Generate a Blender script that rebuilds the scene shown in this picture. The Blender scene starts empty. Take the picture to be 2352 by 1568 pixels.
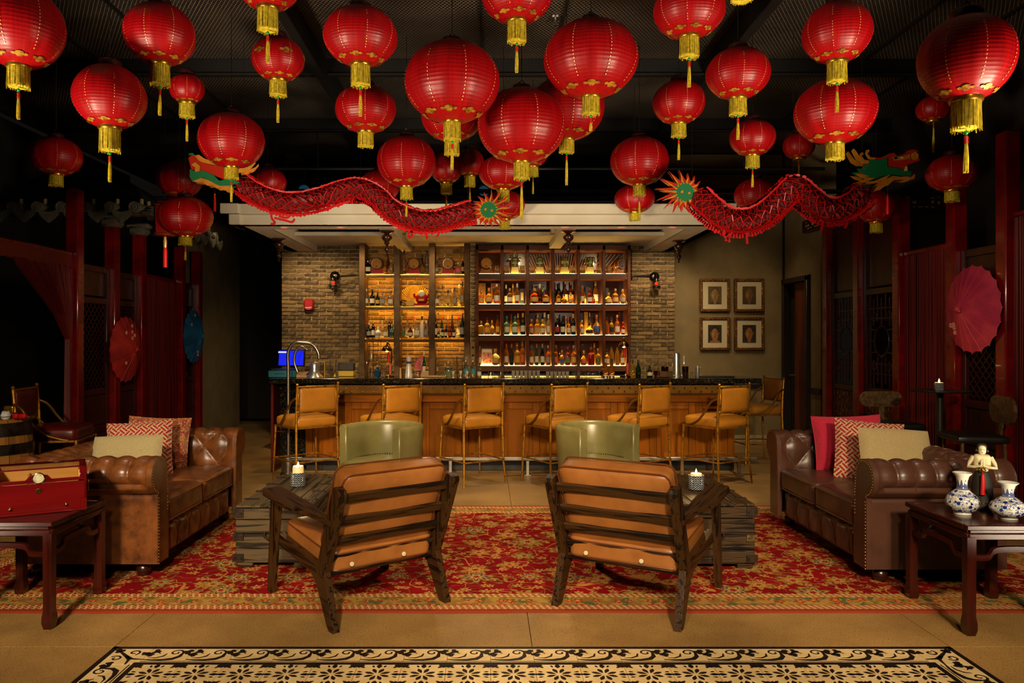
import bpy, bmesh, math, random
from mathutils import Vector, Matrix, noise as MN
from math import sin, cos, pi, sqrt, atan2, radians as R
random.seed(11)
sc = bpy.context.scene
COL = sc.collection
# ------------------------------------------------------------------ camera
F, CX, CY, H = 1736.0, 1118.0, 779.0, 1.5      # focal length, principal point (in a 2352 x 1568 frame), eye height
cd = bpy.data.cameras.new('camera'); cam = bpy.data.objects.new('camera', cd); COL.objects.link(cam)
cd.sensor_width = 36; cd.lens = 36 * F / 2352; cd.shift_x = (1176 - CX) / 2352; cd.shift_y = -(784 - CY) / 2352
cd.clip_end = 60
cam.location = (0, 0, H); cam.rotation_euler = (R(90), 0, 0); sc.camera = cam
# ------------------------------------------------------------------ world, lights, exposure
w = bpy.data.worlds.new('night'); sc.world = w; w.use_nodes = True
w.node_tree.nodes['Background'].inputs[0].default_value = (.30, .24, .18, 1)
w.node_tree.nodes['Background'].inputs[1].default_value = .012
vs = sc.view_settings; vs.view_transform = 'Standard'; vs.look = 'None'; vs.gamma = 1; vs.use_curve_mapping = False
vs.exposure = 0.32
WARM = (1.0, .72, .40); WARM2 = (1.0, .80, .56); AMB = (1.0, .62, .24)
def lamp(kind, loc, target, power, color=WARM2, **k):
    d = bpy.data.lights.new('lamp', kind); d.energy = power; d.color = color
    for a, b in k.items(): setattr(d, a, b)
    o = bpy.data.objects.new('unseen_spot' if kind == 'SPOT' else 'soft_lamp', d); COL.objects.link(o); o.location = loc  # one name for every spot, most of them unseen and off the ceiling
    v = Vector(target) - Vector(loc); o.rotation_euler = v.to_track_quat('-Z', 'Y').to_euler(); return o
# the photographer's two pairs of low round heads, left and right of the camera, tipped up at the lanterns
for sx in (-1, 1):
    lamp('SPOT', (sx * 3.55, 2.6, .45), (sx * .2, 5.6, 4.6), 680, WARM2, spot_size=R(66), spot_blend=.35, shadow_soft_size=.4)
    lamp('SPOT', (sx * 3.4, 1.2, .5), (sx * 1.5, 4.0, 3.6), 170, WARM2, spot_size=R(60), spot_blend=.5, shadow_soft_size=.35)
# unseen key spots behind the camera, below the lanterns
KEY = (1.0, .78, .50)
for (x, y, z, tx, ty, tz, p, a) in ((-1.8, .2, 2.7, -2.4, 5.2, .4, 560, 44), (1.9, .2, 2.7, 2.6, 5.2, .4, 520, 44), (-.7, .0, 2.8, -.5, 4.4, .2, 760, 46), (.9, .0, 2.8, .8, 4.4, .2, 760, 46),
                              (-2.0, .6, 2.6, -2.4, 4.1, .5, 270, 46), (2.3, .6, 2.7, 2.5, 3.9, .2, 170, 46)):
    lamp('SPOT', (x, y, z), (tx, ty, tz), p, KEY, spot_size=R(a), spot_blend=.85, shadow_soft_size=.14)
# longer throws on the bar front and the stools
for x in (-1.6, -.4, .8, 2.0):
    lamp('SPOT', (x * .6, 1.2, 2.45), (x, 8.4, .75), 640, WARM, spot_size=R(15), spot_blend=.6, shadow_soft_size=.1)
for x in (-1.5, 1.4):
    lamp('SPOT', (x, 6.9, 2.3), (x, 8.3, 2.9), 30, (1., .88, .68), spot_size=R(120), spot_blend=.9, shadow_soft_size=.1)  # unseen uplights added to brighten the canopy fascia
# unseen spots below the lanterns, added to brighten the rug and floor
for (x, y, tx, ty, p) in ((0.0, 6.0, .1, 5.6, 190), (-2.3, 5.0, -2.45, 5.4, 45), (2.5, 5.0, 2.7, 5.4, 45), (-1.0, 7.2, -1.0, 7.5, 170), (1.1, 7.2, 1.1, 7.5, 170), (2.7, 7.3, 2.8, 7.8, 150), (-2.3, 7.4, -2.3, 7.7, 80)):
    lamp('SPOT', (x, y, 2.75), (tx, ty, .3), p * .7, KEY, spot_size=R(75), spot_blend=.8, shadow_soft_size=.1)
# dim fill spots added to brighten the side screens and back walls
lamp('SPOT', (2.3, 4.6, 2.5), (4.3, 6.9, 1.75), 60, WARM2, spot_size=R(50), spot_blend=.9, shadow_soft_size=.1)
lamp('SPOT', (-2.2, 6.6, 2.4), (-4.25, 9.0, 1.75), 50, WARM2, spot_size=R(58), spot_blend=.9, shadow_soft_size=.1)
lamp('SPOT', (-2.6, 4.6, 2.4), (-4.25, 7.0, 1.9), 26, WARM2, spot_size=R(50), spot_blend=.9, shadow_soft_size=.1)
lamp('SPOT', (3.5, 9.6, 3.6), (3.5, 11.0, 1.2), 58, WARM, spot_size=R(80), spot_blend=.9, shadow_soft_size=.1)
lamp('SPOT', (-3.6, 10.2, 3.2), (-4.3, 11.9, 1.8), 12, WARM, spot_size=R(50), spot_blend=.9, shadow_soft_size=.1)
sc.cycles.max_bounces = 7; sc.cycles.diffuse_bounces = 2; sc.cycles.glossy_bounces = 3; sc.cycles.transmission_bounces = 6; sc.cycles.transparent_max_bounces = 8
sc.cycles.sample_clamp_indirect = 3; sc.cycles.caustics_reflective = False; sc.cycles.caustics_refractive = False

# ------------------------------------------------------------------ geometry helpers
def at(px, py, Y): return Vector(((px - CX) * Y / F, Y, H - (py - CY) * Y / F))
def onfloor(px, py, z=0.0):
    Y = F * (H - z) / (py - CY); return Vector(((px - CX) * Y / F, Y, z))
def xat(px, Y): return (px - CX) * Y / F
def zat(py, Y): return H - (py - CY) * Y / F
def s2l(c):
    if isinstance(c, str):
        c = c.lstrip('#'); c = [int(c[i:i + 2], 16) / 255 for i in (0, 2, 4)]
    return tuple((x / 12.92 if x <= .04045 else ((x + .055) / 1.055) ** 2.4) for x in c[:3])

class MB:
    """collects vertices and faces of ONE part"""
    def __init__(s): s.v = []; s.f = []; s.m = []; s.M = None; s.mi = 0
    def add(s, vs, fs):
        n = len(s.v)
        if s.M is not None: vs = [s.M @ Vector(v) for v in vs]
        s.v += [tuple(v) for v in vs]; s.f += [tuple(i + n for i in f) for f in fs]; s.m += [s.mi] * len(fs); return s
    def box(s, c, d, b=0.0, rot=None):
        x, y, z = (e / 2 for e in d); b = min(b, x * .9, y * .9, z * .9)
        if b <= 0:
            vs = [(sx * x, sy * y, sz * z) for sx in (-1, 1) for sy in (-1, 1) for sz in (-1, 1)]
            fs = [(0, 1, 3, 2), (4, 6, 7, 5), (0, 4, 5, 1), (2, 3, 7, 6), (0, 2, 6, 4), (1, 5, 7, 3)]
        else:
            vs = []; fs = []
            idx = {}
            for sx in (-1, 1):
                for sy in (-1, 1):
                    for sz in (-1, 1):
                        for k in range(3):
                            p = [sx * (x - b), sy * (y - b), sz * (z - b)]; p[k] = (sx * x, sy * y, sz * z)[k]
                            idx[(sx, sy, sz, k)] = len(vs); vs.append(p)
            S = (-1, 1)
            for k in range(3):
                for sg in S:
                    q = []
                    for a, c_ in ((-1, -1), (1, -1), (1, 1), (-1, 1)):
                        t = [0, 0, 0]; t[k] = sg; t[(k + 1) % 3] = a; t[(k + 2) % 3] = c_
                        q.append(idx[(*t, k)])
                    fs.append(q if sg > 0 else q[::-1])
            for k in range(3):
                i, j = (k + 1) % 3, (k + 2) % 3
                for a in S:
                    for c_ in S:
                        t0 = [0, 0, 0]; t0[i] = a; t0[j] = c_; t0[k] = -1; t1 = list(t0); t1[k] = 1
                        q = [idx[(*t0, i)], idx[(*t0, j)], idx[(*t1, j)], idx[(*t1, i)]]
                        fs.append(q if a * c_ > 0 else q[::-1])
            for sx in S:
                for sy in S:
                    for sz in S:
                        q = [idx[(sx, sy, sz, k)] for k in range(3)]
                        fs.append(q if sx * sy * sz > 0 else q[::-1])
        if rot is not None:
            rm = rot.to_matrix() if hasattr(rot, 'to_matrix') else rot
            vs = [rm @ Vector(v) for v in vs]
        c = Vector(c); return s.add([Vector(v) + c for v in vs], fs)
    def bar(s, p, q, wx, wy, b=0.0, up=(0, 0, 1)):
        """box beam from p to q, width wx across, wy along 'up'"""
        p, q = Vector(p), Vector(q); d = q - p; L = d.length; d.normalize(); u = Vector(up)
        if abs(d.dot(u)) > .98: u = Vector((0, 1, 0))
        xx = d.cross(u).normalized(); yy = xx.cross(d).normalized()
        rm = Matrix((xx, d, yy)).transposed()
        return s.box((p + q) / 2, (wx, L, wy), b, rm)
    def tube(s, pts, r, n=8, cap=True, closed=False):
        pts = [Vector(p) for p in pts]; k = len(pts); rs = r if isinstance(r, (list, tuple)) else [r] * k
        vs = []; fs = []; prev = None
        for i, p in enumerate(pts):
            if closed: t = pts[(i + 1) % k] - pts[i - 1]
            else: t = pts[min(i + 1, k - 1)] - pts[max(i - 1, 0)]
            if t.length < 1e-9: t = Vector((0, 0, 1))
            t.normalize()
            if prev is None:
                a = Vector((0, 0, 1)) if abs(t.z) < .9 else Vector((1, 0, 0)); u = t.cross(a).normalized()
            else:
                u = prev - t * prev.dot(t); u = u.normalized() if u.length > 1e-6 else t.orthogonal().normalized()
            prev = u; v2 = t.cross(u)
            for j in range(n):
                a = 2 * pi * j / n; vs.append(p + (u * cos(a) + v2 * sin(a)) * rs[i])
        m = k if closed else k - 1
        for i in range(m):
            for j in range(n):
                a, b = i * n + j, i * n + (j + 1) % n; c, d = ((i + 1) % k) * n + (j + 1) % n, ((i + 1) % k) * n + j
                fs.append((a, b, c, d))
        if cap and not closed: fs += [tuple(range(n))[::-1], tuple((k - 1) * n + j for j in range(n))]
        return s.add(vs, fs)
    def lathe(s, prof, n=20, c=(0, 0, 0), sq=0):
        """prof: (r, z) list from bottom to top; sq>0 gives a squarish section"""
        vs = []; fs = []; c = Vector(c); k = len(prof)
        for r, z in prof:
            for j in range(n):
                a = 2 * pi * j / n + (pi / 4 if n == 4 else 0); q = 1
                if sq: q = 1 / (abs(cos(a)) ** sq + abs(sin(a)) ** sq) ** (1 / sq)
                vs.append(c + Vector((r * q * cos(a), r * q * sin(a), z)))
        for i in range(k - 1):
            for j in range(n):
                fs.append((i * n + j, i * n + (j + 1) % n, (i + 1) * n + (j + 1) % n, (i + 1) * n + j))
        if prof[0][0] > 1e-5: fs.append(tuple(range(n))[::-1])
        if prof[-1][0] > 1e-5: fs.append(tuple((k - 1) * n + j for j in range(n)))
        return s.add(vs, fs)
    def ball(s, c, r, n=10, k=6, sz=1.0):
        return s.lathe([(max(r * sin(pi * i / k), 1e-6 if i in (0, k) else 0), -r * sz * cos(pi * i / k)) for i in range(k + 1)], n, c)
    def prism(s, poly, h0, h1, ax='z'):
        """poly in the plane normal to ax (z: x,y  y: x,z  x: y,z), extruded from h0 to h1"""
        n = len(poly)
        area = sum(poly[i][0] * poly[(i + 1) % n][1] - poly[(i + 1) % n][0] * poly[i][1] for i in range(n))
        if area < 0: poly = poly[::-1]
        mk = {'z': lambda p, h: (p[0], p[1], h), 'y': lambda p, h: (p[0], h, p[1]), 'x': lambda p, h: (h, p[0], p[1])}[ax]
        if ax == 'y': h0, h1 = h1, h0
        vs = [mk(p, h0) for p in poly] + [mk(p, h1) for p in poly]
        fs = [tuple(range(n))[::-1], tuple(range(n, 2 * n))] + [(i, (i + 1) % n, n + (i + 1) % n, n + i) for i in range(n)]
        return s.add(vs, fs)
    def grid(s, fn, nu, nv, cu=False, cv=False):
        vs = [fn(i / (nu if cu else nu - 1), j / (nv if cv else nv - 1)) for i in range(nu) for j in range(nv)]; fs = []
        for i in range(nu if cu else nu - 1):
            for j in range(nv if cv else nv - 1):
                i2, j2 = (i + 1) % nu, (j + 1) % nv
                fs.append((i * nv + j, i2 * nv + j, i2 * nv + j2, i * nv + j2))
        return s.add(vs, fs)
    def soft(s, c, half, r, n=10, crown=(0, 0, 0), wr=0.0, rot=None, seed=0):
        """soft rounded box (cushion): half sizes, edge radius, crown per axis, wrinkle"""
        hx, hy, hz = half; idx = {}; vs = []; fs = []
        def vert(p):
            key = tuple(round(e * 1000) for e in p)
            if key in idx: return idx[key]
            P = Vector((p[0] * hx, p[1] * hy, p[2] * hz)); q = Vector([max(-(h - r), min(h - r, e)) for e, h in zip(P, half)])
            d = P - q
            Q = q + (d.normalized() * r if d.length > 1e-9 else Vector())
            if d.length > 1e-9:
                for k in range(3):
                    pass
            f = [1 - min(1, abs(e / h)) ** 2 for e, h in zip(Q, half)]
            Q.x += crown[0] * f[1] * f[2] * p[0]; Q.y += crown[1] * f[0] * f[2] * p[1]; Q.z += crown[2] * f[0] * f[1] * p[2]
            if wr:
                nn = MN.noise_vector(Vector((Q.x * 9 + seed, Q.y * 9, Q.z * 9))); Q += Vector(nn) * wr
            idx[key] = len(vs); vs.append(Q); return idx[key]
        T = [-cos(pi * i / n) * .35 + (-1 + 2 * i / n) * .65 for i in range(n + 1)]
        for k in range(3):
            for sg in (-1, 1):
                for i in range(n):
                    for j in range(n):
                        q = []
                        for a, b in ((i, j), (i + 1, j), (i + 1, j + 1), (i, j + 1)):
                            p = [0, 0, 0]; p[k] = sg; p[(k + 1) % 3] = T[a]; p[(k + 2) % 3] = T[b]; q.append(vert(p))
                        if len(set(q)) >= 3: fs.append(tuple(q if sg > 0 else q[::-1]))
        if rot is not None:
            rm = rot.to_matrix() if hasattr(rot, 'to_matrix') else rot
            vs = [rm @ v for v in vs]
        c = Vector(c); return s.add([v + c for v in vs], fs)
    def ribbon(s, pts, w, z):
        """flat strip in the xy plane; w may be a list"""
        k = len(pts); ws = w if isinstance(w, (list, tuple)) else [w] * k; vs = []
        for i in range(k):
            p = Vector(pts[i]); t = (Vector(pts[min(i + 1, k - 1)]) - Vector(pts[max(i - 1, 0)])).normalized(); nrm = Vector((-t.y, t.x))
            a, b = p + nrm * ws[i] / 2, p - nrm * ws[i] / 2; vs += [(a.x, a.y, z), (b.x, b.y, z)]
        return s.add(vs, [(2 * i, 2 * i + 1, 2 * i + 3, 2 * i + 2) for i in range(k - 1)])
    def poly(s, pts): return s.add(pts, [tuple(range(len(pts)))])
    def mesh(s, name, mats, smooth=True, angle=42):
        me = bpy.data.meshes.new(name); me.from_pydata(s.v, [], s.f)
        for m in (mats if isinstance(mats, (list, tuple)) else [mats]): me.materials.append(m)
        if len(set(s.m)) > 1: me.polygons.foreach_set('material_index', s.m)
        if smooth:
            me.polygons.foreach_set('use_smooth', [True] * len(me.polygons)); me.set_sharp_from_angle(angle=R(angle))
        me.update(); return me
    def build(s, name, mats, parent=None, smooth=True, angle=42, label=None, kind=None):
        return put(name, s.mesh(name, mats, smooth, angle), parent, label, kind)
def put(name, me, parent=None, label=None, kind=None, loc=None, rot=None, scale=None):
    o = bpy.data.objects.new(name, me); COL.objects.link(o)
    if parent is not None: o.parent = parent
    if label: o['label'] = label
    if kind: o['kind'] = kind
    if loc is not None: o.location = loc
    if rot is not None: o.rotation_euler = rot
    if scale is not None: o.scale = scale
    return o
def tag(o, label, cat, group=None):
    o['label'] = label; o['category'] = cat
    if group: o['group'] = group
    return o
def thing(name, label, cat, loc=(0, 0, 0), rz=0.0, group=None):
    o = bpy.data.objects.new(name, None); COL.objects.link(o); o.location = loc; o.rotation_euler = (0, 0, rz); o.empty_display_size = .05
    return tag(o, label, cat, group)
def struct(name, label=None):
    o = bpy.data.objects.new(name, None); COL.objects.link(o); o['kind'] = 'structure'; o.empty_display_size = .05
    if label: o['label'] = label
    return o
def copy_tree(o, parent=None, loc=None, rz=None, label=None):
    c = o.copy(); COL.objects.link(c); c.parent = parent
    if loc is not None: c.location = loc
    if rz is not None: c.rotation_euler = (0, 0, rz)
    if label: c['label'] = label
    for ch in list(o.children): copy_tree(ch, c)
    return c
def arc(cx, cy, r, a0, a1, n): return [(cx + r * cos(R(a0 + (a1 - a0) * i / n)), cy + r * sin(R(a0 + (a1 - a0) * i / n))) for i in range(n + 1)]
def rrect(hx, hy, r, n=4):
    p = []
    for sx, sy, a in ((1, 1, 0), (-1, 1, 90), (-1, -1, 180), (1, -1, 270)): p += arc(sx * (hx - r), sy * (hy - r), r, a, a + 90, n)
    return p
def smoothpath(pts, n=8):
    """Catmull-Rom through pts"""
    pts = [Vector(p) for p in pts]; out = []
    for i in range(len(pts) - 1):
        p0, p1, p2, p3 = pts[max(i - 1, 0)], pts[i], pts[i + 1], pts[min(i + 2, len(pts) - 1)]
        for k in range(n):
            t = k / n; out.append(.5 * ((2 * p1) + (p2 - p0) * t + (2 * p0 - 5 * p1 + 4 * p2 - p3) * t * t + (3 * p1 - p0 - 3 * p2 + p3) * t ** 3))
    return out + [pts[-1]]
def resample(pts, n):
    pts = [Vector(p) for p in pts]; L = [0]
    for a, b in zip(pts, pts[1:]): L.append(L[-1] + (b - a).length)
    out = []
    for k in range(n):
        d = L[-1] * k / (n - 1); i = 0
        while i < len(L) - 2 and L[i + 1] < d: i += 1
        t = (d - L[i]) / max(L[i + 1] - L[i], 1e-9); out.append(pts[i].lerp(pts[i + 1], min(t, 1)))
    return out

# ------------------------------------------------------------------ materials
class X:
    """a shader value with operators"""
    nt = None
    def __init__(s, sock): s.s = sock
    @staticmethod
    def op(o, *a, clamp=False):
        n = X.nt.nodes.new('ShaderNodeMath'); n.operation = o; n.use_clamp = clamp
        for i, e in enumerate(a):
            if isinstance(e, X): X.nt.links.new(e.s, n.inputs[i])
            else: n.inputs[i].default_value = float(e)
        return X(n.outputs[0])
    def __add__(s, o): return X.op('ADD', s, o)
    __radd__ = __add__
    def __sub__(s, o): return X.op('SUBTRACT', s, o)
    def __rsub__(s, o): return X.op('SUBTRACT', o, s)
    def __mul__(s, o): return X.op('MULTIPLY', s, o)
    __rmul__ = __mul__
    def __truediv__(s, o): return X.op('DIVIDE', s, o)
    def __rtruediv__(s, o): return X.op('DIVIDE', o, s)
    def __pow__(s, o): return X.op('POWER', s, o)
    def lt(s, o): return X.op('LESS_THAN', s, o)
    def gt(s, o): return X.op('GREATER_THAN', s, o)
    def sin(s): return X.op('SINE', s)
    def cos(s): return X.op('COSINE', s)
    def abs(s): return X.op('ABSOLUTE', s)
    def frac(s): return X.op('FRACT', s)
    def floor(s): return X.op('FLOOR', s)
    def sqrt(s): return X.op('SQRT', s)
    def mod(s, o): return X.op('FLOORED_MODULO', s, o)
    def mn(s, o): return X.op('MINIMUM', s, o)
    def mx(s, o): return X.op('MAXIMUM', s, o)
    def atan2(s, o): return X.op('ARCTAN2', s, o)
    def ss(s, a, b):
        n = X.nt.nodes.new('ShaderNodeMapRange'); n.interpolation_type = 'SMOOTHSTEP'
        X.nt.links.new(s.s, n.inputs[0]); n.inputs[1].default_value = a; n.inputs[2].default_value = b; return X(n.outputs[0])
def newmat(name):
    m = bpy.data.materials.new(name); m.use_nodes = True; nt = m.node_tree; X.nt = nt
    return m, nt, nt.nodes['Principled BSDF']
def coords(nt, kind='Object', scale=(1, 1, 1), rot=(0, 0, 0)):
    tc = nt.nodes.new('ShaderNodeTexCoord'); mp = nt.nodes.new('ShaderNodeMapping')
    nt.links.new(tc.outputs[kind], mp.inputs[0]); mp.inputs['Scale'].default_value = scale; mp.inputs['Rotation'].default_value = rot
    return mp.outputs[0]
def xyz(nt, vec):
    n = nt.nodes.new('ShaderNodeSeparateXYZ'); nt.links.new(vec, n.inputs[0]); return [X(o) for o in n.outputs]
def vec3(nt, *a):
    n = nt.nodes.new('ShaderNodeCombineXYZ')
    for i, e in enumerate(a):
        if isinstance(e, X): nt.links.new(e.s, n.inputs[i])
        else: n.inputs[i].default_value = e
    return n.outputs[0]
def noise(nt, vec, scale, detail=3, rough=.55, dist=0.0):
    n = nt.nodes.new('ShaderNodeTexNoise'); nt.links.new(vec, n.inputs['Vector']); n.inputs['Scale'].default_value = scale
    n.inputs['Detail'].default_value = detail; n.inputs['Roughness'].default_value = rough; n.inputs['Distortion'].default_value = dist
    return X(n.outputs[0])
def mixc(nt, f, a, b):
    n = nt.nodes.new('ShaderNodeMix'); n.data_type = 'RGBA'
    for i, e in ((0, f), (6, a), (7, b)):
        if isinstance(e, X): nt.links.new(e.s, n.inputs[i])
        elif hasattr(e, 'is_output'): nt.links.new(e, n.inputs[i])
        elif i == 0: n.inputs[i].default_value = e
        else: n.inputs[i].default_value = (*s2l(e), 1)
    return n.outputs[2]
def setin(b, **k):
    names = dict(rough='Roughness', metal='Metallic', ior='IOR', trans='Transmission Weight', coat='Coat Weight', coatr='Coat Roughness', sheen='Sheen Weight',
                 spec='Specular IOR Level', sss='Subsurface Weight', estr='Emission Strength', alpha='Alpha', aniso='Anisotropic')
    for a, v in k.items():
        i = b.inputs[names[a]]
        if isinstance(v, X): X.nt.links.new(v.s, i)
        else: i.default_value = v
def bumpn(nt, b, h, strength=.3, dist=.01):
    n = nt.nodes.new('ShaderNodeBump'); n.inputs['Strength'].default_value = strength; n.inputs['Distance'].default_value = dist
    nt.links.new(h.s, n.inputs['Height']); nt.links.new(n.outputs[0], b.inputs['Normal'])
MATS = {}
def M(name, col, rough=.5, metal=0., col2=None, ns=6., nd=4, st=(1, 1, 1), rg=(.35, .65), bump=0., bs=80., bd=.004, emit=None, estr=0., coords_='Object', **k):
    if name in MATS: return MATS[name]
    m, nt, b = newmat(name); b.inputs['Base Color'].default_value = (*s2l(col), 1); setin(b, rough=rough, metal=metal, **k)
    v = None
    if col2 or bump: v = coords(nt, coords_, st)
    if col2:
        f = noise(nt, v, ns, nd).ss(*rg); nt.links.new(mixc(nt, f, col, col2), b.inputs['Base Color'])
    if bump: bumpn(nt, b, noise(nt, v, bs, 3), bump, bd)
    if emit: b.inputs['Emission Color'].default_value = (*s2l(emit), 1); b.inputs['Emission Strength'].default_value = estr
    MATS[name] = m; return m
def grain(name, c1, c2, axis='x', sc_=9., rough=.4, bump=.2, dist=3., coat=0., fine=1., lng=.12, spec=.22):
    """wood: stretched noise streaks along an axis"""
    if name in MATS: return MATS[name]
    m, nt, b = newmat(name); st = {'x': (lng, 1, 1), 'y': (1, lng, 1), 'z': (1, 1, lng)}[axis]
    v = coords(nt, 'Object', st); n1 = noise(nt, v, sc_, 2, .6, dist * .2); n2 = noise(nt, v, sc_ * 6, 2, .5)
    rings = ((n1 * 14.0).sin() * .5 + .5) * .6 + n2 * .55 * fine
    f = rings.ss(.25, .85)
    nt.links.new(mixc(nt, f, c1, c2), b.inputs['Base Color']); setin(b, rough=rough, coat=coat, spec=spec); b.inputs['Coat Roughness'].default_value = .2
    if bump: bumpn(nt, b, f, bump, .003)
    MATS[name] = m; return m
# ------------------------------------------------------------------ setting materials
def mat_floor():
    m, nt, b = newmat('concrete'); v = coords(nt); n1 = noise(nt, v, 1.3, 5, .6); n2 = noise(nt, v, 130, 2, .6); n3 = noise(nt, v, 210, 1)
    c = mixc(nt, n1.ss(.32, .68), '#7f6034', '#9f7b45'); c = mixc(nt, noise(nt, v, .5, 3).ss(.45, .7) * .5, c, '#5e482a')
    c = mixc(nt, n2.ss(.57, .66) * .85, c, '#3a2c18'); c = mixc(nt, n3.ss(.62, .70) * .7, c, '#a98f62')
    nt.links.new(c, b.inputs['Base Color']); setin(b, rough=n1 * .25 + .36, spec=.4); bumpn(nt, b, n2, .08, .002); return m
def mat_mesh_panel():
    m, nt, b = newmat('expanded_mesh'); x, y, z = xyz(nt, coords(nt)); k = pi / .034
    wire = ((x * k + y * (k * .62)).sin().abs().lt(.20)).mx((x * k - y * (k * .62)).sin().abs().lt(.20))
    nz = noise(nt, coords(nt), .8, 3).ss(.35, .65)
    nt.links.new(mixc(nt, wire * (nz * .6 + .4), '#040303', '#8a7a66'), b.inputs['Base Color']); setin(b, rough=.5); return m
def mat_brick():
    m, nt, b = newmat('old_brick'); v = coords(nt, 'Object')
    oi = nt.nodes.new('ShaderNodeObjectInfo'); g = nt.nodes.new('ShaderNodeNewGeometry')
    t = (X(oi.outputs['Random']) + X(g.outputs['Random Per Island']) * 3.7).frac()
    c = mixc(nt, t.ss(.1, .9), '#4c3c25', '#84683f'); c = mixc(nt, t.gt(.82), c, '#5c4a33')
    n = noise(nt, v, 26, 4, .65); c = mixc(nt, n.ss(.45, .75) * .55, c, '#9c8660'); c = mixc(nt, noise(nt, v, 60, 3).ss(.58, .72) * .5, c, '#3c3122')
    nt.links.new(c, b.inputs['Base Color']); setin(b, rough=.9, spec=.2); bumpn(nt, b, n, .5, .006); return m
def mat_rug(hx, hy):
    m, nt, b = newmat('oriental_rug'); v0 = coords(nt)
    wn = nt.nodes.new('ShaderNodeTexNoise'); wn.inputs['Scale'].default_value = 7; nt.links.new(v0, wn.inputs['Vector'])
    wm = nt.nodes.new('ShaderNodeVectorMath'); wm.operation = 'MULTIPLY_ADD'; wm.inputs[1].default_value = (.035, .035, 0)
    nt.links.new(wn.outputs['Color'], wm.inputs[0]); nt.links.new(v0, wm.inputs[2]); v = wm.outputs[0]
    def flowers(scale, petals, r0, rand, k=.28):
        vo = nt.nodes.new('ShaderNodeTexVoronoi'); vo.voronoi_dimensions = '2D'; vo.inputs['Scale'].default_value = scale; vo.inputs['Randomness'].default_value = rand
        nt.links.new(v, vo.inputs['Vector']); d = nt.nodes.new('ShaderNodeVectorMath'); d.operation = 'SUBTRACT'
        nt.links.new(v, d.inputs[0]); nt.links.new(vo.outputs['Position'], d.inputs[1]); dx, dy, _ = xyz(nt, d.outputs[0])
        rr = (dx * dx + dy * dy).sqrt() * scale; cr, cg, cb = xyz(nt, vo.outputs['Color'])
        pet = (dy.atan2(dx) * petals + cg * 6).cos() * k + (1 - k); return rr / (pet * (cb * .5 + .7) * r0), cr, cg
    nz = noise(nt, v0, 3, 4)
    base = mixc(nt, nz.ss(.3, .7), '#750810', '#8e0e16'); c = base
    n1 = noise(nt, v0, 4.2, 1, .4, 1.2); vine = 1 - (n1 - .5).abs().ss(.006, .016); c = mixc(nt, vine * .85, c, '#b8863f')
    n2 = noise(nt, v0, 6.1, 1, .4, .8); vine2 = 1 - (n2 - .47).abs().ss(.006, .014); c = mixc(nt, vine2 * .75, c, '#77703a')
    lf = noise(nt, v0, 15, 2, .5); c = mixc(nt, lf.ss(.63, .66), c, '#a8743a'); c = mixc(nt, lf.ss(.69, .71), c, '#5c4a2a')
    t, cr, cg = flowers(8.5, 5, .29, .9); c = mixc(nt, (1 - t.ss(.93, 1.0)), c, '#b78442'); c = mixc(nt, 1 - t.ss(.55, .62), c, '#b08648'); c = mixc(nt, 1 - t.ss(.25, .33), c, '#7a1717')
    t, cr, cg = flowers(3.5, 7, .37, .7, .22)
    inner = mixc(nt, cr.gt(.55), '#a85a26', '#7d7340'); inner = mixc(nt, cg.gt(.72), inner, '#3c4046')
    c = mixc(nt, 1 - t.ss(1.0, 1.06), c, '#6b4a22'); c = mixc(nt, 1 - t.ss(.86, .92), c, '#a87c38'); c = mixc(nt, 1 - t.ss(.62, .68), c, inner)
    c = mixc(nt, 1 - t.ss(.44, .50), c, '#b8904e'); c = mixc(nt, 1 - t.ss(.2, .26), c, '#8a1a18')
    x, y, z = xyz(nt, v0); e = (hy - y.abs()).mn(hx - x.abs()); al = x + y
    # border bands
    bn = noise(nt, v0, 16, 2).ss(.42, .58); bc = mixc(nt, bn, '#a9843f', '#8f6a34')
    t2, cr2, cg2 = flowers(10.5, 5, .36, .55); bc = mixc(nt, 1 - t2.ss(.9, .98), bc, '#a3201c'); bc = mixc(nt, 1 - t2.ss(.4, .5), bc, '#c98a3c'); bc = mixc(nt, (lf.ss(.58, .61)), bc, '#55603a')
    c = mixc(nt, e.lt(.27), c, bc)
    zig = ((al * 28).frac() - .5).abs() * 2; g1 = ((e - .255) / .03).abs()
    c = mixc(nt, g1.lt(.9), c, mixc(nt, (zig - g1).abs().lt(.35), '#8c2a1c', '#c9a666'))
    g2 = ((e - .062) / .028).abs(); c = mixc(nt, e.lt(.095), c, mixc(nt, (zig - g2).abs().lt(.33), '#9a3a22', '#c7a46a')); c = mixc(nt, e.lt(.032), c, '#8e3a26')
    pile = noise(nt, v0, 420, 2); c = mixc(nt, pile.ss(.35, .65) * .38, c, '#3a1208')
    nt.links.new(c, b.inputs['Base Color']); setin(b, rough=.95, spec=.05); bumpn(nt, b, pile, .35, .003); return m
mFLOOR = mat_floor(); mBRICK = mat_brick(); mPANEL = mat_mesh_panel()
mMORTAR = M('mortar', '#bda272', .95, col2='#9e835a', ns=14, bump=.4, bs=60)
mTAN = M('tan_wall', '#7d6a44', .85, col2='#71603d', ns=3, bump=.15, bs=260, bd=.001)
mDARKW = M('dark_wall', '#1a120c', .8)  # unlit depths: the dark of the deep room is put into this colour
mBLACK = M('black_metal', '#0c0a09', .45, col2='#151210', ns=8)
mBEAM = M('beam_black', '#0c0a09', .55)
mPLASTER = M('cream_plaster', '#d8ccb2', .75, col2='#d0c3a6', ns=3)
mREDPOST = M('red_lacquer', '#7d0a0c', .22, col2='#5e0709', ns=5, coat=.4)
mMAHOG = grain('mahogany', '#3c0f0a', '#571711', 'z', 5, .28, .05, 2, .5)
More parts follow.
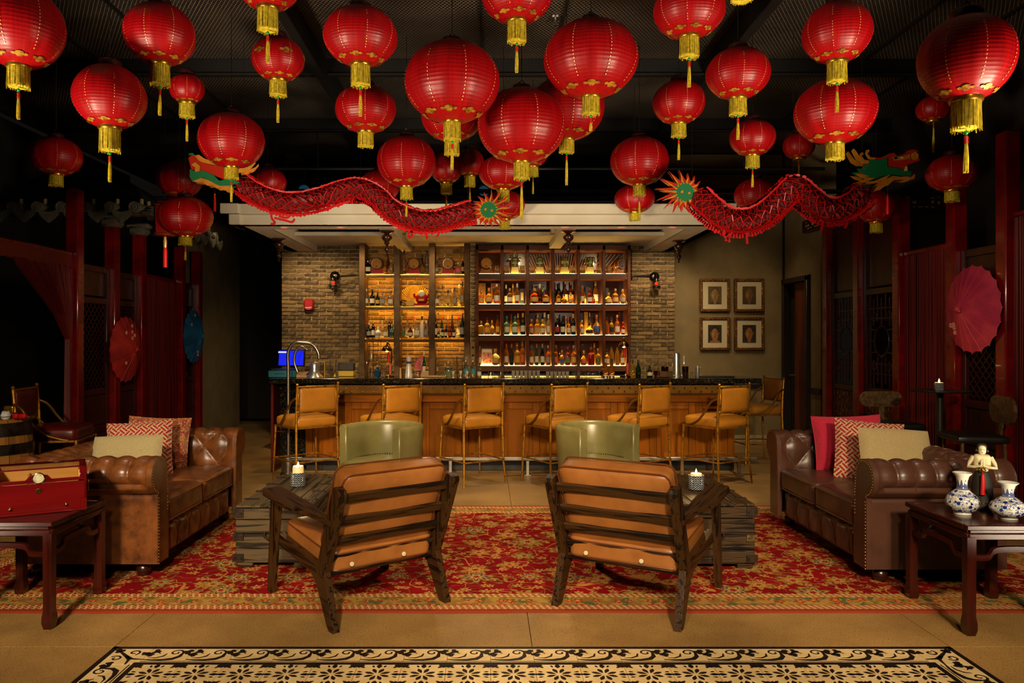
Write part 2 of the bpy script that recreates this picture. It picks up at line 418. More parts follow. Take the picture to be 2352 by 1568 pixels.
mDOOR = grain('door_wood', '#4f200f', '#6d3119', 'z', 4, .4, .05)
mCREAMT = M('tile_cream', '#d2b886', .45, col2='#c2a673', ns=9); mBLACKT = M('tile_black', '#171210', .4)
mGROUT = M('grout', '#4a3b28', .9)

# ------------------------------------------------------------------ floor: scored concrete slabs
flo = struct('floor', 'speckled brown polished concrete floor scored into large slabs')
XS = [.222 + 2.04 * k for k in range(-4, 4)]; YS = [3.69 + 2.04 * k for k in range(-3, 6)]
g = .003
for i in range(len(XS) - 1):
    for j in range(len(YS) - 1):
        x0, x1, y0, y1 = XS[i], XS[i + 1], YS[j], YS[j + 1]
        inlay = i in (3, 4) and j == 2
        if inlay: y1 = 3.69 - 4 * .204
        MB().box(((x0 + x1) / 2, (y0 + y1) / 2, -.05), (x1 - x0 - g, y1 - y0 - g, .1), .001).build('slab', mFLOOR, flo, False)
MB().box((.2, 7, -.16), (18, 20, .1)).build('subfloor', mGROUT, flo, False)
# ------------------------------------------------------------------ patterned tile inlay
inl = struct('floor_tiles', 'cream and black patterned cement tile inlay with scrolling leaf border')
TW = .204; hw = TW / 2
def tile_base(): 
    b = MB(); b.box((0, 0, -.01), (TW - .0016, TW - .0016, .02), .0008); b.mi = 1; return b
def leafblob(b, x, y, a, s):
    pts = []
    for k in range(24):
        t = 2 * pi * k / 24; r = s * (.62 + .38 * abs(cos(1.5 * t))) * (1.25 if abs(t) < .6 or t > 5.68 else 1)
        pts.append((x + r * cos(t + a), y + r * sin(t + a), .0005))
    b.poly(pts)
def spiral(cx, cy, r0, r1, a0, a1, n=16): return [(cx + (r0 + (r1 - r0) * i / n) * cos(R(a0 + (a1 - a0) * i / n)), cy + (r0 + (r1 - r0) * i / n) * sin(R(a0 + (a1 - a0) * i / n))) for i in range(n + 1)]
def border_pat(b, yo=0):
    Z = .0005
    b.box((0, hw - .014, .0001), (TW, .026, .0006)); b.box((0, -hw + .012, .0001), (TW, .024, .0006)); b.box((0, -hw + .034, .0001), (TW, .006, .0006))
    b.ribbon([(-hw, -.046), (-.06, -.052), (-.01, -.052), (.035, -.04), (.058, -.012), (.06, .02)], [.008, .014, .02, .026, .022, .014], Z)
    b.ribbon(spiral(.028, .03, .034, .007, -20, 400), [.012] * 4 + [.009] * 13, Z + .0001)
    b.ribbon([(-hw, .012), (-.085, .03), (-.06, .035), (-.045, .02)], [.012, .012, .01, .006], Z)
    leafblob(b, .078, .036, .9, .026); leafblob(b, -.088, .005, 2.8, .022); leafblob(b, -.07, .045, 1.9, .02)
    b.ribbon([(-.085, -.03), (-.05, -.03), (-.02, -.01), (-.012, .02)], [.004, .010, .012, .006], Z)
def petal_poly(b, cx, cy, a, L, wd, r0):
    ca, sa = cos(R(a)), sin(R(a)); out = []
    for t, ww in ((r0, 0), (r0 + L * .25, .55), (r0 + L * .55, 1), (r0 + L * .8, .75), (r0 + L, 0), (r0 + L * .8, -.75), (r0 + L * .55, -1), (r0 + L * .25, -.55)):
        out.append((cx + t * ca - ww * wd * sa, cy + t * sa + ww * wd * ca, .0005))
    b.poly(out)
def field_pat(b):
    for k in range(8): petal_poly(b, 0, 0, 22.5 + 45 * k, .05, .0105, .012)
    for k in range(4):
        a = 90 * k; petal_poly(b, 0, 0, a, .030, .012, .062); leafblob(b, .09 * cos(R(a)), .09 * sin(R(a)), R(a), .0135)
        petal_poly(b, 0, 0, a + 18, .026, .006, .072); petal_poly(b, 0, 0, a - 18, .026, .006, .072)
        cx, cy = hw * (1, -1, -1, 1)[k], hw * (1, 1, -1, -1)[k]
        for da in (180, 205, 155): petal_poly(b, cx, cy, da + 45 + a, .05 if da == 180 else .034, .009, .004)
        b.poly([(cx, cy, .0004), (cx - .026 * (1 if cx > 0 else -1), cy, .0004), (cx - .012 * (1 if cx > 0 else -1), cy - .012 * (1 if cy > 0 else -1), .0004), (cx, cy - .026 * (1 if cy > 0 else -1), .0004)])
def corner_pat(b):
    b.box((0, hw - .014, .0001), (TW, .026, .0006)); b.box((-hw + .014, 0, .0001), (.026, TW, .0006))
    b.box((hw - .012, -hw + .012, .0001), (.024, .024, .0006))
    b.ribbon(smoothpath([(hw, -.046, 0), (.04, -.03, 0), (-.01, .0, 0), (-.03, -.04, 0), (-.046, -hw, 0)], 4), .016, .0005) if False else None
    b.ribbon([(hw, -.046), (.05, -.04), (.01, -.01), (-.02, .02), (-.05, .05)], [.008, .016, .02, .016, .01], .0005)
    b.ribbon([(.046, -hw), (.04, -.05), (.01, -.01)], [.008, .016, .018], .0005)
    b.ribbon(spiral(.03, .03, .03, .006, -60, 330), .010, .0006); b.ribbon(spiral(-.03, -.035, .03, .006, 150, -240), .010, .0006)
    leafblob(b, -.048, .05, 2.3, .026); leafblob(b, .085, .02, .3, .02); leafblob(b, -.03, -.09, -1.2, .02)
bB = tile_base(); border_pat(bB); meB = bB.mesh('border_tile', [mCREAMT, mBLACKT], False)
bF = tile_base(); field_pat(bF); meF = bF.mesh('field_tile', [mCREAMT, mBLACKT], False)
bC = tile_base(); corner_pat(bC); meC = bC.mesh('corner_tile', [mCREAMT, mBLACKT], False)
for r in range(4):
    for c in range(20):
        x, y = -1.818 + TW * (c + .5), 3.69 - TW * (r + .5)
        if r == 0 and c in (0, 19): me, rz = meC, (0 if c == 0 else -pi / 2)
        elif r == 0: me, rz = meB, 0
        elif c == 0: me, rz = meB, pi / 2
        elif c == 19: me, rz = meB, -pi / 2
        else: me, rz = meF, (pi / 2) * ((r * 7 + c * 3) % 4)
        put('tile', me, inl, loc=(x, y, 0.0005), rot=(0, 0, rz))
# ------------------------------------------------------------------ walls
WB = 10.8                                             # brick bar wall
wb = struct('wall_bar', 'weathered grey brown brick wall behind the bar')
MB().box((-.122, WB + .11, 1.6), (5.618, .2, 3.2)).build('mortar', mMORTAR, wb, False)
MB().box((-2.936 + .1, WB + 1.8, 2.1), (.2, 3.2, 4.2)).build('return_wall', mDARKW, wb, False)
RP, BL = .0556, .212
brick_me = []
for k in range(6):
    b = MB(); n = 7
    L, hh, dp = BL - .012, RP - .0135, .03
    rnd = random.Random(k)
    top = [(-L / 2 + L * i / n, hh / 2 + rnd.uniform(-.005, .004)) for i in range(n + 1)]; bot = [(-L / 2 + L * i / n, -hh / 2 + rnd.uniform(-.004, .005)) for i in range(n + 1)]
    b.prism(bot + top[::-1], -dp / 2, dp / 2, 'y'); brick_me.append(b.mesh('brick', mBRICK, False))
half_me = []
for k in range(2):
    b = MB(); L, hh = BL / 2 - .012, RP - .014; b.box((0, 0, 0), (L, .03, hh), .004); half_me.append(b.mesh('brick', mBRICK, False))
rest = MB(); rr = random.Random(3); nb = 0
XW0, XW1 = -2.93, 2.69
zr = .92; row = 0
while zr < 2.86:
    x = XW0 + (BL / 2 if row % 2 else 0)
    spans = []
    if row % 2: spans.append((XW0 + BL / 4, True))
    while x + BL < XW1 + .02: spans.append((x + BL / 2, False)); x += BL
    if XW1 - x > BL * .35: spans.append((x + BL / 4, True))
    for xc, half in spans:
        y = WB + .002 + rr.uniform(-.004, .006)
        hidden = (-.02 < xc < 2.02) and zr > 1.0
        if hidden: continue
        jx = rr.uniform(-.006, .006)
        if xc < -1.78 or xc > 2.08:
            put('brick', (half_me if half else brick_me)[rr.randrange(2 if half else 6)], wb, loc=(xc, y, zr), rot=(0, rr.uniform(-.012, .012), 0)); nb += 1
        else:
            L = (BL / 2 if half else BL) - .012; rest.box((xc + jx, y, zr), (L, .03, RP - .014 + rr.uniform(-.004, .003)), .004)
    zr += RP; row += 1
PX0, PX1 = -.228, -.155
MB().box(((PX0 + PX1) / 2, 10.63, 1.9), (PX1 - PX0, .30, 1.9)).build('pier_mortar', mMORTAR, wb, False)
zr = 1.50
while zr < 2.83:
    b = MB(); b.box((0, 0, 0), (PX1 - PX0 - .006 - rr.uniform(0, .02), .03, RP - .016 + rr.uniform(-.004, .004)), .004); o = b.build('brick', mBRICK, wb, False); o.location = ((PX0 + PX1) / 2, 10.478, zr); zr += RP
o = MB().box(((PX0 + PX1) / 2, 10.475, 1.24), (PX1 - PX0 - .004, .02, .46), .003).build('pier_board', M('pier_wood', '#8a6a34', .6), wb, False)
for z in (1.06, 1.17, 1.28, 1.39): MB().ball(((PX0 + PX1) / 2, 10.464, z), .016, 8, 5).build('bolt', M('dark_rust', '#3a1a12', .6), wb)
rest.build('bricks_behind_shelves', mBRICK, wb, False, kind='stuff')
print('bricks', nb)
# tan wall with the portraits, right of the bar
WT = 11.05; XR = 4.34; XL = -4.3
wk = struct('wall_back', 'olive tan plaster wall carrying four framed portraits')
MB().box(((2.66 + XR) / 2 + .1, WT + .1, 2.1), (XR - 2.66 + .4, .2, 4.2)).build('plaster', mTAN, wk, False)
t1 = MB(); t1.box(((3.85 + XR) / 2, WT - .012, zat(886, WT)), (XR - 3.85 + .45, .03, .075), .008); tr = t1.build('trim_1', M('dark_trim', '#1b100a', .4)); tr['kind'] = 'structure'
t1 = MB(); t1.box((3.6, WT - .01, .05), (1.7, .025, .1), .004); tr = t1.build('baseboard_back', M('beige_base', '#9a8a68', .7)); tr['kind'] = 'structure'
t1 = MB(); t1.box((XR - .012, WT - .03, 2.1), (.03, .03, 4.2), .004); tr = t1.build('trim_2', M('dark_trim', '#1b100a', .4)); tr['kind'] = 'structure'
wr_ = struct('wall_right', 'right side wall, tan plaster beside the door')
DY0, DY1 = 10.12, 10.98
MB().box((XR + .1, 11.1, 2.1), (.2, .24, 4.2)).build('plaster', mTAN, wr_, False)
MB().box((XR + .1, 9.97, 2.1), (.2, .3, 4.2)).build('plaster', mTAN, wr_, False)
MB().box((XR + .1, (DY0 + DY1) / 2, 3.3), (.2, DY1 - DY0, 1.85)).build('plaster', mTAN, wr_, False)
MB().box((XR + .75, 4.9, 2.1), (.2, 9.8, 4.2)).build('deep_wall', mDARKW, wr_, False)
t1 = MB(); t1.box((XR - .012, 9.94, zat(886, WT)), (.03, .3, .075), .008); tr = t1.build('trim_3', M('dark_trim', '#1b100a', .4)); tr['kind'] = 'structure'
do = struct('door_1', 'dark brown wooden door ajar in the tan side wall')
b = MB(); b.box((XR - .01, DY1 - .03, 1.18), (.1, .06, 2.36), .005); b.box((XR - .01, DY0 + .03, 1.18), (.1, .06, 2.36), .005); b.box((XR - .01, (DY0 + DY1) / 2, 2.33), (.1, DY1 - DY0, .07), .005); b.build('frame', M('dark_trim', '#1b100a', .4), do)
MB().box((XR + .04, (DY0 + DY1) / 2 - .12, 1.15), (.05, DY1 - DY0 - .34, 2.28), .004).build('leaf', mDOOR, do)
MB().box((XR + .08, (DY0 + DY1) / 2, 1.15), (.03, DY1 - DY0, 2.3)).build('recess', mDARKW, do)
MB().tube([(XR - .02, DY1 - .40, 1.0), (XR - .06, DY1 - .40, 1.0), (XR - .06, DY1 - .30, 1.0)], .009).build('handle', M('steel', '#a8a49c', .3, 1.), do)
wl = struct('wall_left', 'dark left side of the room with a tan wall at the back')
MB().box((XL - .1, 12.2, 2.1), (.2, 1.9, 4.2)).build('plaster', mTAN, wl, False)
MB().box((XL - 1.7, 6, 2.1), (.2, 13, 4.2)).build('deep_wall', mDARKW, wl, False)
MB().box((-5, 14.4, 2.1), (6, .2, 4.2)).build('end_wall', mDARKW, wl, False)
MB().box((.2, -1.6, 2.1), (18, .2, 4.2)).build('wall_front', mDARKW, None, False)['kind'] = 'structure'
# ------------------------------------------------------------------ ceiling
HC = 4.2
ce = struct('ceiling', 'black ceiling of expanded metal mesh panels between dark steel beams')
BX = [-5.35, -1.59, 2.16, 5.9]; BY = [-.7, 1.4, 3.4, 5.38, 7.36, 9.34, 11.46, 13.6]
for i in range(3):
    for j in range(7):
        MB().box(((BX[i] + BX[i + 1]) / 2, (BY[j] + BY[j + 1]) / 2, HC + .03), (BX[i + 1] - BX[i] - .02, BY[j + 1] - BY[j] - .02, .02)).build('mesh_panel', mPANEL, ce, False)
for y in BY[1:]: MB().box((.3, y, HC - .06), (11.4, .07, .16), .006).build('cross_beam', mBEAM, ce, False)
for y in BY[1:]: MB().box((.3, y - .05, HC - .135), (11.4, .03, .012), .002).build('beam_flange', M('beam_edge', '#2c2722', .45, .4), ce, False)
for x in BX: MB().box((x, 6.4, HC - .09), (.09, 14.2, .2), .006).build('long_beam', mBEAM, ce, False)
for x in (-3.4, .3, 4.0):
    b = MB()
    for s_ in (-1, 1): b.box((x + s_ * .35, 6.4, HC + .01), (.02, 14.2, .03))
    b.build('panel_rail', mBEAM, ce, False)
MB().box((.3, 6.4, HC + .3), (13, 16.2, .1)).build('upper_deck', mBLACK, ce, False)
b = MB()
for y, z in ((9.4, 3.62), (9.9, 3.45), (10.3, 3.75)): b.tube([(-4, y, z), (4.2, y, z)], .022, 8)
for y, z in ((9.1, 3.28), (8.9, 3.16)): b.box((.2, y, z), (8.2, .05, .05), .004)
for x in (-2.1, -.9, .4, 1.9, 3.2): b.tube([(x, 9.4, 3.62), (x, 9.4, HC)], .01, 6)
b.build('lighting_pipes', mBEAM, ce)
# ------------------------------------------------------------------ bar canopy
HL = 2.75; YF = 8.25; X0, X1 = -2.80, 2.62; CI0, CI1 = -2.43, 2.25; CY0 = 8.58
ca = struct('ceiling_canopy', 'cream stepped plaster canopy dropped over the bar')
b = MB(); b.box(((X0 + X1) / 2, YF + .06, 2.805), (X1 - X0, .12, .11), .004); b.box((X0 + .06, 9.5, 2.805), (.12, 2.6, .11), .004); b.box((X1 - .06, 9.5, 2.805), (.12, 2.6, .11), .004); b.build('lower_fascia', mPLASTER, ca, False)
b = MB(); b.box(((X0 + X1) / 2, YF + .03, 2.915), (X1 - X0 + .16, .2, .108), .006); b.box((X0 + .02, 9.5, 2.915), (.2, 2.7, .108), .006); b.box((X1 - .02, 9.5, 2.915), (.2, 2.7, .108), .006); b.build('upper_fascia', mPLASTER, ca, False)
b = MB(); b.box(((X0 + X1) / 2, (YF + CY0) / 2, HL + .01), (X1 - X0 - .01, CY0 - YF - .01, .02), .003)
b.box(((X0 + CI0) / 2, 9.7, HL + .01), (CI0 - X0, 2.25, .02), .003); b.box(((X1 + CI1) / 2, 9.7, HL + .01), (X1 - CI1, 2.25, .02), .003); b.build('underside_border', mPLASTER, ca, False)
b = MB(); yb = 10.78; zt = 2.90
b.box(((CI0 + CI1) / 2, CY0, (HL + zt) / 2), (CI1 - CI0, .03, zt - HL), .003)
for x in (CI0, CI1): b.box((x, (CY0 + yb) / 2, (HL + zt) / 2), (.03, yb - CY0, zt - HL), .003)
b.build('coffer_sides', mPLASTER, ca, False)
for x in (-1.15, .94):
    b = MB(); b.box((x, (CY0 + yb) / 2, HL + .05), (.16, yb - CY0, .10), .006); b.box((x, (CY0 + yb) / 2, HL + .12), (.26, yb - CY0, .05), .006); b.build('rib', mPLASTER, ca, False)
b = MB(); b.box(((CI0 + CI1) / 2, 10.2, 2.845), (CI1 - CI0, 1.2, .03), .004); b.build('rear_shelf', mPLASTER, ca, False)
for (xa, xb) in ((CI0, -1.28), (-1.02, .81), (1.07, CI1)):
    b = MB(); b.box(((xa + xb) / 2, 9.56, 2.83), (xb - xa, .09, .05), .008); b.box(((xa + xb) / 2, 8.66, 2.83), (xb - xa, .09, .05), .008); b.build('coffer_cornice', mPLASTER, ca, False)
MB().box(((X0 + X1) / 2, 9.55, 2.975), (X1 - X0, 2.5, .03)).build('coffer_panel', mPLASTER, ca, False)
mCAN = M('red_can', '#c0604a', .4); mRIM = M('white_rim', '#d8cdb4', .5)
for px in (652, 782, 912, 1038, 1298, 1428, 1545):
    x = xat(px, 8.44); dl = MB().lathe([(.035, -.004), (.052, -.004), (.055, 0)], 20, (x, 8.44, HL)).build('downlight', mRIM, ca)
    MB().lathe([(.0001, -.005), (.034, -.005)], 16, (x, 8.44, HL)).build('lens', M('downlight_lens', '#d04a35', .4, emit='#ff6a4a', estr=.5), dl)
for x in (-1.9, -.7, .5, 1.7):
    lamp('SPOT', (x, 9.3, 2.74), (x, 10.5, 1.4), 24, WARM, spot_size=R(110), spot_blend=.8, shadow_soft_size=.04)
for x in (-2.45, 2.4):
    lamp('SPOT', (x, 9.7, 2.72), (x, 10.75, 1.7), 62, (1., .76, .48), spot_size=R(100), spot_blend=.8, shadow_soft_size=.04)  # unseen wall-wash spots added to brighten the brick beside the shelves
for x in (-2.1, -.9, .3, 1.5):
    lamp('SPOT', (x, 8.45, 2.73), (x, 8.55, 1.0), 28, WARM, spot_size=R(80), spot_blend=.7, shadow_soft_size=.03)
# turned drop finials under the canopy
mTURN = M('turned_wood', '#3a1a0e', .22, coat=.6)
fb = [(.0005, -.285), (.012, -.275), (.008, -.255), (.022, -.235), (.03, -.205), (.022, -.178), (.012, -.165), (.03, -.15), (.036, -.14), (.024, -.128), (.045, -.112), (.062, -.085), (.058, -.06), (.03, -.042), (.026, -.034), (.07, -.022), (.085, -.012), (.085, 0)]
for (x, y, lab) in ((-1.15, 8.71, 'turned dark wood drop finial on the canopy, above the steel shelves'), (.94, 8.71, 'turned dark wood drop finial on the canopy, above the wooden cubbies'),
                    (-2.585, 9.39, 'turned dark wood drop finial at the left corner of the bar canopy'), (2.43, 9.56, 'turned dark wood drop finial at the right corner of the bar canopy')):
    o = MB().lathe(fb, 20).build('drop_finial', mTURN); o.location = (x, y, HL); tag(o, lab, 'finial', 'drop finials under the canopy')
# ------------------------------------------------------------------ rug
RX0, RX1, RY0, RY1 = -3.45, 3.75, 4.14, 6.76
def rugf(u, v):
    x = RX0 + (RX1 - RX0) * u; y = RY0 + (RY1 - RY0) * v; ed = max(0, 1 - v * 14)
    y += ed * (.018 * MN.noise(Vector((x * 1.1, 0, 3))) + .006 * MN.noise(Vector((x * 6, 0, 9))))
    return Vector((x - (RX0 + RX1) / 2, y - (RY0 + RY1) / 2, .012))
b = MB(); b.grid(rugf, 60, 16); n = len(b.v)
b.v += [(x, y, 0.001) for x, y, z in b.v]; edge = [i * 16 for i in range(60)]
b.f += [(i, i + n, j + n, j) for i, j in zip(edge, edge[1:])]; e2 = [i * 16 + 15 for i in range(60)]; b.f += [(j, j + n, i + n, i) for i, j in zip(e2, e2[1:])]
b.m += [0] * (len(b.f) - len(b.m))
o = b.build('area_rug', mat_rug((RX1 - RX0) / 2, (RY1 - RY0) / 2), None, True); o.location = ((RX0 + RX1) / 2, (RY0 + RY1) / 2, 0)
tag(o, 'large red oriental rug with gold flowers under the sofas and lounge chairs', 'rug')
# ------------------------------------------------------------------ lounge materials
def thin_glass():
    if 'thin_glass' in MATS: return MATS['thin_glass']
    m, nt, b = newmat('thin_glass'); t = nt.nodes.new('ShaderNodeBsdfTransparent'); g_ = nt.nodes.new('ShaderNodeBsdfGlossy'); g_.inputs['Roughness'].default_value = .03
    lw = nt.nodes.new('ShaderNodeFresnel'); lw.inputs[0].default_value = 1.45; mx = nt.nodes.new('ShaderNodeMixShader'); f = X(lw.outputs[0]) * .5 + .02
    nt.links.new(f.s, mx.inputs[0]); nt.links.new(t.outputs[0], mx.inputs[1]); nt.links.new(g_.outputs[0], mx.inputs[2]); nt.links.new(mx.outputs[0], nt.nodes['Material Output'].inputs[0]); MATS['thin_glass'] = m; return m
def leather(name, c1, c2, rough=.32, mot=9., rg=(.35, .7), bump=.25, spec=.5):
    if name in MATS: return MATS[name]
    m, nt, b = newmat(name); v = coords(nt); n = noise(nt, v, mot, 6, .62); n2 = noise(nt, v, 2.2, 3)
    c = mixc(nt, n.ss(*rg) * .7 + n2.ss(.4, .7) * .3, c1, c2); nt.links.new(c, b.inputs['Base Color'])
    setin(b, rough=n * .18 + (rough - .08), spec=spec); bumpn(nt, b, noise(nt, v, 170, 3), bump, .0012); MATS[name] = m; return m
mSOFAL = leather('saddle_leather', '#7a4722', '#25110a', .30, 11, (.34, .76)); mSOFAR = leather('chocolate_leather', '#533428', '#3f261d', .33, 4)
mCOGNAC = leather('cognac_leather', '#98602e', '#7a471c', .34, 5); mOCHRE = leather('ochre_leather', '#b0731f', '#97601a', .38, 6)
mOLIVE = leather('olive_leather', '#807848', '#6d663b', .28, 5); mREDL = leather('oxblood_leather', '#5a0f0a', '#430a08', .35, 5)
mBLKL = leather('black_leather', '#15140f', '#0e0d0b', .4, 5)
mNAIL = M('brass_nail', '#a07a48', .3, 1.); mBUN = M('bun_foot', '#2a0f09', .3, coat=.4)
mDKW = {a: grain('brushed_wood_' + a, '#0e0805', '#3a2410', a, 38, .36, .28, 2.5, lng=.045) for a in 'xyz'}
mTRW = {a: grain('trunk_wood_' + a, '#1c150e', '#54452f', a, 26, .75, .7, 3, lng=.06) for a in 'xyz'}
mTRD = {a: grain('trunk_dark_' + a, '#0f0a07', '#3f2d19', a, 26, .5, .8, 3, lng=.06) for a in 'xyz'}
mIRON = M('rusty_iron', '#3d2a1f', .55, .6, col2='#251c17', ns=30); mBRASSP = M('aged_brass_plate', '#7a6234', .5, .6, col2='#4c3a20', ns=25)
mROSE = {a: grain('rosewood_' + a, '#1f0705', '#3a100a', a, 8, .25, .05, 2, .6) for a in 'xyz'}
mGOLDM = M('gilded_iron', '#b88328', .38, .75, col2='#6b4413', ns=26, nd=5, rg=(.45, .7), bump=.3, bs=120)
mPIPE_ = M('dark_piping', '#5c2f12', .4)

# ------------------------------------------------------------------ chesterfield sofas
def tuft(a, b):
    """diamond tufting: 1 on the puffs, 0 in the buttons and creases"""
    p, q = a + b, a - b; return (abs(sin(pi * p)) * abs(sin(pi * q))) ** .6
ARMP = [(0, .28), (0, .42), (.003, .52), (.008, .60)] + [(.13 + .12 * cos(R(a)), .64 + .12 * sin(R(a))) for a in range(160, -81, -20)] + [(.16, .50), (.16, .30), (.16, .09)]
NV = 110
ARM = resample([(s_, z, 0) for s_, z in ARMP], NV)
def roll_surface(b, L, place, pu=.125, pv=.14, amp=.03):
    """swept chesterfield arm/back; place(l, s, z) gives the point, l in 0..L"""
    cum = [0]
    for p, q in zip(ARM, ARM[1:]): cum.append(cum[-1] + (q - p).length)
    def fn(u, v):
        i = min(int(round(v * (NV - 1))), NV - 1); p = ARM[i]; t = (ARM[min(i + 1, NV - 1)] - ARM[max(i - 1, 0)]).normalized(); nrm = Vector((-t.y, t.x, 0))
        l = u * L; fade = min(1, l / .05, (L - l) / .05); vv = cum[i]
        wt = 1 if vv < .44 else max(0, 1 - (vv - .44) / .05)
        wp = max(0, min(1, (vv - .42) / .06)) * max(0, min(1, (.80 - vv) / .06))
        n_ = round(L / pu); a = l / L * n_ / 2
        d = wt * tuft(a, (vv - .06) / pv / 2) + wp * abs(sin(2 * pi * a + (0 if True else 0))) ** .4
        base = 0 if (wt > 0 or wp > 0) else 1
        off = amp * fade * (d - 1) * (1 - base) if vv < .80 else 0
        return place(l, p.x + nrm.x * off, p.y + nrm.y * off)
    b.grid(fn, 110, NV)
    out = []; n_ = round(L / pu)
    for i in range(-1, 24):
        for j in range(-24, 24):
            l = (i + j) / 2 * 2 / n_ * L; vv = (i - j) / 2 * 2 * pv + .06
            if .06 < l < L - .06 and .10 < vv < .43:
                k = min(range(NV), key=lambda q: abs(cum[q] - vv)); p = ARM[k]; t = (ARM[min(k + 1, NV - 1)] - ARM[max(k - 1, 0)]).normalized(); out.append(place(l, p.x + t.y * (amp - .004), p.y - t.x * (amp - .004)))
    return out
def sofa(label, mat, loc, rz, L, D):
    t = thing('chesterfield_sofa', label, 'sofa', loc, rz, 'chesterfield sofas on the rug')
    xi = L / 2 - .25; yf = -D / 2; yb = D / 2 - .25
    for s_ in (-1, 1):
        b = MB(); bts = roll_surface(b, D - .06, lambda l, s2, z: Vector((s_ * (xi + s2), yf + .03 + l, z)))
        if s_ > 0: b.f = [f[::-1] for f in b.f]
        arm = b.build('arm', mat, t, True, 80); b = MB()
        for q in bts: b.ball(q, .0095, 8, 5)
        b.build('tuft_buttons', mat, arm, kind='stuff')
        # front scroll facing with nailheads
        out = [(p.x, p.y) for p in resample([(s_q, z, 0) for s_q, z in ARMP], 40)] + [(0, .09)]
        b = MB(); b.prism([(s_ * (xi + p[0]), p[1]) for p in out], yf - .004, yf + .0295, 'y'); b.build('scroll_facing', mat, arm, True, 30)
        b = MB(); ins = resample([(p[0], p[1], 0) for p in out[:-1]], 66)
        for p in ins[6:]:
            c = Vector((.10, .60, 0)) if p.y > .5 else Vector((.08, p.y, 0)); q = p + (c - p).normalized() * .014
            b.lathe([(.0055, 0), (.004, .003), (.0001, .0045)], 6)
            for k in range(-18, 0):
                v = Vector(b.v[k]); b.v[k] = (s_ * (xi + q.x) + v.x, yf - .004 - v.z, q.y + v.y)
        b.build('nailheads', mNAIL, arm, True, kind='stuff')
    b = MB(); bts = roll_surface(b, 2 * xi + .3, lambda l, s2, z: Vector((-(xi + .15) + l, yb + s2, z))); bk = b.build('backrest', mat, t, True, 80); b = MB()
    for q in bts: b.ball(q, .0095, 8, 5)
    b.build('tuft_buttons', mat, bk, kind='stuff')
    b = MB(); b.box((0, .02, .19), (2 * xi + .3, D - .12, .2), .01); b.build('base', mat, t, True)
    def railf(u, v):
        x = -xi + 2 * xi * u; n_ = round(2 * xi / .10); fade = min(1, u * 20, (1 - u) * 20, v * 7, (1 - v) * 7)
        a = u * n_ / 2; dd = tuft(a + .25, v / 2 * 1.0 + .25)
        return Vector((x, yf + .055 - .03 * dd * max(fade, 0) - .012 * max(fade, 0), .09 + .2 * v))
    MB().grid(railf, 120, 20).build('front_rail', mat, t, True, 80)
    bt = MB(); n_ = round(2 * xi / .10)
    for k in range(n_): bt.ball((-xi + 2 * xi * (k + .5) / n_, yf + .055, .19), .008, 8, 4)
    bt.build('buttons', mat, t, True, kind='stuff')
    for s_ in (-1, 1):
        b = MB(); b.soft((s_ * xi / 2, (yf + yb) / 2 + .012, .38), (xi / 2 - .003, (yb - yf) / 2 - .0, .085), .04, 12, (0, 0, .018), .006, seed=s_ * 5 + loc[0]); c = b.build('seat_cushion', mat, t, True, 80)
        b = MB()
        for z in (.445, .315): b.tube([Vector((s_ * xi / 2 + x, (yf + yb) / 2 + .012 + y, z)) for x, y in rrect(xi / 2 - .004, (yb - yf) / 2 - .001, .05, 3)], .006, 5, closed=True)
        b.build('piping', mat, c)
    for sx in (-1, 1):
        for sy in (-1, 1):
            MB().lathe([(.03, 0), (.04, .012), (.045, .04), (.038, .065), (.025, .075), (.03, .095)], 14, (sx * (L / 2 - .17), sy * (D / 2 - .12), 0)).build('foot', mBUN, t)
    return t
sofa('worn mottled brown leather chesterfield sofa behind the humidor table', mSOFAL, (-2.50, 5.51, .012), R(90), 1.80, .90)
sofa('dark chocolate leather chesterfield sofa behind the blue vases', mSOFAR, (2.75, 5.37, .012), R(-90), 1.74, .88)

# ------------------------------------------------------------------ throw pillows
def fabric(name, c1, c2, sc_=300., rough=.9, ns=60):
    m, nt, b = newmat(name); v = coords(nt); x, y, z = xyz(nt, v)
    wv = (x * sc_).sin() * (z * sc_).sin(); n = noise(nt, v, ns, 3)
    nt.links.new(mixc(nt, (wv * .3 + n).ss(.3, .8), c1, c2), b.inputs['Base Color']); setin(b, rough=rough, spec=.1, sheen=.25); bumpn(nt, b, wv, .25, .001); return m
def keyfabric():
    m, nt, b = newmat('key_fabric'); v = coords(nt); x, y, z = xyz(nt, v)
    p = (x + z) * .7071 * 20; q = (z - x) * .7071 * 20
    par = ((p.floor() + q.floor()).mod(2.0)).gt(.5); a = p.frac(); c = q.frac()
    s1 = ((a * 2.0).frac() - .5).abs().lt(.27); s2 = ((c * 2.0).frac() - .5).abs().lt(.27)
    red = par * s1 + (1 - par) * s2
    nt.links.new(mixc(nt, red.gt(.5), '#c4b184', '#a3121f'), b.inputs['Base Color']); setin(b, rough=.85, sheen=.2); return m
def coralfabric():
    m, nt, b = newmat('coral_fabric'); v = coords(nt); n = noise(nt, v, 16, 5, .65, 1.5); n2 = noise(nt, v, 7, 4, .6, .8)
    c = mixc(nt, n2.ss(.4, .6), '#a34a30', '#8c2f22'); c = mixc(nt, 1 - (n - .5).abs().ss(.01, .05), c, '#c69a5f'); nt.links.new(c, b.inputs['Base Color']); setin(b, rough=.8, sheen=.2); return m
mLINEN = fabric('linen', '#b5a67c', '#9d8e64', 1000, ns=120); mLINEN2 = fabric('burlap', '#bca77a', '#9c8858', 850, ns=160); mPINK = fabric('pink_velvet', '#c5304a', '#b4243c', 500, .95); mKEY = keyfabric(); mCORAL = coralfabric()
mPIPING = M('pink_piping', '#b02030', .8)
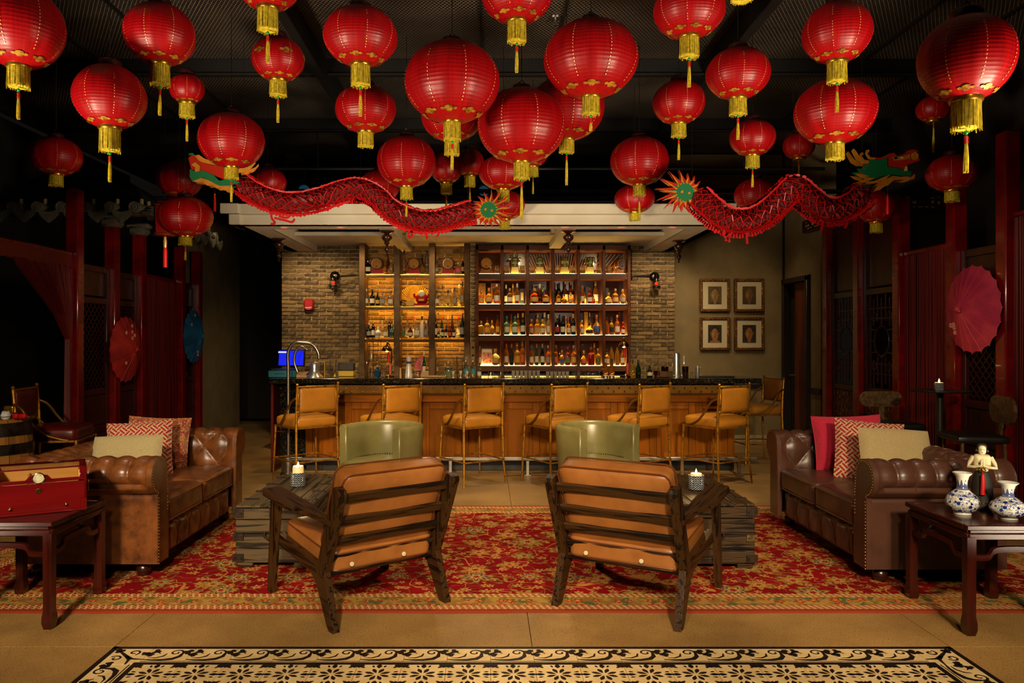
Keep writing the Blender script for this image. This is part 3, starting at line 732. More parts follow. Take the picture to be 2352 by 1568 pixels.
def pillow(label, mat, loc, w_, h_, th, rz, tilt, roll=0., round_=.0):
    b = MB()
    for sg in (-1, 1):
        def fn(u, v):
            x, z = -1 + 2 * u, -1 + 2 * v
            pin = 1 - .07 * (1 - abs(x) ** 2) * 0 
            X_ = x * (w_ / 2) * (1 - .05 * (1 - z * z) * (1 if round_ == 0 else -.4)); Z_ = z * (h_ / 2) * (1 - .06 * (1 - x * x) * (1 if round_ == 0 else -.4))
            t_ = th / 2 * (max(0, 1 - abs(x) ** 2.6) * max(0, 1 - abs(z) ** 2.6)) ** .48
            t_ += .006 * MN.noise(Vector((x * 3 + loc[0], z * 3, sg))) * (1 - abs(x)) * (1 - abs(z)) * 2
            return Vector((X_, sg * t_, Z_ + h_ / 2))
        m = MB().grid(fn, 22, 22)
        b.add(m.v, [f if sg < 0 else f[::-1] for f in m.f])
    rot = Matrix.Rotation(rz, 3, 'Z') @ Matrix.Rotation(tilt, 3, 'X') @ Matrix.Rotation(roll, 3, 'Y')
    t = thing('throw_pillow', label, 'pillow', loc, 0, 'throw pillows on the sofas'); t.rotation_euler = rot.to_euler()
    b.build('cover', mat, t, True, 80)
    e = [Vector((x * (w_ / 2) * (1 - .05 * (1 - z * z)), 0, z * (h_ / 2) * (1 - .06 * (1 - x * x)) + h_ / 2)) for x, z in [(-1 + 2 * i / 12, -1) for i in range(12)] + [(1, -1 + 2 * i / 12) for i in range(12)] + [(1 - 2 * i / 12, 1) for i in range(12)] + [(-1, 1 - 2 * i / 12) for i in range(12)]]
    if round_ == 0: MB().tube(e, .004, 5, closed=True).build('seam', mat, t)
    return t
SZ = .475
pillow('coral red brocade pillow, rearmost on the mottled brown sofa', mCORAL, (-2.60, 5.93, SZ), .46, .42, .16, R(18), R(-16), R(4))
pillow('cream and red key pattern pillow on the mottled brown sofa', mKEY, (-2.58, 5.62, SZ), .46, .43, .15, R(16), R(-22), R(-3))
pillow('small plain oatmeal linen pillow on the mottled brown sofa', mLINEN, (-2.51, 5.22, SZ + .07), .47, .30, .13, R(3), R(-24), R(-2), 1)
pillow('bright pink velvet pillow, rearmost on the chocolate sofa', mPINK, (2.80, 5.80, SZ), .50, .445, .16, R(-14), R(-16), R(-3))
pillow('cream and red key pattern pillow on the chocolate sofa', mKEY, (2.77, 5.48, SZ), .47, .45, .15, R(-14), R(-22), R(5))
pillow('natural burlap pillow in front on the chocolate sofa', mLINEN2, (2.82, 5.17, SZ + .06), .47, .36, .13, R(-4), R(-22), R(3), 1)

# ------------------------------------------------------------------ slatted lounge chairs
def lounge_chair(label, loc, rz):
    t = thing('lounge_chair', label, 'chair', loc, rz, 'slat back lounge chairs')
    pd = Vector((0, -.21, .49)).normalized(); pn = Vector((0, .92, .394))
    P = lambda k: Vector((0, .13 - .21 * k, .25 + .49 * k))
    for s_ in (-1, 1):
        x = s_ * .345
        b = MB(); b.prism([(-.028, 0), (.022, 0), (.05, .03), (.165, .205), (.235, .25), (.71, .30), (.71, .365), (.22, .315), (.10, .31), (.065, .255)], x - .02, x + .02, 'x'); b.build('side_rail', mDKW['y'], t, True, 30)
        b = MB(); b.prism([(.095, .25), (.165, .275), (-.035, .735), (-.05, .75), (-.10, .735), (-.105, .715)], x - .024, x + .024, 'x'); b.build('back_post', mDKW['z'], t, True, 30)
        b = MB(); b.prism([(.738, 0), (.788, 0), (.735, .575), (.635, .575)], s_ * .378 - .018, s_ * .378 + .018, 'x'); b.build('front_leg', mDKW['z'], t, True, 30)
        pl = [(.335, -.01), (.375, -.01), (.392, .18), (.43, .30), (.452, .38), (.455, .70), (.44, .745), (.345, .755), (.325, .72), (.322, .36), (.335, .22)]
        b = MB(); b.M = Matrix.Translation((0, .0, .545)) @ Matrix.Rotation(R(4.2), 4, 'X'); b.prism([(s_ * p[0], p[1]) for p in pl], 0, .028, 'z'); b.build('armrest', mDKW['y'], t, True, 30)
    for k in (.17, .385, .615, .875):
        c = P(k) + pn * .012; b = MB(); b.box(c, (.645, .022, .052), .005, Matrix.Rotation(atan2(.21, .49), 3, 'X')); b.build('slat', mDKW['x'], t, True, 30)
    MB().box((0, .13, .262), (.66, .03, .035), .004).build('rear_rail', mDKW['x'], t); MB().box((0, .69, .325), (.66, .03, .05), .004).build('front_rail', mDKW['x'], t)
    rm = Matrix.Rotation(R(5.5), 3, 'X')
    b = MB(); b.soft((0, .405, .35), (.312, .315, .068), .035, 12, (0, 0, .02), .005, rm, seed=loc[0] * 7); sc_ = b.build('seat_cushion', mCOGNAC, t, True, 80)
    b = MB()
    for z in (.044, -.044): b.tube([rm @ Vector((x, y, z)) + Vector((0, .405, .35)) for x, y in rrect(.313, .316, .05, 3)], .005, 5, closed=True)
    b.build('piping', mPIPE_, sc_)
    rb = Matrix.Rotation(atan2(.21, .49), 3, 'X'); c = P(.62) + pn * .092
    b = MB(); b.soft(c, (.315, .066, .25), .04, 12, (0, .016, 0), .005, rb, seed=loc[0] * 3); bc = b.build('back_cushion', mCOGNAC, t, True, 80)
    b = MB()
    for y in (.05, -.05): b.tube([rb @ Vector((x, y, z)) + c for x, z in rrect(.316, .251, .05, 3)], .005, 5, closed=True)
    b.build('piping', mPIPE_, bc)
    for x in (-.2, .12):
        MB().lathe([(.013, 0), (.012, .005), (.0001, .007)], 12).build('snap_button', M('bone', '#c9bfa0', .4), sc_).matrix_local = Matrix.Translation((x, .083, .30)) @ Matrix.Rotation(R(90), 4, 'X')
    return t
lounge_chair('cognac leather slat-back lounge chair left of centre, turned towards the left sofa', (-.51, 4.085, .002), R(37))
lounge_chair('cognac leather slat-back lounge chair right of centre, turned towards the right sofa', (.69, 4.07, .002), R(-29.5))

# ------------------------------------------------------------------ trunk coffee tables
def trunk(label, x0, x1, y0, y1, h, W, plate):
    t = thing('trunk_table', label, 'trunk', ((x0 + x1) / 2, (y0 + y1) / 2, .012), 0, 'wooden trunk coffee tables'); h -= .012
    wx, wy = (x1 - x0) / 2, (y1 - y0) / 2; rnd = random.Random(int(x0 * 100))
    MB().box((0, 0, h / 2 + .01), (2 * wx - .05, 2 * wy - .05, h - .05)).build('body', mIRON, t)
    lid = .085; zs = [.03, .125, .22, h - lid - .004]
    for k in range(3):
        z0, z1 = zs[k], zs[k + 1]
        for sy in (-1, 1): MB().box((0, sy * (wy - .014), (z0 + z1) / 2), (2 * wx - .004, .028, z1 - z0 - .003), .003).build('plank', W['x'], t, False)
        for sx in (-1, 1): MB().box((sx * (wx - .014), 0, (z0 + z1) / 2), (.028, 2 * wy - .058, z1 - z0 - .003), .003).build('plank', W['y'], t, False)
    for sy in (-1, 1): MB().box((0, sy * (wy - .012), h - lid / 2), (2 * wx + .006, .03, lid - .004), .004).build('lid_edge', W['x'], t, False)
    for sx in (-1, 1): MB().box((sx * (wx - .012), 0, h - lid / 2), (.03, 2 * wy - .05, lid - .004), .004).build('lid_edge', W['y'], t, False)
    n = 4
    for k in range(n):
        xa = -wx + 2 * wx * k / n; MB().box((xa + wx / n, 0, h - .004 + rnd.uniform(-.002, .002)), (2 * wx / n - .004, 2 * wy + .006, .022), .004).build('top_plank', W['y'], t, False)
    for sx in (-1, 1):
        for sy in (-1, 1): MB().box((sx * (wx - .06), sy * (wy - .06), .018), (.1, .1, .036), .004).build('foot_block', W['x'], t)
    # iron straps and corner plates on the four faces and the lid
    for sy in (-1, 1):
        for fx in (-.5 + .04, 0, .5 - .04):
            for z, hh in ((.065, .05), (.20, .045), (h - .042, .062)):
                if fx == 0 and z == .20: continue
                ww = .072 if fx else .045
                p = MB(); p.box((fx * 2 * wx, sy * (wy + .005), z), (ww, .008, hh), .002); o = p.build('corner_plate' if fx else 'strap', plate if rnd.random() < .3 else mIRON, t, False)
                r_ = MB()
                for dx in (-.4, .4): r_.ball((fx * 2 * wx + dx * ww * .75, sy * (wy + .009), z), .006, 8, 4)
                r_.build('rivets', mIRON, o)
    for sx in (-1, 1):
        for fy in (-.46, 0, .46):
            for z, hh in ((.065, .05), (.20, .045), (h - .042, .062)):
                MB().box((sx * (wx + .005), fy * 2 * wy, z), (.008, .09, hh), .002).build('side_plate', mIRON, t, False)
        for fy in (-.33, -.1, .13, .36):
            p = MB(); p.box((sx * (wx - .045), fy * 2 * wy, h + .008), (.10, .034, .005), .001); o = p.build('lid_strap', mIRON, t, False)
            r_ = MB()
            for dx in (-.035, .035): r_.ball((sx * (wx - .045) + dx, fy * 2 * wy, h + .011), .006, 8, 4)
            r_.build('rivets', mIRON, o)
    MB().tube(smoothpath([(-.05, -wy - .012, .235), (-.045, -wy - .03, .21), (0, -wy - .036, .195), (.045, -wy - .03, .21), (.05, -wy - .012, .235)], 4), .008, 8).build('handle', mIRON, t)
    return t
trunk('weathered grey plank trunk with iron corners, left, holding the tall candle', -1.64, -1.15, 4.93, 6.07, .41, mTRW, mIRON)
trunk('dark plank trunk with brass and rust brackets, right, holding the low candle', 1.22, 1.74, 4.90, 5.97, .425, mTRD, mBRASSP)
# ------------------------------------------------------------------ candles
def mat_cutglass():
    m, nt, b = newmat('cut_glass'); x, y, z = xyz(nt, coords(nt)); a = y.atan2(x) * 9.0
    f = (((z * 420) + (a * 1.0).sin().abs() * 5).sin() * .5 + .5)
    nt.links.new(mixc(nt, f.gt(.62), '#07080a', '#9aa0a8'), b.inputs['Base Color']); setin(b, rough=.08, spec=.8, coat=.6); bumpn(nt, b, f, .8, .004); return m
mCUT = mat_cutglass(); mWAX = M('wax', '#e8c79a', .5, sss=.0, emit='#ffb060', estr=.35); mFLAME = M('flame', '#ffd080', .5, emit='#ffc060', estr=26.)  # wax carries a faint emission in place of flame light
def candle(label, loc, tall, r=.056, h=.10, name='candle_glass', power=1.6):
    t = thing(name, label, 'candle', loc)
    MB().lathe([(r * .94, 0), (r, .006), (r, h), (r * .93, h), (r * .9, .02), (.0001, .018)], 28).build('cut_glass_cup', mCUT, t)
    zt = h + tall
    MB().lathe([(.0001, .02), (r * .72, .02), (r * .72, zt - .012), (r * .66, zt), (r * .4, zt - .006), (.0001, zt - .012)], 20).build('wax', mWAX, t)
    fz = zt - .005
    MB().lathe([(.0005, 0), (.006, .006), (.0075, .014), (.004, .026), (.0003, .038)], 10, (0, 0, fz)).build('flame', mFLAME, t)
    d = bpy.data.lights.new('candle_light', 'POINT'); d.energy = power; d.color = AMB; d.shadow_soft_size = .015; o = bpy.data.objects.new('candle_light', d); COL.objects.link(o); o.location = (0, 0, fz + .03); o.parent = t
    return t
candle('tall melted candle in black cut glass on the grey trunk', (-1.39, 5.57, .422), .045); candle('low burning candle in black cut glass on the dark trunk', (1.488, 5.37, .437), .012)

# ------------------------------------------------------------------ olive tub chairs
def tub_chair(label, loc, rz):
    t = thing('tub_chair', label, 'chair', loc, rz, 'olive leather tub chairs')
    R0, th = .30, .075
    path = [(R0, .22), (R0, .10)] + [(R0 * cos(R(a)), R0 * sin(R(a)) - .02) for a in range(0, -181, -10)] + [(-R0, .10), (-R0, .22)]
    path = resample([(x, y, 0) for x, y in path], 52)
    sec = [(-th / 2, .34), (-th / 2 - .004, .55)] + [(-th / 2 * 1.12 * cos(R(a)), .705 + .045 * sin(R(a))) for a in range(0, 181, 22)] + [(th / 2 + .004, .55), (th / 2 - .006, .20)]
    sec = [(-th / 2 + .012, .30)] + sec
    def fn(u, v):
        i = min(int(round(u * 51)), 51); p = path[i]; d = (path[min(i + 1, 51)] - path[max(i - 1, 0)]).normalized(); nr = Vector((d.y, -d.x, 0))
        k = min(int(round(v * (len(sec) - 1))), len(sec) - 1); s_, z = sec[k]; out = -s_
        fl = 1 + .10 * max(0, (z - .4)) / .35
        q = p * fl + Vector((0, 0, 0)); q = q - nr * out * 1.0
        return Vector((q.x, q.y, z))
    b = MB(); b.grid(fn, 52, len(sec)); n = len(sec); b.f.append(tuple(range(n))); b.f.append(tuple(range(51 * n, 52 * n))[::-1]); b.m += [0, 0]
    b.build('barrel_back', mOLIVE, t, True, 50)
    for s_ in (-1, 1): MB().box((s_ * R0 * 1.06, .236, .53), (th + .012, .022, .42), .009).build('arm_front_panel', mOLIVE, t)
    b = MB()
    for i in range(4, 48):
        p = path[i]; d = (path[i + 1] - path[i - 1]).normalized(); nr = Vector((d.y, -d.x, 0))
        for side, zz in ((1, .455), (-1, .25)): 
            q = p * 1.01 + nr * side * (-(th / 2 + .002)) if side < 0 else p * 1.015 + nr * (th / 2 + .004); b.ball((q.x, q.y, zz), .006, 6, 4)
    b.build('nailheads', mNAIL, t, kind='stuff')
    MB().tube([path[25] * 1.06 + Vector((0, .045, z_)) for z_ in (.46, .6, .70)], .003, 5).build('centre_seam', mOLIVE, t)
    seat = [(.255, .0)] + [(.262 * cos(R(a)), .262 * sin(R(a)) - .02) for a in range(0, -181, -12)] + [(-.262, .0), (-.30, .22), (-.27, .335), (-.15, .37), (.15, .37), (.27, .335), (.30, .22)]
    b = MB(); nn = len(seat)
    def sf(u, v):
        i = int(round(u * nn)) % nn; x, y = seat[i]; zz = [(0, .30), (.97, .30), (1, .32), (1, .40), (.96, .43), (.7, .455), (.3, .447), (0, .44)]; k = min(int(round(v * 7)), 7); f, z = zz[k]
        dimp = .012 * tuft(x * f * 3.2 + .25, (y * f) * 3.2) if k >= 5 else 0
        return Vector((x * f, (y - .06) * f + .06, z + dimp))
    b.grid(sf, nn, 8, True, False); b.build('seat', mOLIVE, t, True, 60)
    b = MB(); b.lathe([(.22, .17), (.29, .19), (.30, .30), (.22, .30)], 24); b.build('base', mOLIVE, t)
    for a in (45, 135, 225, 315): MB().tube([(.2 * cos(R(a)), .2 * sin(R(a)), .18), (.24 * cos(R(a)), .24 * sin(R(a)), 0)], [.02, .012], 8).build('leg', mBUN, t)
    return t
tub_chair('olive green leather tub chair behind the left lounge chair', (-.89, 6.60, .012), R(150)).scale = (.9, .9, 1); tub_chair('olive green leather tub chair behind the right lounge chair', (.94, 6.60, .012), R(-150)).scale = (.9, .9, 1)

# ------------------------------------------------------------------ rosewood side tables
def side_table(label, x0, x1, y0, y1, h):
    t = thing('side_table', label, 'table', ((x0 + x1) / 2, (y0 + y1) / 2, 0), 0, 'rosewood side tables'); wx, wy = (x1 - x0) / 2, (y1 - y0) / 2
    MB().box((0, 0, h - .006), (2 * wx - .07, 2 * wy - .07, .012), .001).build('top_panel', mROSE['x'], t, False)
    b = MB()
    for s_ in (-1, 1):
        b.box((0, s_ * (wy - .017), h - .011), (2 * wx, .036, .026), .004); b.box((s_ * (wx - .017), 0, h - .011), (.036, 2 * wy - .07, .026), .004)
    b.build('top_frame', mROSE['x'], t)
    b = MB()
    for s_ in (-1, 1):
        b.box((0, s_ * (wy - .03), h - .032), (2 * wx - .05, .03, .018), .002); b.box((s_ * (wx - .03), 0, h - .032), (.03, 2 * wy - .05, .018), .002)
        b.box((0, s_ * (wy - .022), h - .058), (2 * wx - .03, .03, .034), .005); b.box((s_ * (wx - .022), 0, h - .058), (.03, 2 * wy - .03, .034), .005)
    b.build('apron', mROSE['x'], t)
    for sx in (-1, 1):
        for sy in (-1, 1):
            b = MB(); x, y = sx * (wx - .026), sy * (wy - .026)
            prof = [(.020, 0), (.027, .03), (.027, .06), (.022, .10), (.023, h - .06)]; b.lathe([(r * 1.414, z) for r, z in prof], 4, (x, y, 0)); b.build('leg', mROSE['z'], t, True, 30)
    for s_ in (-1, 1):
        for ax in 'xy':
            Lh = (wx if ax == 'x' else wy) - .04; off = s_ * ((wy if ax == 'x' else wx) - .026); zz = h - .165
            pts = [(-Lh, zz), (-Lh * .62, zz), (-Lh * .42, zz + .038), (Lh * .42, zz + .038), (Lh * .62, zz), (Lh, zz)]
            sm = [(v.x, v.y) for v in smoothpath([(a, c, 0) for a, c in pts], 4)]; poly = [(a, c - .014) for a, c in sm] + [(a, c + .014) for a, c in sm[::-1]]
            b = MB(); b.prism(poly, off - .012, off + .012, 'y' if ax == 'x' else 'x'); b.build('hump_stretcher', mROSE[ax], t, True, 35)
    return t
side_table('red rosewood side table under the cigar humidor', -2.755, -2.245, 3.90, 4.46, .555); side_table('red rosewood side table under the blue and white vases', 2.425, 2.935, 3.815, 4.385, .558)
# ------------------------------------------------------------------ cigar humidor
mCHERRY = grain('cherry_gloss', '#4d0509', '#640a0c', 'x', 3, .12, .0, 1, .8); mCEDAR = grain('cedar', '#d0923c', '#e2ac5c', 'x', 5, .5, .05); mGLASS = thin_glass(); mGOLD = M('polished_gold', '#d8b060', .2, 1.)
hu = thing('cigar_humidor', 'glossy cherry red humidor with glass lid and gold gauge on the left side table', 'humidor', (-2.48, 4.19, .556), R(29))
b = MB(); b.box((0, 0, .012), (.46, .25, .024), .003); b.box((0, .118, .10), (.46, .014, .17), .002); b.box((-.223, 0, .10), (.014, .25, .17), .002); b.box((.223, 0, .10), (.014, .25, .17), .002); b.box((0, -.118, .115), (.46, .014, .10), .002); b.box((-.208, -.118, .045), (.018, .014, .05), .001); b.box((.208, -.118, .045), (.018, .014, .05), .001); b.build('case', mCHERRY, hu)
d = MB().box((0, -.119, .042), (.40, .016, .055), .002).build('drawer', mCHERRY, hu)
for x in (-.13, .13): MB().ball((x, -.133, .042), .009, 10, 6).build('knob', mGOLD, d)
MB().box((0, 0, .15), (.43, .22, .012)).build('cedar_tray', mCEDAR, hu)
b = MB(); b.box((0, .088, .195), (.42, .008, .09)); b.box((-.05, 0, .175), (.008, .18, .04)); b.box((.192, 0, .19), (.006, .18, .07)); b.box((-.192, 0, .19), (.006, .18, .07)); b.build('cedar_divider', mCEDAR, hu)
b = MB(); b.box((-.212, 0, .208), (.036, .25, .08), .003); b.box((.212, 0, .208), (.036, .25, .08), .003); b.box((0, .108, .208), (.46, .034, .08), .003); b.box((0, -.12, .177), (.46, .012, .018), .003); b.box((0, -.12, .244), (.46, .010, .008), .002)
b.prism([(-.075, .18), (-.06, .188), (-.042, .208), (0, .216), (.042, .208), (.06, .188), (.075, .18)], -.126, -.114, 'y'); b.build('lid_frame', mCHERRY, hu)
b = MB(); b.box((0, -.115, .213), (.39, .003, .058)); b.box((0, -.01, .249), (.39, .21, .003)); b.build('lid_glass', mGLASS, hu)
ga = MB().lathe([(.03, 0), (.03, .006), (.026, .008)], 24).build('gauge', M('chrome', '#cfcfcf', .1, 1.), hu); ga.matrix_local = Matrix.Translation((0, -.126, .195)) @ Matrix.Rotation(R(90), 4, 'X')
MB().lathe([(.0001, .0085), (.0255, .0085)], 24).build('dial', M('dial_cream', '#ded6b0', .4), ga)
lk = MB().lathe([(.014, 0), (.014, .004), (.009, .005), (.0001, .003)], 18).build('lock', mGOLD, hu); lk.matrix_local = Matrix.Translation((0, -.126, .125)) @ Matrix.Rotation(R(90), 4, 'X')
b = MB(); b.ball((.238, -.09, .155), .006, 8, 5); b.tube([(.238, -.09, .15), (.238, -.09, .10)], .003, 6); b.box((.238, -.09, .13), (.004, .012, .02)); b.build('key', mGOLD, hu)
# ------------------------------------------------------------------ vases and figurine on the right table
def mat_porcelain(h):
    m, nt, b = newmat('blue_white_porcelain'); v = coords(nt); x, y, z = xyz(nt, v)
    vo = nt.nodes.new('ShaderNodeTexVoronoi'); vo.inputs['Scale'].default_value = 34; nt.links.new(v, vo.inputs['Vector']); d = X(vo.outputs['Distance'])
    vo2 = nt.nodes.new('ShaderNodeTexVoronoi'); vo2.inputs['Scale'].default_value = 80; nt.links.new(v, vo2.inputs['Vector']); d2 = X(vo2.outputs['Distance'])
    n = noise(nt, v, 55, 2, .5, 1.); vine = 1 - (n - .5).abs().ss(.018, .045)
    f = (1 - d.ss(.30, .36)).mx(vine * .9).mx((1 - d2.ss(.16, .22)) * .9)
    zz = z / h; nk = zz.gt(.60) * zz.lt(.80 + 0); leaf = (y.atan2(x) * 9).sin() * .07
    neck = (zz.gt(.615) * (zz + leaf).lt(.76)) * .9; f = f * zz.lt(.585) * zz.gt(.10)
    ln = ((zz - .60).abs().lt(.010)).mx((zz - .46).abs().lt(.006)).mx((zz - .49).abs().lt(.004)).mx(((zz - .085).abs().lt(.012)))
    blue = mixc(nt, noise(nt, v, 40, 2).ss(.35, .65), '#1d3a86', '#0f2260')
    nt.links.new(mixc(nt, f.mx(neck).mx(ln), '#d9d9d0', blue), b.inputs['Base Color']); setin(b, rough=.08, coat=.8); return m
VP = [(.26, 0), (.27, .02), (.25, .05), (.40, .11), (.50, .24), (.505, .30), (.44, .42), (.30, .52), (.17, .60), (.155, .70), (.165, .80), (.20, .90), (.285, .97), (.29, .985), (.27, .985), (.18, .89), (.0001, .80)]
def vase(label, loc, h, wmax, squash=1.):
    prof = [(r * wmax, z * h) for r, z in VP]; t = MB().lathe(prof, 36).build('porcelain_vase', mat_porcelain(h), None, True, 60); t.location = loc
    return tag(t, label, 'vase', 'blue and white vases')
vase('taller blue and white porcelain vase on the left front of the right side table', (2.567, 4.08, .559), .226, .164); vase('shorter squat blue and white porcelain vase right of the white figurine', (2.745, 3.98, .559), .192, .172)
fg = thing('lady_figurine', 'white lady figurine in a black skirt with red tassel, praying hands', 'figurine', (2.752, 4.2, .559), R(-30))
mIVORY = M('ivory_paint', '#d8cca6', .5, col2='#c6b88e', ns=30); mCHAR = M('charcoal_paint', '#1c1b17', .6, col2='#292722', ns=20); mREDT = M('red_silk', '#c40f0c', .6)
MB().lathe([(.054, 0), (.055, .02), (.053, .06), (.052, .12), (.045, .17), (.034, .205), (.028, .215)], 24).build('skirt', mCHAR, fg)
MB().lathe([(.0556, .036), (.0558, .038), (.0552, .045), (.0535, .046)], 24).build('gold_band', mGOLD, fg)
MB().lathe([(.03, .212), (.031, .225), (.029, .232)], 20).build('waist_belt', mIVORY, fg)
b = MB(); b.soft((0, 0, .262), (.042, .024, .042), .02, 8); b.lathe([(.012, .285), (.010, .30), (.011, .312)], 10); b.build('torso', mIVORY, fg)
for s_ in (-1, 1):
    MB().tube([(s_ * .04, 0, .288), (s_ * .058, -.01, .255), (s_ * .064, -.018, .232), (s_ * .035, -.035, .236), (s_ * .005, -.045, .245), (s_ * .004, -.046, .27), (s_ * .003, -.046, .283)], [.013, .011, .010, .008, .007, .006, .003], 8).build('arm', mIVORY, fg)
hd = MB(); hd.soft((0, -.002, .328), (.019, .021, .027), .017, 8); hd.prism([(-.004, .322), (.004, .322), (.0, .335)], -.026, -.02, 'y'); hd = hd.build('head', mIVORY, fg)
MB().soft((0, .006, .338), (.024, .022, .024), .018, 8).build('hair', M('grey_hair', '#2c2a22', .6), hd)
for s_ in (-1, 1): MB().ball((s_ * .024, .002, .322), .009, 8, 5).build('hair_bun', M('grey_hair', '#2c2a22', .6), hd)
for s_ in (-1, 1): MB().ball((s_ * .008, -.0225, .331), .0022, 6, 4).build('eye', mCHAR, hd)
MB().ball((0, -.0235, .315), .0024, 6, 4).build('lips', M('dark_lips', '#5a2a22', .5), hd)
b = MB(); b.ball((0, -.04, .222), .013, 10, 6)
for k in range(8): b.ball((.012 * cos(k * pi / 4), -.042, .222 + .012 * sin(k * pi / 4)), .006, 6, 4)
b.build('gold_brooch', mGOLD, fg)
b = MB(); b.lathe([(.006, .2), (.008, .19), (.012, .10), (.014, .09), (.0001, .09)], 12, (0, -.062, 0)); b.tube([(0, -.044, .215), (0, -.06, .2)], .002, 5); b.build('red_tassel', mREDT, fg)
# ------------------------------------------------------------------ bar counter
BYF = 8.62; BX0, BX1 = -2.37, 2.83
def mat_granite():
    m, nt, b = newmat('black_granite'); v = coords(nt); n = noise(nt, v, 90, 3, .7); n2 = noise(nt, v, 30, 3)
    nt.links.new(mixc(nt, n.ss(.52, .68) * n2.ss(.3, .6), '#0d0c0a', '#5b5542'), b.inputs['Base Color']); setin(b, rough=.12, coat=.3); return m
mGRAN = mat_granite(); mOAK = {a: grain('bar_wood_' + a, '#8e4d09', '#744006', a, 7, .5, .04, 2, 0., lng=.08, spec=.06) for a in 'xz'}; mBAND = leather('tan_band_leather', '#7a5410', '#5f4009', .55, 9, spec=.15)
mSTEEL = M('steel', '#a8a49c', .3, 1.); mBRSTEEL = M('brushed_steel', '#5a4226', .34, .75, col2='#4a351d', ns=10)
bar = thing('bar_counter', 'long wooden bar with black granite top and studded leather band', 'bar', (0, 0, 0))
b = MB(); b.box(((-2.44 + 3.08) / 2, 8.45 + .33, 1.033), (5.52, .66, .058), .006); b.build('granite_top', mGRAN, bar, False)
MB().box((BX0 + .15, BYF + .28, .56), (.30, .5, .88), .004).build('dark_end_panel', mGRAN, bar, False)
MB().box(((-2.07 + BX1) / 2, BYF + .31, .51), (BX1 + 2.07, .5, .99), .004).build('carcass', mOAK['x'], bar, False)
MB().box(((-2.07 + BX1) / 2, BYF + .045, .06), (BX1 + 2.07, .04, .115), .004).build('kickboard', mBLACK, bar, False)
MB().box(((-2.07 + BX1) / 2, BYF - .012, .935), (BX1 + 2.07, .05, .13), .03).build('leather_band', mBAND, bar, True, label='ochre leather band with brass studs')
b = MB()
for r_, z in ((0, .985), (1, .945), (0, .905)):
    x = -2.03 + (.062 if r_ else 0)
    while x < BX1 - .03: b.ball((x, BYF - .038, z), .011, 7, 4); x += .124
b.build('studs', mNAIL, bar, kind='stuff')
MB().box(((-2.07 + BX1) / 2, BYF - .008, .825), (BX1 + 2.07, .05, .085), .012).build('top_rail', mOAK['x'], bar, False)
npan = 11; pw = (BX1 + 2.07) / npan
for k in range(npan):
    x0 = -2.07 + pw * k; xc = x0 + pw / 2
    p = MB(); p.box((xc, BYF + .035, .45), (pw - .14, .02, .60), .006); fr = MB()
    for s_ in (-1, 1): fr.box((xc + s_ * (pw / 2 - .04), BYF + .02, .45), (.078, .03, .66), .004)
    fr.box((xc, BYF + .02, .745), (pw - .16, .03, .08), .004); fr.box((xc, BYF + .02, .165), (pw - .16, .03, .09), .004)
    o = fr.build('panel_frame', mOAK['z'], bar, False); p.build('panel', mOAK['z'], o, False)
b = MB(); b.tube([(-2.2, 8.33, .19), (2.98, 8.33, .19)], .001, 4); b = MB(); b.box((.39, 8.33, .185), (5.18, .05, .04), .006); fr_ = b.build('foot_rail', mSTEEL, bar, False)
for x in (-2.1, -1.25, -.4, .45, 1.3, 2.15, 2.78):
    b = MB(); b.bar((x, 8.33, 0.012), (x, 8.33, .165), .035, .035, .003); b.box((x, 8.33, .008), (.08, .08, .014), .003); b.box((x, 8.47, .15), (.03, .27, .03)); b.build('rail_post', mSTEEL, fr_, False)
# open cabinet at the left end
b = MB(); b.box((-2.42, 8.72, .5), (.03, .4, 1.0), .003); b.build('end_board', mMAHOG, bar)
b = MB(); b.box((-2.3, 8.62, .45), (.2, .03, .012)); b.build('end_shelf', mMAHOG, bar)
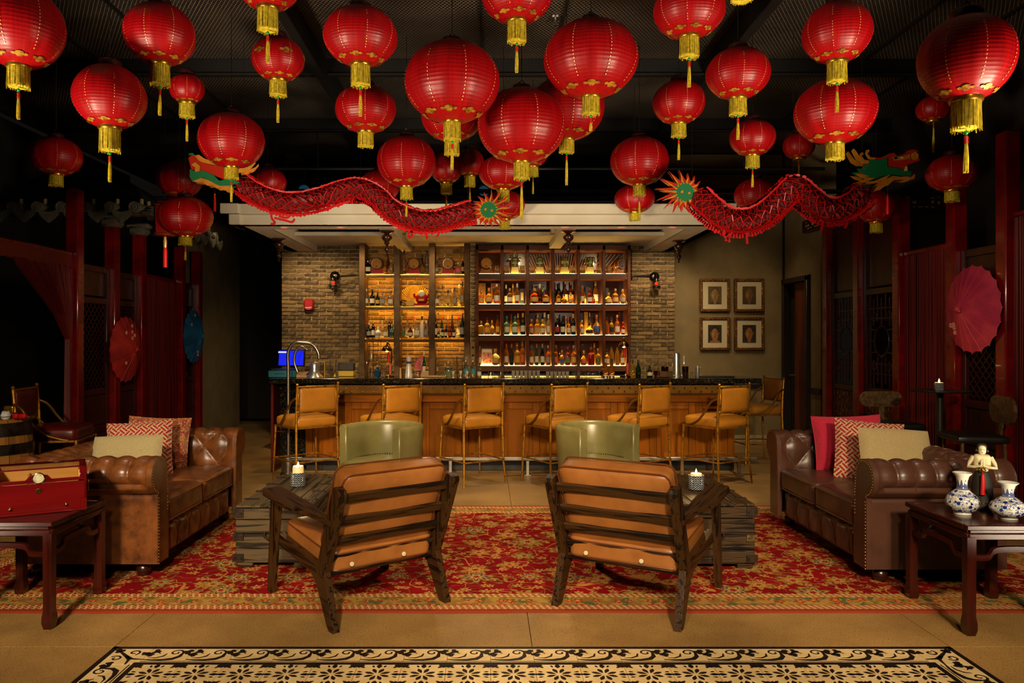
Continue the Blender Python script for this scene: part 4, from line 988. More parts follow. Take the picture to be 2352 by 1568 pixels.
# ------------------------------------------------------------------ bar stools
def make_stool(label, leather_, group):
    t = thing('bar_stool', label, 'stool', (0, 0, 0), 0, group); hw, hd = .235, .225
    for sx in (-1, 1):
        for sy in (-1, 1):
            x, y = sx * hw, sy * hd
            if sy < 0: MB().tube([(x * 1.09, y * 1.16, 0), (x * 1.02, y * 1.05, .25), (x, y, .60), (x, y * 1.02, .80), (x, y * 1.1, 1.02)], [.009, .012, .014, .013, .012], 8).build('leg', mGOLDM, t)
            else: MB().tube([(x * 1.09, y * 1.1, 0), (x, y, .60)], [.009, .014], 8).build('leg', mGOLDM, t)
    for sx in (-1, 1):
        MB().lathe([(.013, 0), (.009, .006), (.015, .014), (.016, .022), (.008, .032), (.0001, .035)], 10, (sx * hw, -hd * 1.1, 1.018)).build('finial', mGOLDM, t)
        pts = smoothpath([(sx * (hw + .012), -hd * 1.05, .90), (sx * (hw + .03), -hd * .75, .86), (sx * (hw + .045), -hd * .45, .76), (sx * (hw + .04), -hd * .05, .665), (sx * (hw + .01), hd * .45, .615), (sx * hw, hd * .75, .60)], 5)
        b = MB(); b.tube(pts, .0115, 8); b.build('arm_strap', M('bronze_strap', '#8a6428', .35, .85), t)
    b = MB(); b.soft((0, 0, .645), (hw + .005, hd + .008, .055), .04, 8, (0, 0, .022)); b.build('seat', leather_, t, True, 80)
    b = MB()
    for s_ in (-1, 1): b.bar((-hw, s_ * hd, .592), (hw, s_ * hd, .592), .02, .016); b.bar((s_ * hw, -hd, .592), (s_ * hw, hd, .592), .02, .016)
    b.build('seat_frame', mGOLDM, t)
    b = MB(); pts = [(-hw * 1.04, -hd * 1.1, .245), (hw * 1.04, -hd * 1.1, .245), (hw * 1.06, hd * 1.07, .25), (-hw * 1.06, hd * 1.07, .25)]
    for k in range(4): b.tube([pts[k], pts[(k + 1) % 4]], .009, 7)
    b.build('footrest', mGOLDM, t)
    yb = -hd * 1.07
    b = MB(); b.soft((0, yb, .885), (hw - .025, .018, .125), .014, 6, (0, .008, 0)); b.build('backrest', leather_, t, True, 80)
    b = MB()
    for z in (.758, 1.01): b.bar((-hw, yb - (.006 if z > .9 else 0), z), (hw, yb - (.006 if z > .9 else 0), z), .022, .026, .003)
    for s_ in (-1, 1): b.bar((s_ * (hw - .02), yb, .76), (s_ * (hw - .02), yb - .005, 1.01), .022, .024, .003)
    b.build('back_frame', mGOLDM, t)
    for s_ in (-1, 1): MB().tube([(s_ * (hw - .03), yb, .755), (s_ * (hw - .06), -hd * .7, .69)], .007, 6).build('brace', mGOLDM, t)
    return t
SL = ['first', 'second', 'third', 'fourth', 'fifth', 'sixth']
NEAR = [682, 880, 1067, 1266, 1468, 1651]; TH = [42, 41, 33, 32.5, 36.5, 33]
st0 = None
for k in range(6):
    th = R(TH[k]); Y = 7.65; n0 = Vector((xat(NEAR[k], Y), Y, 0)); c = n0 + Matrix.Rotation(th, 3, 'Z') @ Vector((.235, .24, 0))
    lab = f'ochre leather bar stool with gilded frame, {SL[k]} from the left along the bar'
    if st0 is None: st0 = make_stool(lab, mOCHRE, 'bar stools'); st0.location = c; st0.rotation_euler = (0, 0, th)
    else: copy_tree(st0, None, c, th, lab)
copy_tree(st0, None, (3.28, 9.25, 0), R(98), 'ochre leather bar stool at the right end of the bar, beyond the counter')
rs = make_stool('oxblood red leather stool with gilded arms behind the barrel on the left', mREDL, 'bar stools'); rs.location = (-3.82, 6.72, 0); rs.rotation_euler = (0, 0, R(-80)); rs.scale = (1.05, 1.05, 1.05)
# ------------------------------------------------------------------ steel shelf unit (left) with lit glass shelves
mLED = M('led_strip', '#ffd890', .5, emit='#ffb545', estr=85.); mSHG = thin_glass()
YS0, YSB = 10.48, 10.77
UX = [xat(p, YS0) for p in (831.5, 911.5, 992, 1073)]; SHZ = [zat(y, YS0) for y in (628, 702, 776)]
su = thing('steel_shelf_unit', 'brushed steel back bar shelf unit with lit glass shelves on brick', 'shelf', (0, 0, 0))
for x in UX: MB().box((x, (YS0 + YSB) / 2, 1.88), (.085, YSB - YS0, 1.96), .004).build('upright', mBRSTEEL, su, False)
for k in range(3):
    xa, xb = UX[k] + .043, UX[k + 1] - .043
    for z in SHZ:
        MB().box(((xa + xb) / 2, (YS0 + YSB) / 2 + .01, z - .006), (xb - xa, YSB - YS0 - .03, .012), .001).build('glass_shelf', mSHG, su, False)
        MB().box(((xa + xb) / 2, YS0 + .03, z - .035), (xb - xa, .03, .04), .002).build('shelf_rail', mBRSTEEL, su, False)
        MB().box(((xa + xb) / 2, YS0 + .12, z - .022), (xb - xa, .02, .012)).build('light_strip', mLED, su, False)
bt = MB()
for k in range(5): 
    bt.lathe([(.009, 0), (.007, .003), (.0001, .004)], 8)
    for q in range(-24, 0): v = bt.v[q]; bt.v[q] = (UX[3] + v[0], YS0 - v[2] - .001, zat(756 + 4.1 * k, YS0) + v[1])
bt.build('bolts', M('dark_rust', '#3a1a12', .6), su, kind='stuff')
# ------------------------------------------------------------------ wooden cubby unit (right)
mCUB = grain('cubby_wood', '#3f1d08', '#54290c', 'x', 5, .45, .03, 2, .0); mBACKP = M('lacquer_back', '#1c0908', .2, coat=.3); mLIT = M('lit_shelf', '#fff0c0', .5, emit='#ffcc6a', estr=16.)
YC0, YCB = 10.42, 10.77
CXP = [(1098, 1150), (1157, 1208.5), (1216, 1267), (1274, 1325.5), (1332, 1384), (1391, 1441)]; CFY = [627, 697, 768.5, 839]
cu = thing('cubby_unit', 'dark wooden back bar shelf of twenty four lit cubbies', 'shelf', (0, 0, 0))
zb, ztp = zat(868, YC0), zat(563, YC0); xa, xb = xat(1093, YC0), xat(1449, YC0)
MB().box(((xa + xb) / 2, YCB, (zb + ztp) / 2), (xb - xa, .02, ztp - zb)).build('back_panel', mBACKP, cu, False)
for p in (1095.5, 1153.5, 1212, 1270.5, 1329, 1387.5, 1445): MB().box((xat(p, YC0), (YC0 + YCB) / 2, (zb + ztp) / 2), (.04, YCB - YC0, ztp - zb), .003).build('divider', mCUB, cu, False)
MB().box(((xa + xb) / 2, (YC0 + YCB) / 2, ztp - .03), (xb - xa, YCB - YC0, .07), .003).build('cornice', mCUB, cu, False)
for y in CFY:
    MB().box(((xa + xb) / 2, (YC0 + YCB) / 2 + .002, zat(y, YC0) - .058), (xb - xa - .01, YCB - YC0 - .01, .05), .003).build('shelf_board', mCUB, cu, False)
    for (p0, p1) in CXP:
        x0, x1 = xat(p0, YC0), xat(p1, YC0)
        MB().box(((x0 + x1) / 2, (YC0 + YCB) / 2, zat(y, YC0) - .020), (x1 - x0 - .002, YCB - YC0 - .03, .026)).build('shelf_glass', mBLACK, cu, False)
        MB().box(((x0 + x1) / 2, (YC0 + YCB) / 2 + .02, zat(y, YC0) - .003), (x1 - x0 - .03, YCB - YC0 - .10, .004)).build('light_panel', mLIT, cu, False)
b = MB(); ox, oz = xat(1288, YCB), 1.75; z0r, z1r = zat(627, YC0) + .02, ztp - .085
for k in range(60):
    a = R(28 + 124 * k / 59); dx, dz = cos(a), sin(a); r0 = (z0r - oz) / dz; r1 = (z1r - oz) / dz; xs = (ox + dx * r0, ox + dx * r1)
    if min(xs) < xat(1157, YCB) or max(xs) > xat(1440, YCB): continue
    b.bar((xs[0], YCB - .012, z0r), (xs[1], YCB - .012, z1r), .004, .007, 0, (0, 1, 0))
b.build('ray_inlay', M('ray_line', '#8a6a5a', .4), cu, False, kind='stuff')
# back counter
bc = thing('back_counter', 'dark granite work counter under the back bar shelves', 'counter', (0, 0, 0))
MB().box((-.1, 10.49, .895), (5.6, .54, .05), .004).build('worktop', mGRAN, bc, False); MB().box((-.1, 10.5, .43), (5.6, .48, .87), .004).build('cabinet', mBLACK, bc, False)
# ------------------------------------------------------------------ bottles
def bmat(name, col, rough=.06, trans=.85, ior=1.33):
    return M('bottle_' + name, col, rough, trans=trans, ior=ior, coat=.3)
GL = dict(amber=bmat('amber', '#e08a22'), orange=bmat('orange', '#f09a34'), yellow=bmat('yellow', '#ffcc48'), gold=bmat('gold', '#fcc050'), red=bmat('red', '#cc4416'), brown=bmat('brown', '#7d3c12'),
          dark=bmat('dark', '#0f0c09', .08, .1), black=bmat('black', '#080707', .1, 0), green=bmat('green', '#3c8a28'), dgreen=bmat('dgreen', '#16301c', .06, .5), clear=bmat('clear', '#f2efe4', .03, .95), pale=bmat('pale', '#f5e2a8'),
          teal=bmat('teal', '#7cc8b4'), white=bmat('white', '#d8d2c4', .25, 0), blue=bmat('blue', '#2a7ad0'), silver=M('bottle_silver', '#b8b4a8', .2, 1.))
LB = dict(white='#d6ccb4', tan='#b8935c', gold='#c79a3c', cream='#cfc19a', red='#a02018', blue='#30508a', teal='#2f8a88', green='#4a6a2c', pink='#c8306a', black='#14120f', grey='#8a8678', yellow='#d8b030', orange='#c05a20', navy='#16263a')
LBM = {k: M('label_' + k, v, .6) for k, v in LB.items()}
CP = dict(k='#141210', g='#c79a3c', w='#d8d0bc', r='#9a1a14', t='#12707a', b='#6b4420', c='#b8935c', s='#8a8a84', o='#b85a1c')
CPM = {k: M('cap_' + k, v, .4) for k, v in CP.items()}
WORD = dict(amber='amber', orange='orange', yellow='yellow', gold='golden', red='deep red', brown='brown', dark='dark', black='black', green='green', dgreen='dark green', clear='clear', pale='pale gold', teal='pale teal', white='white ceramic', blue='blue', silver='silver')
SHP = {  # (r, z) in units of half width / height, with the neck start
    'A': [(.94, 0), (1, .02), (1, .50), (.93, .56), (.70, .62), (.36, .68), (.32, .72), (.32, .90)],
    'B': [(.94, 0), (1, .02), (1, .56), (.8, .64), (.45, .72), (.36, .78), (.34, .92)],
    'C': [(.7, 0), (.9, .05), (1, .2), (.97, .38), (.8, .5), (.45, .6), (.3, .66), (.28, .84)],
    'D': [(.97, 0), (1, .02), (1, .58), (.9, .63), (.34, .68), (.30, .72), (.32, .88)],
    'E': [(.94, 0), (1, .02), (1, .46), (.9, .56), (.55, .66), (.36, .74), (.33, .95)],
    'F': [(.5, 0), (.85, .08), (1, .26), (.95, .45), (.7, .6), (.35, .68), (.3, .72), (.3, .86)]}
_bm = {}
def bottle(label, x, y, z, h, w_, kind, glass, lab, cap, group, rz=0.):
    t = thing('bottle', label, 'bottle', (x, y, z), rz, group); r = w_ / 2
    key = (kind, round(h, 3), round(w_, 3), glass)
    prof = [(a * r, c * h) for a, c in SHP[kind]]; sq = 6 if kind == 'D' else 0
    if key not in _bm: _bm[key] = MB().lathe(prof, 20 if sq else 16, (0, 0, 0), sq).mesh('glass', GL[glass], True, 50)
    put('glass', _bm[key], t)
    if lab:
        k2 = ('lab', kind, round(h, 3), round(w_, 3), lab)
        if k2 not in _bm:
            z0, z1 = (.14, .42); m = MB()
            rr = max(a for a, c in SHP[kind]) * r * 1.015
            def fn(u, v):
                a = -pi / 2 + (-1 + 2 * u) * 1.05; q = 1
                if sq: q = 1 / (abs(cos(a)) ** sq + abs(sin(a)) ** sq) ** (1 / sq)
                zz = (z0 + (z1 - z0) * v) * h; ra = rr
                if kind in 'CF':
                    f = zz / h; ra = 0
                    for (a0, c0), (a1, c1) in zip(SHP[kind], SHP[kind][1:]):
                        if c0 <= f <= c1: ra = (a0 + (a1 - a0) * (f - c0) / (c1 - c0)) * r * 1.02 + .0006
                return Vector((ra * q * cos(a), ra * q * sin(a), zz))
            _bm[k2] = m.grid(fn, 9, 5).mesh('paper_label', LBM[lab], True)
        put('paper_label', _bm[k2], t)
    k3 = ('cap', kind, round(h, 3), round(w_, 3), cap)
    if k3 not in _bm:
        nr, nz = SHP[kind][-1]; nr *= r; lowz = .80 if kind in 'BE' else nz - .04
        _bm[k3] = MB().lathe([(nr * 1.06, lowz * h), (nr * 1.12, lowz * h + .003), (nr * 1.12, h * .985), (nr * .9, h)], 12).mesh('cap', CPM[cap], True)
    put('cap', _bm[k3], t); return t
ORD = ['leftmost', 'second', 'third', 'fourth', 'fifth', 'sixth', 'seventh', 'eighth', 'ninth', 'tenth', 'eleventh', 'twelfth']
def fill(spec, yfloor, Y0, depth, where, group):
    """spec: 'px h w kind glass label cap[b]' in photo pixels at depth Y0; b = back row"""
    items = sorted([e.split() for e in spec.split(';') if e.strip()], key=lambda e: float(e[0]))
    for i, e in enumerate(items):
        px, hp, wp, kind, glass, lab, cap = e; back = cap.endswith('b') and len(cap) > 1; cap = cap[0]
        Y = Y0 + (depth * .72 if back else .05 + float(wp) * Y0 / F / 2 * .5); lab = None if lab == '-' else lab
        lw = {'A': 'bottle', 'B': 'tall bottle', 'C': 'round decanter', 'D': 'square bottle', 'E': 'slender bottle', 'F': 'round flask'}[kind]
        label = f"{WORD[glass]} {lw}{' with ' + lab + ' label' if lab else ''}, {ORD[i]}{' from left' if i else ''} {where}"
        bottle(label, xat(float(px), Y0 + .05), Y, zat(yfloor, Y0) + .0005, float(hp) * Y0 / F, float(wp) * Y0 / F, kind, glass, lab, cap, group)
G2 = 'bottles in the wooden cubbies'; G1 = 'bottles on the steel shelf unit'
rows = {
 (1, 0): '1105 31 14 D amber tan c;1123 37 19 C orange gold g;1141 46 14 A amber white w',
 (1, 1): '1163 46 9 B dark white wb;1171 36 13 D amber white g;1179 48 9 E gold tan gb;1188 47 11 B orange white w',
 (1, 2): '1228 36 22 F red gold g;1240 46 13 B brown - w;1254 33 18 C brown gold k',
 (1, 3): '1277 50 9 B dark - kb;1287 50 10 B black - kb;1283 30 10 A amber yellow k;1301 55 13 A brown cream gb;1296 23 13 C orange - k;1315 53 13 A brown cream cb;1311 26 15 C orange tan g',
 (1, 4): '1338 42 11 B amber cream o;1355 36 12 A red white r;1364 20 6 A red - r;1372 54 13 B orange white gb;1346 30 8 A gold yellow kb',
 (1, 5): '1398 26 18 C yellow tan c;1414 35 15 A orange tan c;1431 34 16 F gold grey g',
 (2, 0): '1105 32 14 D yellow - c;1119 40 13 A yellow gold k;1130 34 12 C yellow - g;1143 45 9 B amber yellow k',
 (2, 1): '1164 43 14 A teal cream t;1175 48 8 E gold - rb;1183 43 15 A teal cream t;1191 50 9 E orange - gb;1201 50 12 B dgreen cream g',
 (2, 2): '1221 36 11 A orange tan c;1237 50 9 B gold - gb;1233 36 11 D yellow tan c;1246 36 13 A gold cream g;1253 52 9 E pale - wb;1260 47 10 B pale white w',
 (2, 3): '1280 44 11 D black red c;1288 48 7 E black - kb;1293 44 12 B black cream k;1303 48 7 E pale - gb;1306 38 10 A amber cream r;1317 48 11 B dgreen cream g',
 (2, 4): '1334 50 9 E yellow - wb;1337 34 12 A gold cream w;1354 27 17 C yellow black k;1358 52 7 E pale white gb;1371 46 18 C gold blue o',
 (2, 5): '1394 42 9 B orange - k;1405 41 11 A yellow black k;1418 46 12 A orange cream g;1427 54 7 E red - rb;1431 30 10 A red white o',
 (3, 0): '1102 44 6 E amber white g;1138 38 22 F pale gold g',
 (3, 1): '1163 50 11 B amber cream o;1175 50 9 E dgreen black o;1188 51 14 A yellow gold g;1200 55 13 B orange orange c',
 (3, 2): '1221 47 10 B amber cream t;1233 50 9 E green cream o;1246 50 10 E dark cream s;1259 46 11 A amber grey c',
 (3, 3): '1277 47 10 A amber orange o;1288 54 9 B brown - kb;1291 35 10 A yellow blue g;1304 43 11 D red green r;1318 46 13 A orange gold s',
 (3, 4): '1335 46 8 B dark - kb;1341 34 14 C orange orange g;1358 42 15 D red - b;1369 51 8 B gold - gb;1374 39 12 A gold green g',
 (3, 5): '1395 36 11 A gold cream k;1405 52 10 E yellow - k;1418 52 10 E yellow - k;1430 42 10 A orange cream k'}
RW = ['top', 'second', 'third', 'bottom']; CW = ['first', 'second', 'third', 'fourth', 'fifth', 'sixth']
for (r_, c_), s_ in rows.items(): fill(s_, CFY[r_], YC0, .3, f'in {RW[r_]} row, {CW[c_]} wooden cubby', G2)
rowsL = {
 (0, 0): '845 34 13 D black white k;889 46 9 B brown - kb;898 33 12 C pale - g', (0, 1): '928 54 10 B clear - k;933 26 12 C amber - k;969 46 6 E dark - kb;970 26 11 C gold - k;980 54 9 B clear - k',
 (0, 2): '1003 30 13 A clear grey k;1052 26 13 D clear pink w;1063 36 7 B dark tan g',
 (1, 0): '841 38 10 A clear white w;855 38 12 A dark white k;867 31 10 A black gold k;878 34 12 D clear grey o;897 34 14 A clear cream b', (1, 1): '922 15 5 A dark blue s;917 14 4 A dark white w',
 (1, 2): '1003 35 10 B clear white k;1015 48 8 E clear - kb;1029 36 14 F pale gold k;1044 42 8 B clear grey k;1054 50 9 B pale - wb;1062 56 9 E gold grey k',
 (2, 0): '840 44 9 B clear - r;847 34 14 A black grey w;857 40 8 B dark white g;868 25 14 A white grey w;876 40 8 B clear - sb;886 30 12 A clear cream g;892 46 9 B black - tb;900 30 11 D teal navy s',
 (2, 1): '920 50 9 E clear - tb;925 30 10 A clear green o;934 50 9 E clear grey rb;942 28 14 F brown cream o;949 48 8 E clear white rb;957 40 13 A clear white c;969 50 9 B white - k;979 40 11 E clear grey w;984 62 8 E brown - bb',
 (2, 2): '1000 50 9 B black white k;1007 18 7 A dark white w;1014 50 8 E green white rb;1016 28 7 B dark cream k;1024 28 7 B dark cream k;1033 28 7 B dark orange k;1042 28 7 B dark cream k;1028 52 8 E amber - gb;1038 52 8 E brown - kb;1050 12 7 A white white k;1052 50 9 E clear white rb;1062 56 12 E dgreen grey r'}
BW = ['left', 'middle', 'right']
for (r_, c_), s_ in rowsL.items(): fill(s_, (628, 702, 776)[r_] - 1, YS0, .22, f'on {RW[r_]} shelf, {BW[c_]} steel bay', G1)
# small casks on the top rows
mCASK = grain('cask_wood', '#7a4314', '#96591e', 'y', 8, .35, .1, 2, .3); mHOOP = M('cask_hoop', '#2a1c12', .4, .7); mREDP = M('red_paint', '#a00c08', .5, spec=.2)
def cask(label, px, yfl, Y0, r, stand, facecol):
    t = thing('small_cask', label, 'cask', (xat(px, Y0 + .1), Y0 + .12, zat(yfl, Y0)), 0, 'small casks on the back bar'); zc = r + .055
    b = MB(); prof = [(r * .86, -.08), (r * .97, -.04), (r, 0), (r * .97, .04), (r * .86, .08)]
    m = MB().lathe(prof, 24); b.add([(v[0], v[2], zc + v[1]) for v in m.v], m.f); b.build('barrel', mCASK, t)
    b = MB()
    for yy in (-.072, -.03, .03, .072):
        rr_ = r * (1.0 if abs(yy) < .05 else .93) + .002; b.tube([(rr_ * cos(a * pi / 12), yy, zc + rr_ * sin(a * pi / 12)) for a in range(24)], .004, 5, closed=True)
    b.build('hoops', mHOOP, t, kind='stuff')
    b = MB(); m = MB().lathe([(.0001, -.002), (r * .74, -.002), (r * .74, .002)], 24); b.add([(v[0], -.082 + v[2] * 0 - .001, zc + v[1]) for v in m.v], m.f[:24]); b.build('head_board', facecol, t)
    b = MB(); b.ball((0, -.088, zc - r * .45), .008, 8, 5); b.tube([(0, -.085, zc - r * .45), (0, -.11, zc - r * .5)], .005, 6); b.build('tap', mHOOP, t)
    b = MB(); b.prism([(-r * 1.15, 0), (r * 1.15, 0), (r * .95, .03), (r * .75, .075), (r * .4, .06), (0, .05), (-r * .4, .06), (-r * .75, .075), (-r * .95, .03)], -.06, .06, 'y'); b.build('stand', stand, t)
    b = MB(); b.ball((0, 0, zc + r), .012, 8, 4); b.build('bung', mCASK, t)
    return t
mHEAD = M('cask_head', '#b07a2c', .6, spec=.1, col2='#96631e', ns=20); mHEADD = M('cask_head_dark', '#4a2412', .5)
for px, lab in ((866, 'left'), (951, 'middle'), (1029, 'right')): cask(f'small wooden cask on a red stand, top shelf, {lab} steel bay', px, 627, YS0, .083, mREDP, mHEAD)
cask('small wooden cask on a wood stand, top row, first wooden cubby', 1117, 627, YC0, .088, mCASK, mHEAD); cask('small dark headed cask turned in the top row, last wooden cubby', 1424, 627, YC0, .078, mCASK, mHEADD).rotation_euler = (0, 0, R(14))
# bronze zodiac heads
mVERD = M('verdigris_bronze', '#5a6448', .45, .45, col2='#7d7a48', ns=22); mPLINTH = M('gold_plinth', '#b09a4a', .45, .3)
def zodiac(label, px, kind):
    t = thing('bronze_head', label, 'statue', (xat(px, YC0 + .12), YC0 + .14, zat(627, YC0)), 0, 'bronze animal heads')
    MB().box((0, 0, .05), (.105, .09, .10), .008).build('plinth', mPLINTH, t)
    b = MB(); b.lathe([(.045, .10), (.05, .115), (.044, .13), (.05, .15)], 16); b.soft((0, -.005, .185), (.052, .05, .055), .04, 8); b.build('head', mVERD, t, True, 60)
    sn = MB(); 
    if kind == 'ox': sn.soft((0, -.045, .165), (.034, .03, .025), .02, 6)
    elif kind == 'pig': sn.soft((0, -.05, .165), (.038, .03, .026), .022, 6)
    elif kind == 'snake': sn.soft((0, -.035, .178), (.05, .045, .018), .015, 6)
    else: sn.soft((0, -.055, .175), (.028, .04, .022), .018, 6)
    sn.build('snout', mVERD, t, True, 60)
    for s_ in (-1, 1):
        if kind == 'ox':
            MB().tube(smoothpath([(s_ * .028, 0, .23), (s_ * .036, 0, .26), (s_ * .024, 0, .30)], 4), [.011] * 4 + [.008] * 4 + [.002], 8).build('horn', mVERD, t)
            MB().tube([(s_ * .045, 0, .215), (s_ * .07, 0, .222), (s_ * .09, -.005, .212)], [.008, .016, .003], 8).build('ear', mVERD, t)
        elif kind == 'pig': MB().tube([(s_ * .04, 0, .215), (s_ * .052, -.005, .24), (s_ * .054, -.01, .255)], [.012, .012, .003], 8).build('ear', mVERD, t)
        elif kind == 'dog': MB().tube(smoothpath([(s_ * .04, 0, .235), (s_ * .064, -.01, .22), (s_ * .066, -.015, .17), (s_ * .078, -.02, .14)], 4), [.010] * 8 + [.013] * 4 + [.004], 8).build('ear', mVERD, t)
        MB().ball((s_ * .024, -.05, .205), .007, 8, 5).build('eye', mPLINTH, t)
zodiac('bronze ox head with upright horns on a gold plinth, wooden cubby', 1183, 'ox'); zodiac('bronze pig head with short ears on a gold plinth, wooden cubby', 1240, 'pig'); zodiac('flat bronze snake head on a gold plinth, wooden cubby', 1297.5, 'snake'); zodiac('bronze dog head with drooping ears on a gold plinth, wooden cubby', 1355, 'dog')
# glass jars on the lit top row
mJAR = M('jar_glass', '#f4e6b0', .05, trans=.9, ior=1.3); mJARLIQ = M('jar_honey', '#e0b040', .3, trans=.5)
def glassware(name, label, cat, loc, prof, mat, group, n=14, handle=None):
    t = thing(name, label, cat, loc, 0, group); MB().lathe(prof, n).build('bowl', mat, t)
    if handle: MB().tube(smoothpath(handle, 4), .004, 6).build('handle', mat, t)
    return t
def jarprof(r, h): return [(r * .9, 0), (r, .006), (r, h * .62), (r * .8, h * .76), (r * .8, h * .86), (r * .9, h * .9), (r * .9, h), (r * .82, h)]
JW = {1: [1142], 2: [1165, 1199], 3: [1223, 1259], 4: [1281, 1316], 5: [1339, 1374], 6: [1398]}
for c_, pxs in JW.items():
    for i, px in enumerate(pxs):
        side = '' if len(pxs) == 1 else ('left of the bronze head, ' if i == 0 else 'right of the bronze head, ')
        t = glassware('glass_jar', f'small lit glass jar {side}top row, {CW[c_ - 1]} wooden cubby', 'jar', (xat(px, YC0 + .09), YC0 + .09, zat(627, YC0) + .001), jarprof(.037, .108), mJAR, 'glass jars in the top cubbies')
        MB().lathe([(.033, .006), (.033, .05), (.0001, .05)], 14).build('filling', mJARLIQ, t)
# gift boxes, print, magazine in the cubbies
def cbox(name, label, cat, px, hp, wp, yfl, Y0, yo, mat, d=.05, rz=0., extra=None):
    w_, h_ = wp * Y0 / F, hp * Y0 / F; t = thing(name, label, cat, (xat(px, Y0 + yo), Y0 + yo, zat(yfl, Y0) + .001), rz)
    MB().box((0, 0, h_ / 2), (w_, d, h_), .002).build('box', mat, t, False)
    if extra: MB().box((0, -d / 2 - .001, h_ * .5), (w_ * .6, .002, h_ * .5)).build('panel', extra, t, False)
    return t
cbox('gift_box', 'tan striped wooden gift box behind bottles, second row, first cubby', 'box', 1107, 50, 17, 697, YC0, .26, grain('slat_box', '#a07838', '#7d5a26', 'z', 30, .6))
cbox('gift_box', 'open brown gift box behind bottles, second row, first cubby', 'box', 1138, 50, 22, 697, YC0, .27, M('box_brown', '#6b3a14', .6), extra=mBLACK)
cbox('gift_box', 'navy blue gift box beside amber bottles, second row, second cubby', 'box', 1199, 36, 10, 697, YC0, .2, LBM['navy'], extra=M('gilt_print', '#b09a5a', .5))
cbox('gift_box', 'black gift box at the back, second row, fifth cubby', 'box', 1349, 41, 10, 697, YC0, .25, mBLACK); cbox('gift_box', 'black gift box at the side, second row, last cubby', 'box', 1394, 38, 7, 697, YC0, .22, mBLACK)
cbox('gift_box', 'carved bamboo tube standing at the back, third row, fifth cubby', 'tube', 1346, 53, 9, 768, YC0, .24, grain('bamboo', '#b58a3c', '#8f6526', 'z', 20, .5))
t = cbox('framed_print', 'small dark print with a green feather, second row, third cubby', 'picture', 1238, 47, 29, 697, YC0, .28, M('print_grey', '#7a7468', .6), .01)
p = MB(); p.box((0, -.0065, .16), (.155, .002, .20)); p.build('print', M('print_black', '#120d0c', .3), t); p = MB(); p.ribbon([(.02, .12), (.05, .19), (.07, .24)], [.004, .016, .002], 0); p.v = [(v[0], -.008, v[1]) for v in p.v]; p.build('feather', M('feather_green', '#6f8a20', .5), t)
t = cbox('magazine', 'red and white magazine leaning in the bottom row, first cubby', 'magazine', 1118, 38, 24, 839, YC0, .12, LBM['white'], .006)
p = MB(); p.box((.0, -.0045, .10), (.115, .002, .15)); p.build('cover_photo', M('mag_red', '#8a2a22', .4, col2='#c98a70', ns=30), t)
# gold fan and the red fortune figure in the middle steel bay
ff = thing('folding_fan', 'open golden folding fan on the second shelf of the steel unit', 'fan', (xat(953, 10.66), 10.70, zat(701, YS0)), 0)
c0 = Vector((0, 0, .06)); nf = 22
for k in range(nf):
    a0, a1 = R(158 - 136 * k / nf), R(158 - 136 * (k + 1) / nf); am = (a0 + a1) / 2; b = MB(); r0, r1 = .09, .262; 
    pts = [(r0, a0, 0), (r1, a0, 0), (r1, am, -.008), (r0, am, -.005)]; P2 = [Vector((r * cos(a), y, .03 + r * sin(a))) for r, a, y in pts]; pts = [(r0, am, -.005), (r1, am, -.008), (r1, a1, 0), (r0, a1, 0)]; P3 = [Vector((r * cos(a), y, .03 + r * sin(a))) for r, a, y in pts]
    b.poly(P2); b.poly(P3); b.bar((.01 * cos(am), -.004, .03), (r1 * cos(am), -.01, .03 + r1 * sin(am)), .003, .003); b.build('leaf', M('fan_gold', '#b8922a', .4, .3, col2='#94721c', ns=9), ff, False)
bu = thing('fortune_figure', 'red and white round fortune figure in front of the golden fan', 'figurine', (xat(969, 10.6), 10.56, zat(701, YS0)), 0)
MB().box((0, 0, .015), (.215, .1, .03), .008).build('plinth', mREDP, bu); MB().soft((0, 0, .095), (.082, .055, .068), .05, 8).build('body', mREDP, bu); MB().ball((0, -.012, .16), .055, 14, 8).build('head', LBM['white'], bu); MB().box((0, -.06, .075), (.075, .01, .03), .004).build('gold_plate', LBM['gold'], bu)
for s_ in (-1, 1): MB().tube([(s_ * .06, 0, .10), (s_ * .1, -.02, .125), (s_ * .105, -.025, .165)], [.02, .018, .02], 8).build('paw', mREDP, bu)
yf_ = MB(); yf_.prism([(-.055, 0), (.055, 0), (.07, .05), (.0, .075), (-.07, .05)], -.004, .004, 'y'); o = yf_.build('small_fan', LBM['gold'], None); o.location = (xat(944, 10.58), 10.52, zat(701, YS0) + .001); tag(o, 'tiny gold paper fan beside the red fortune figure', 'fan')
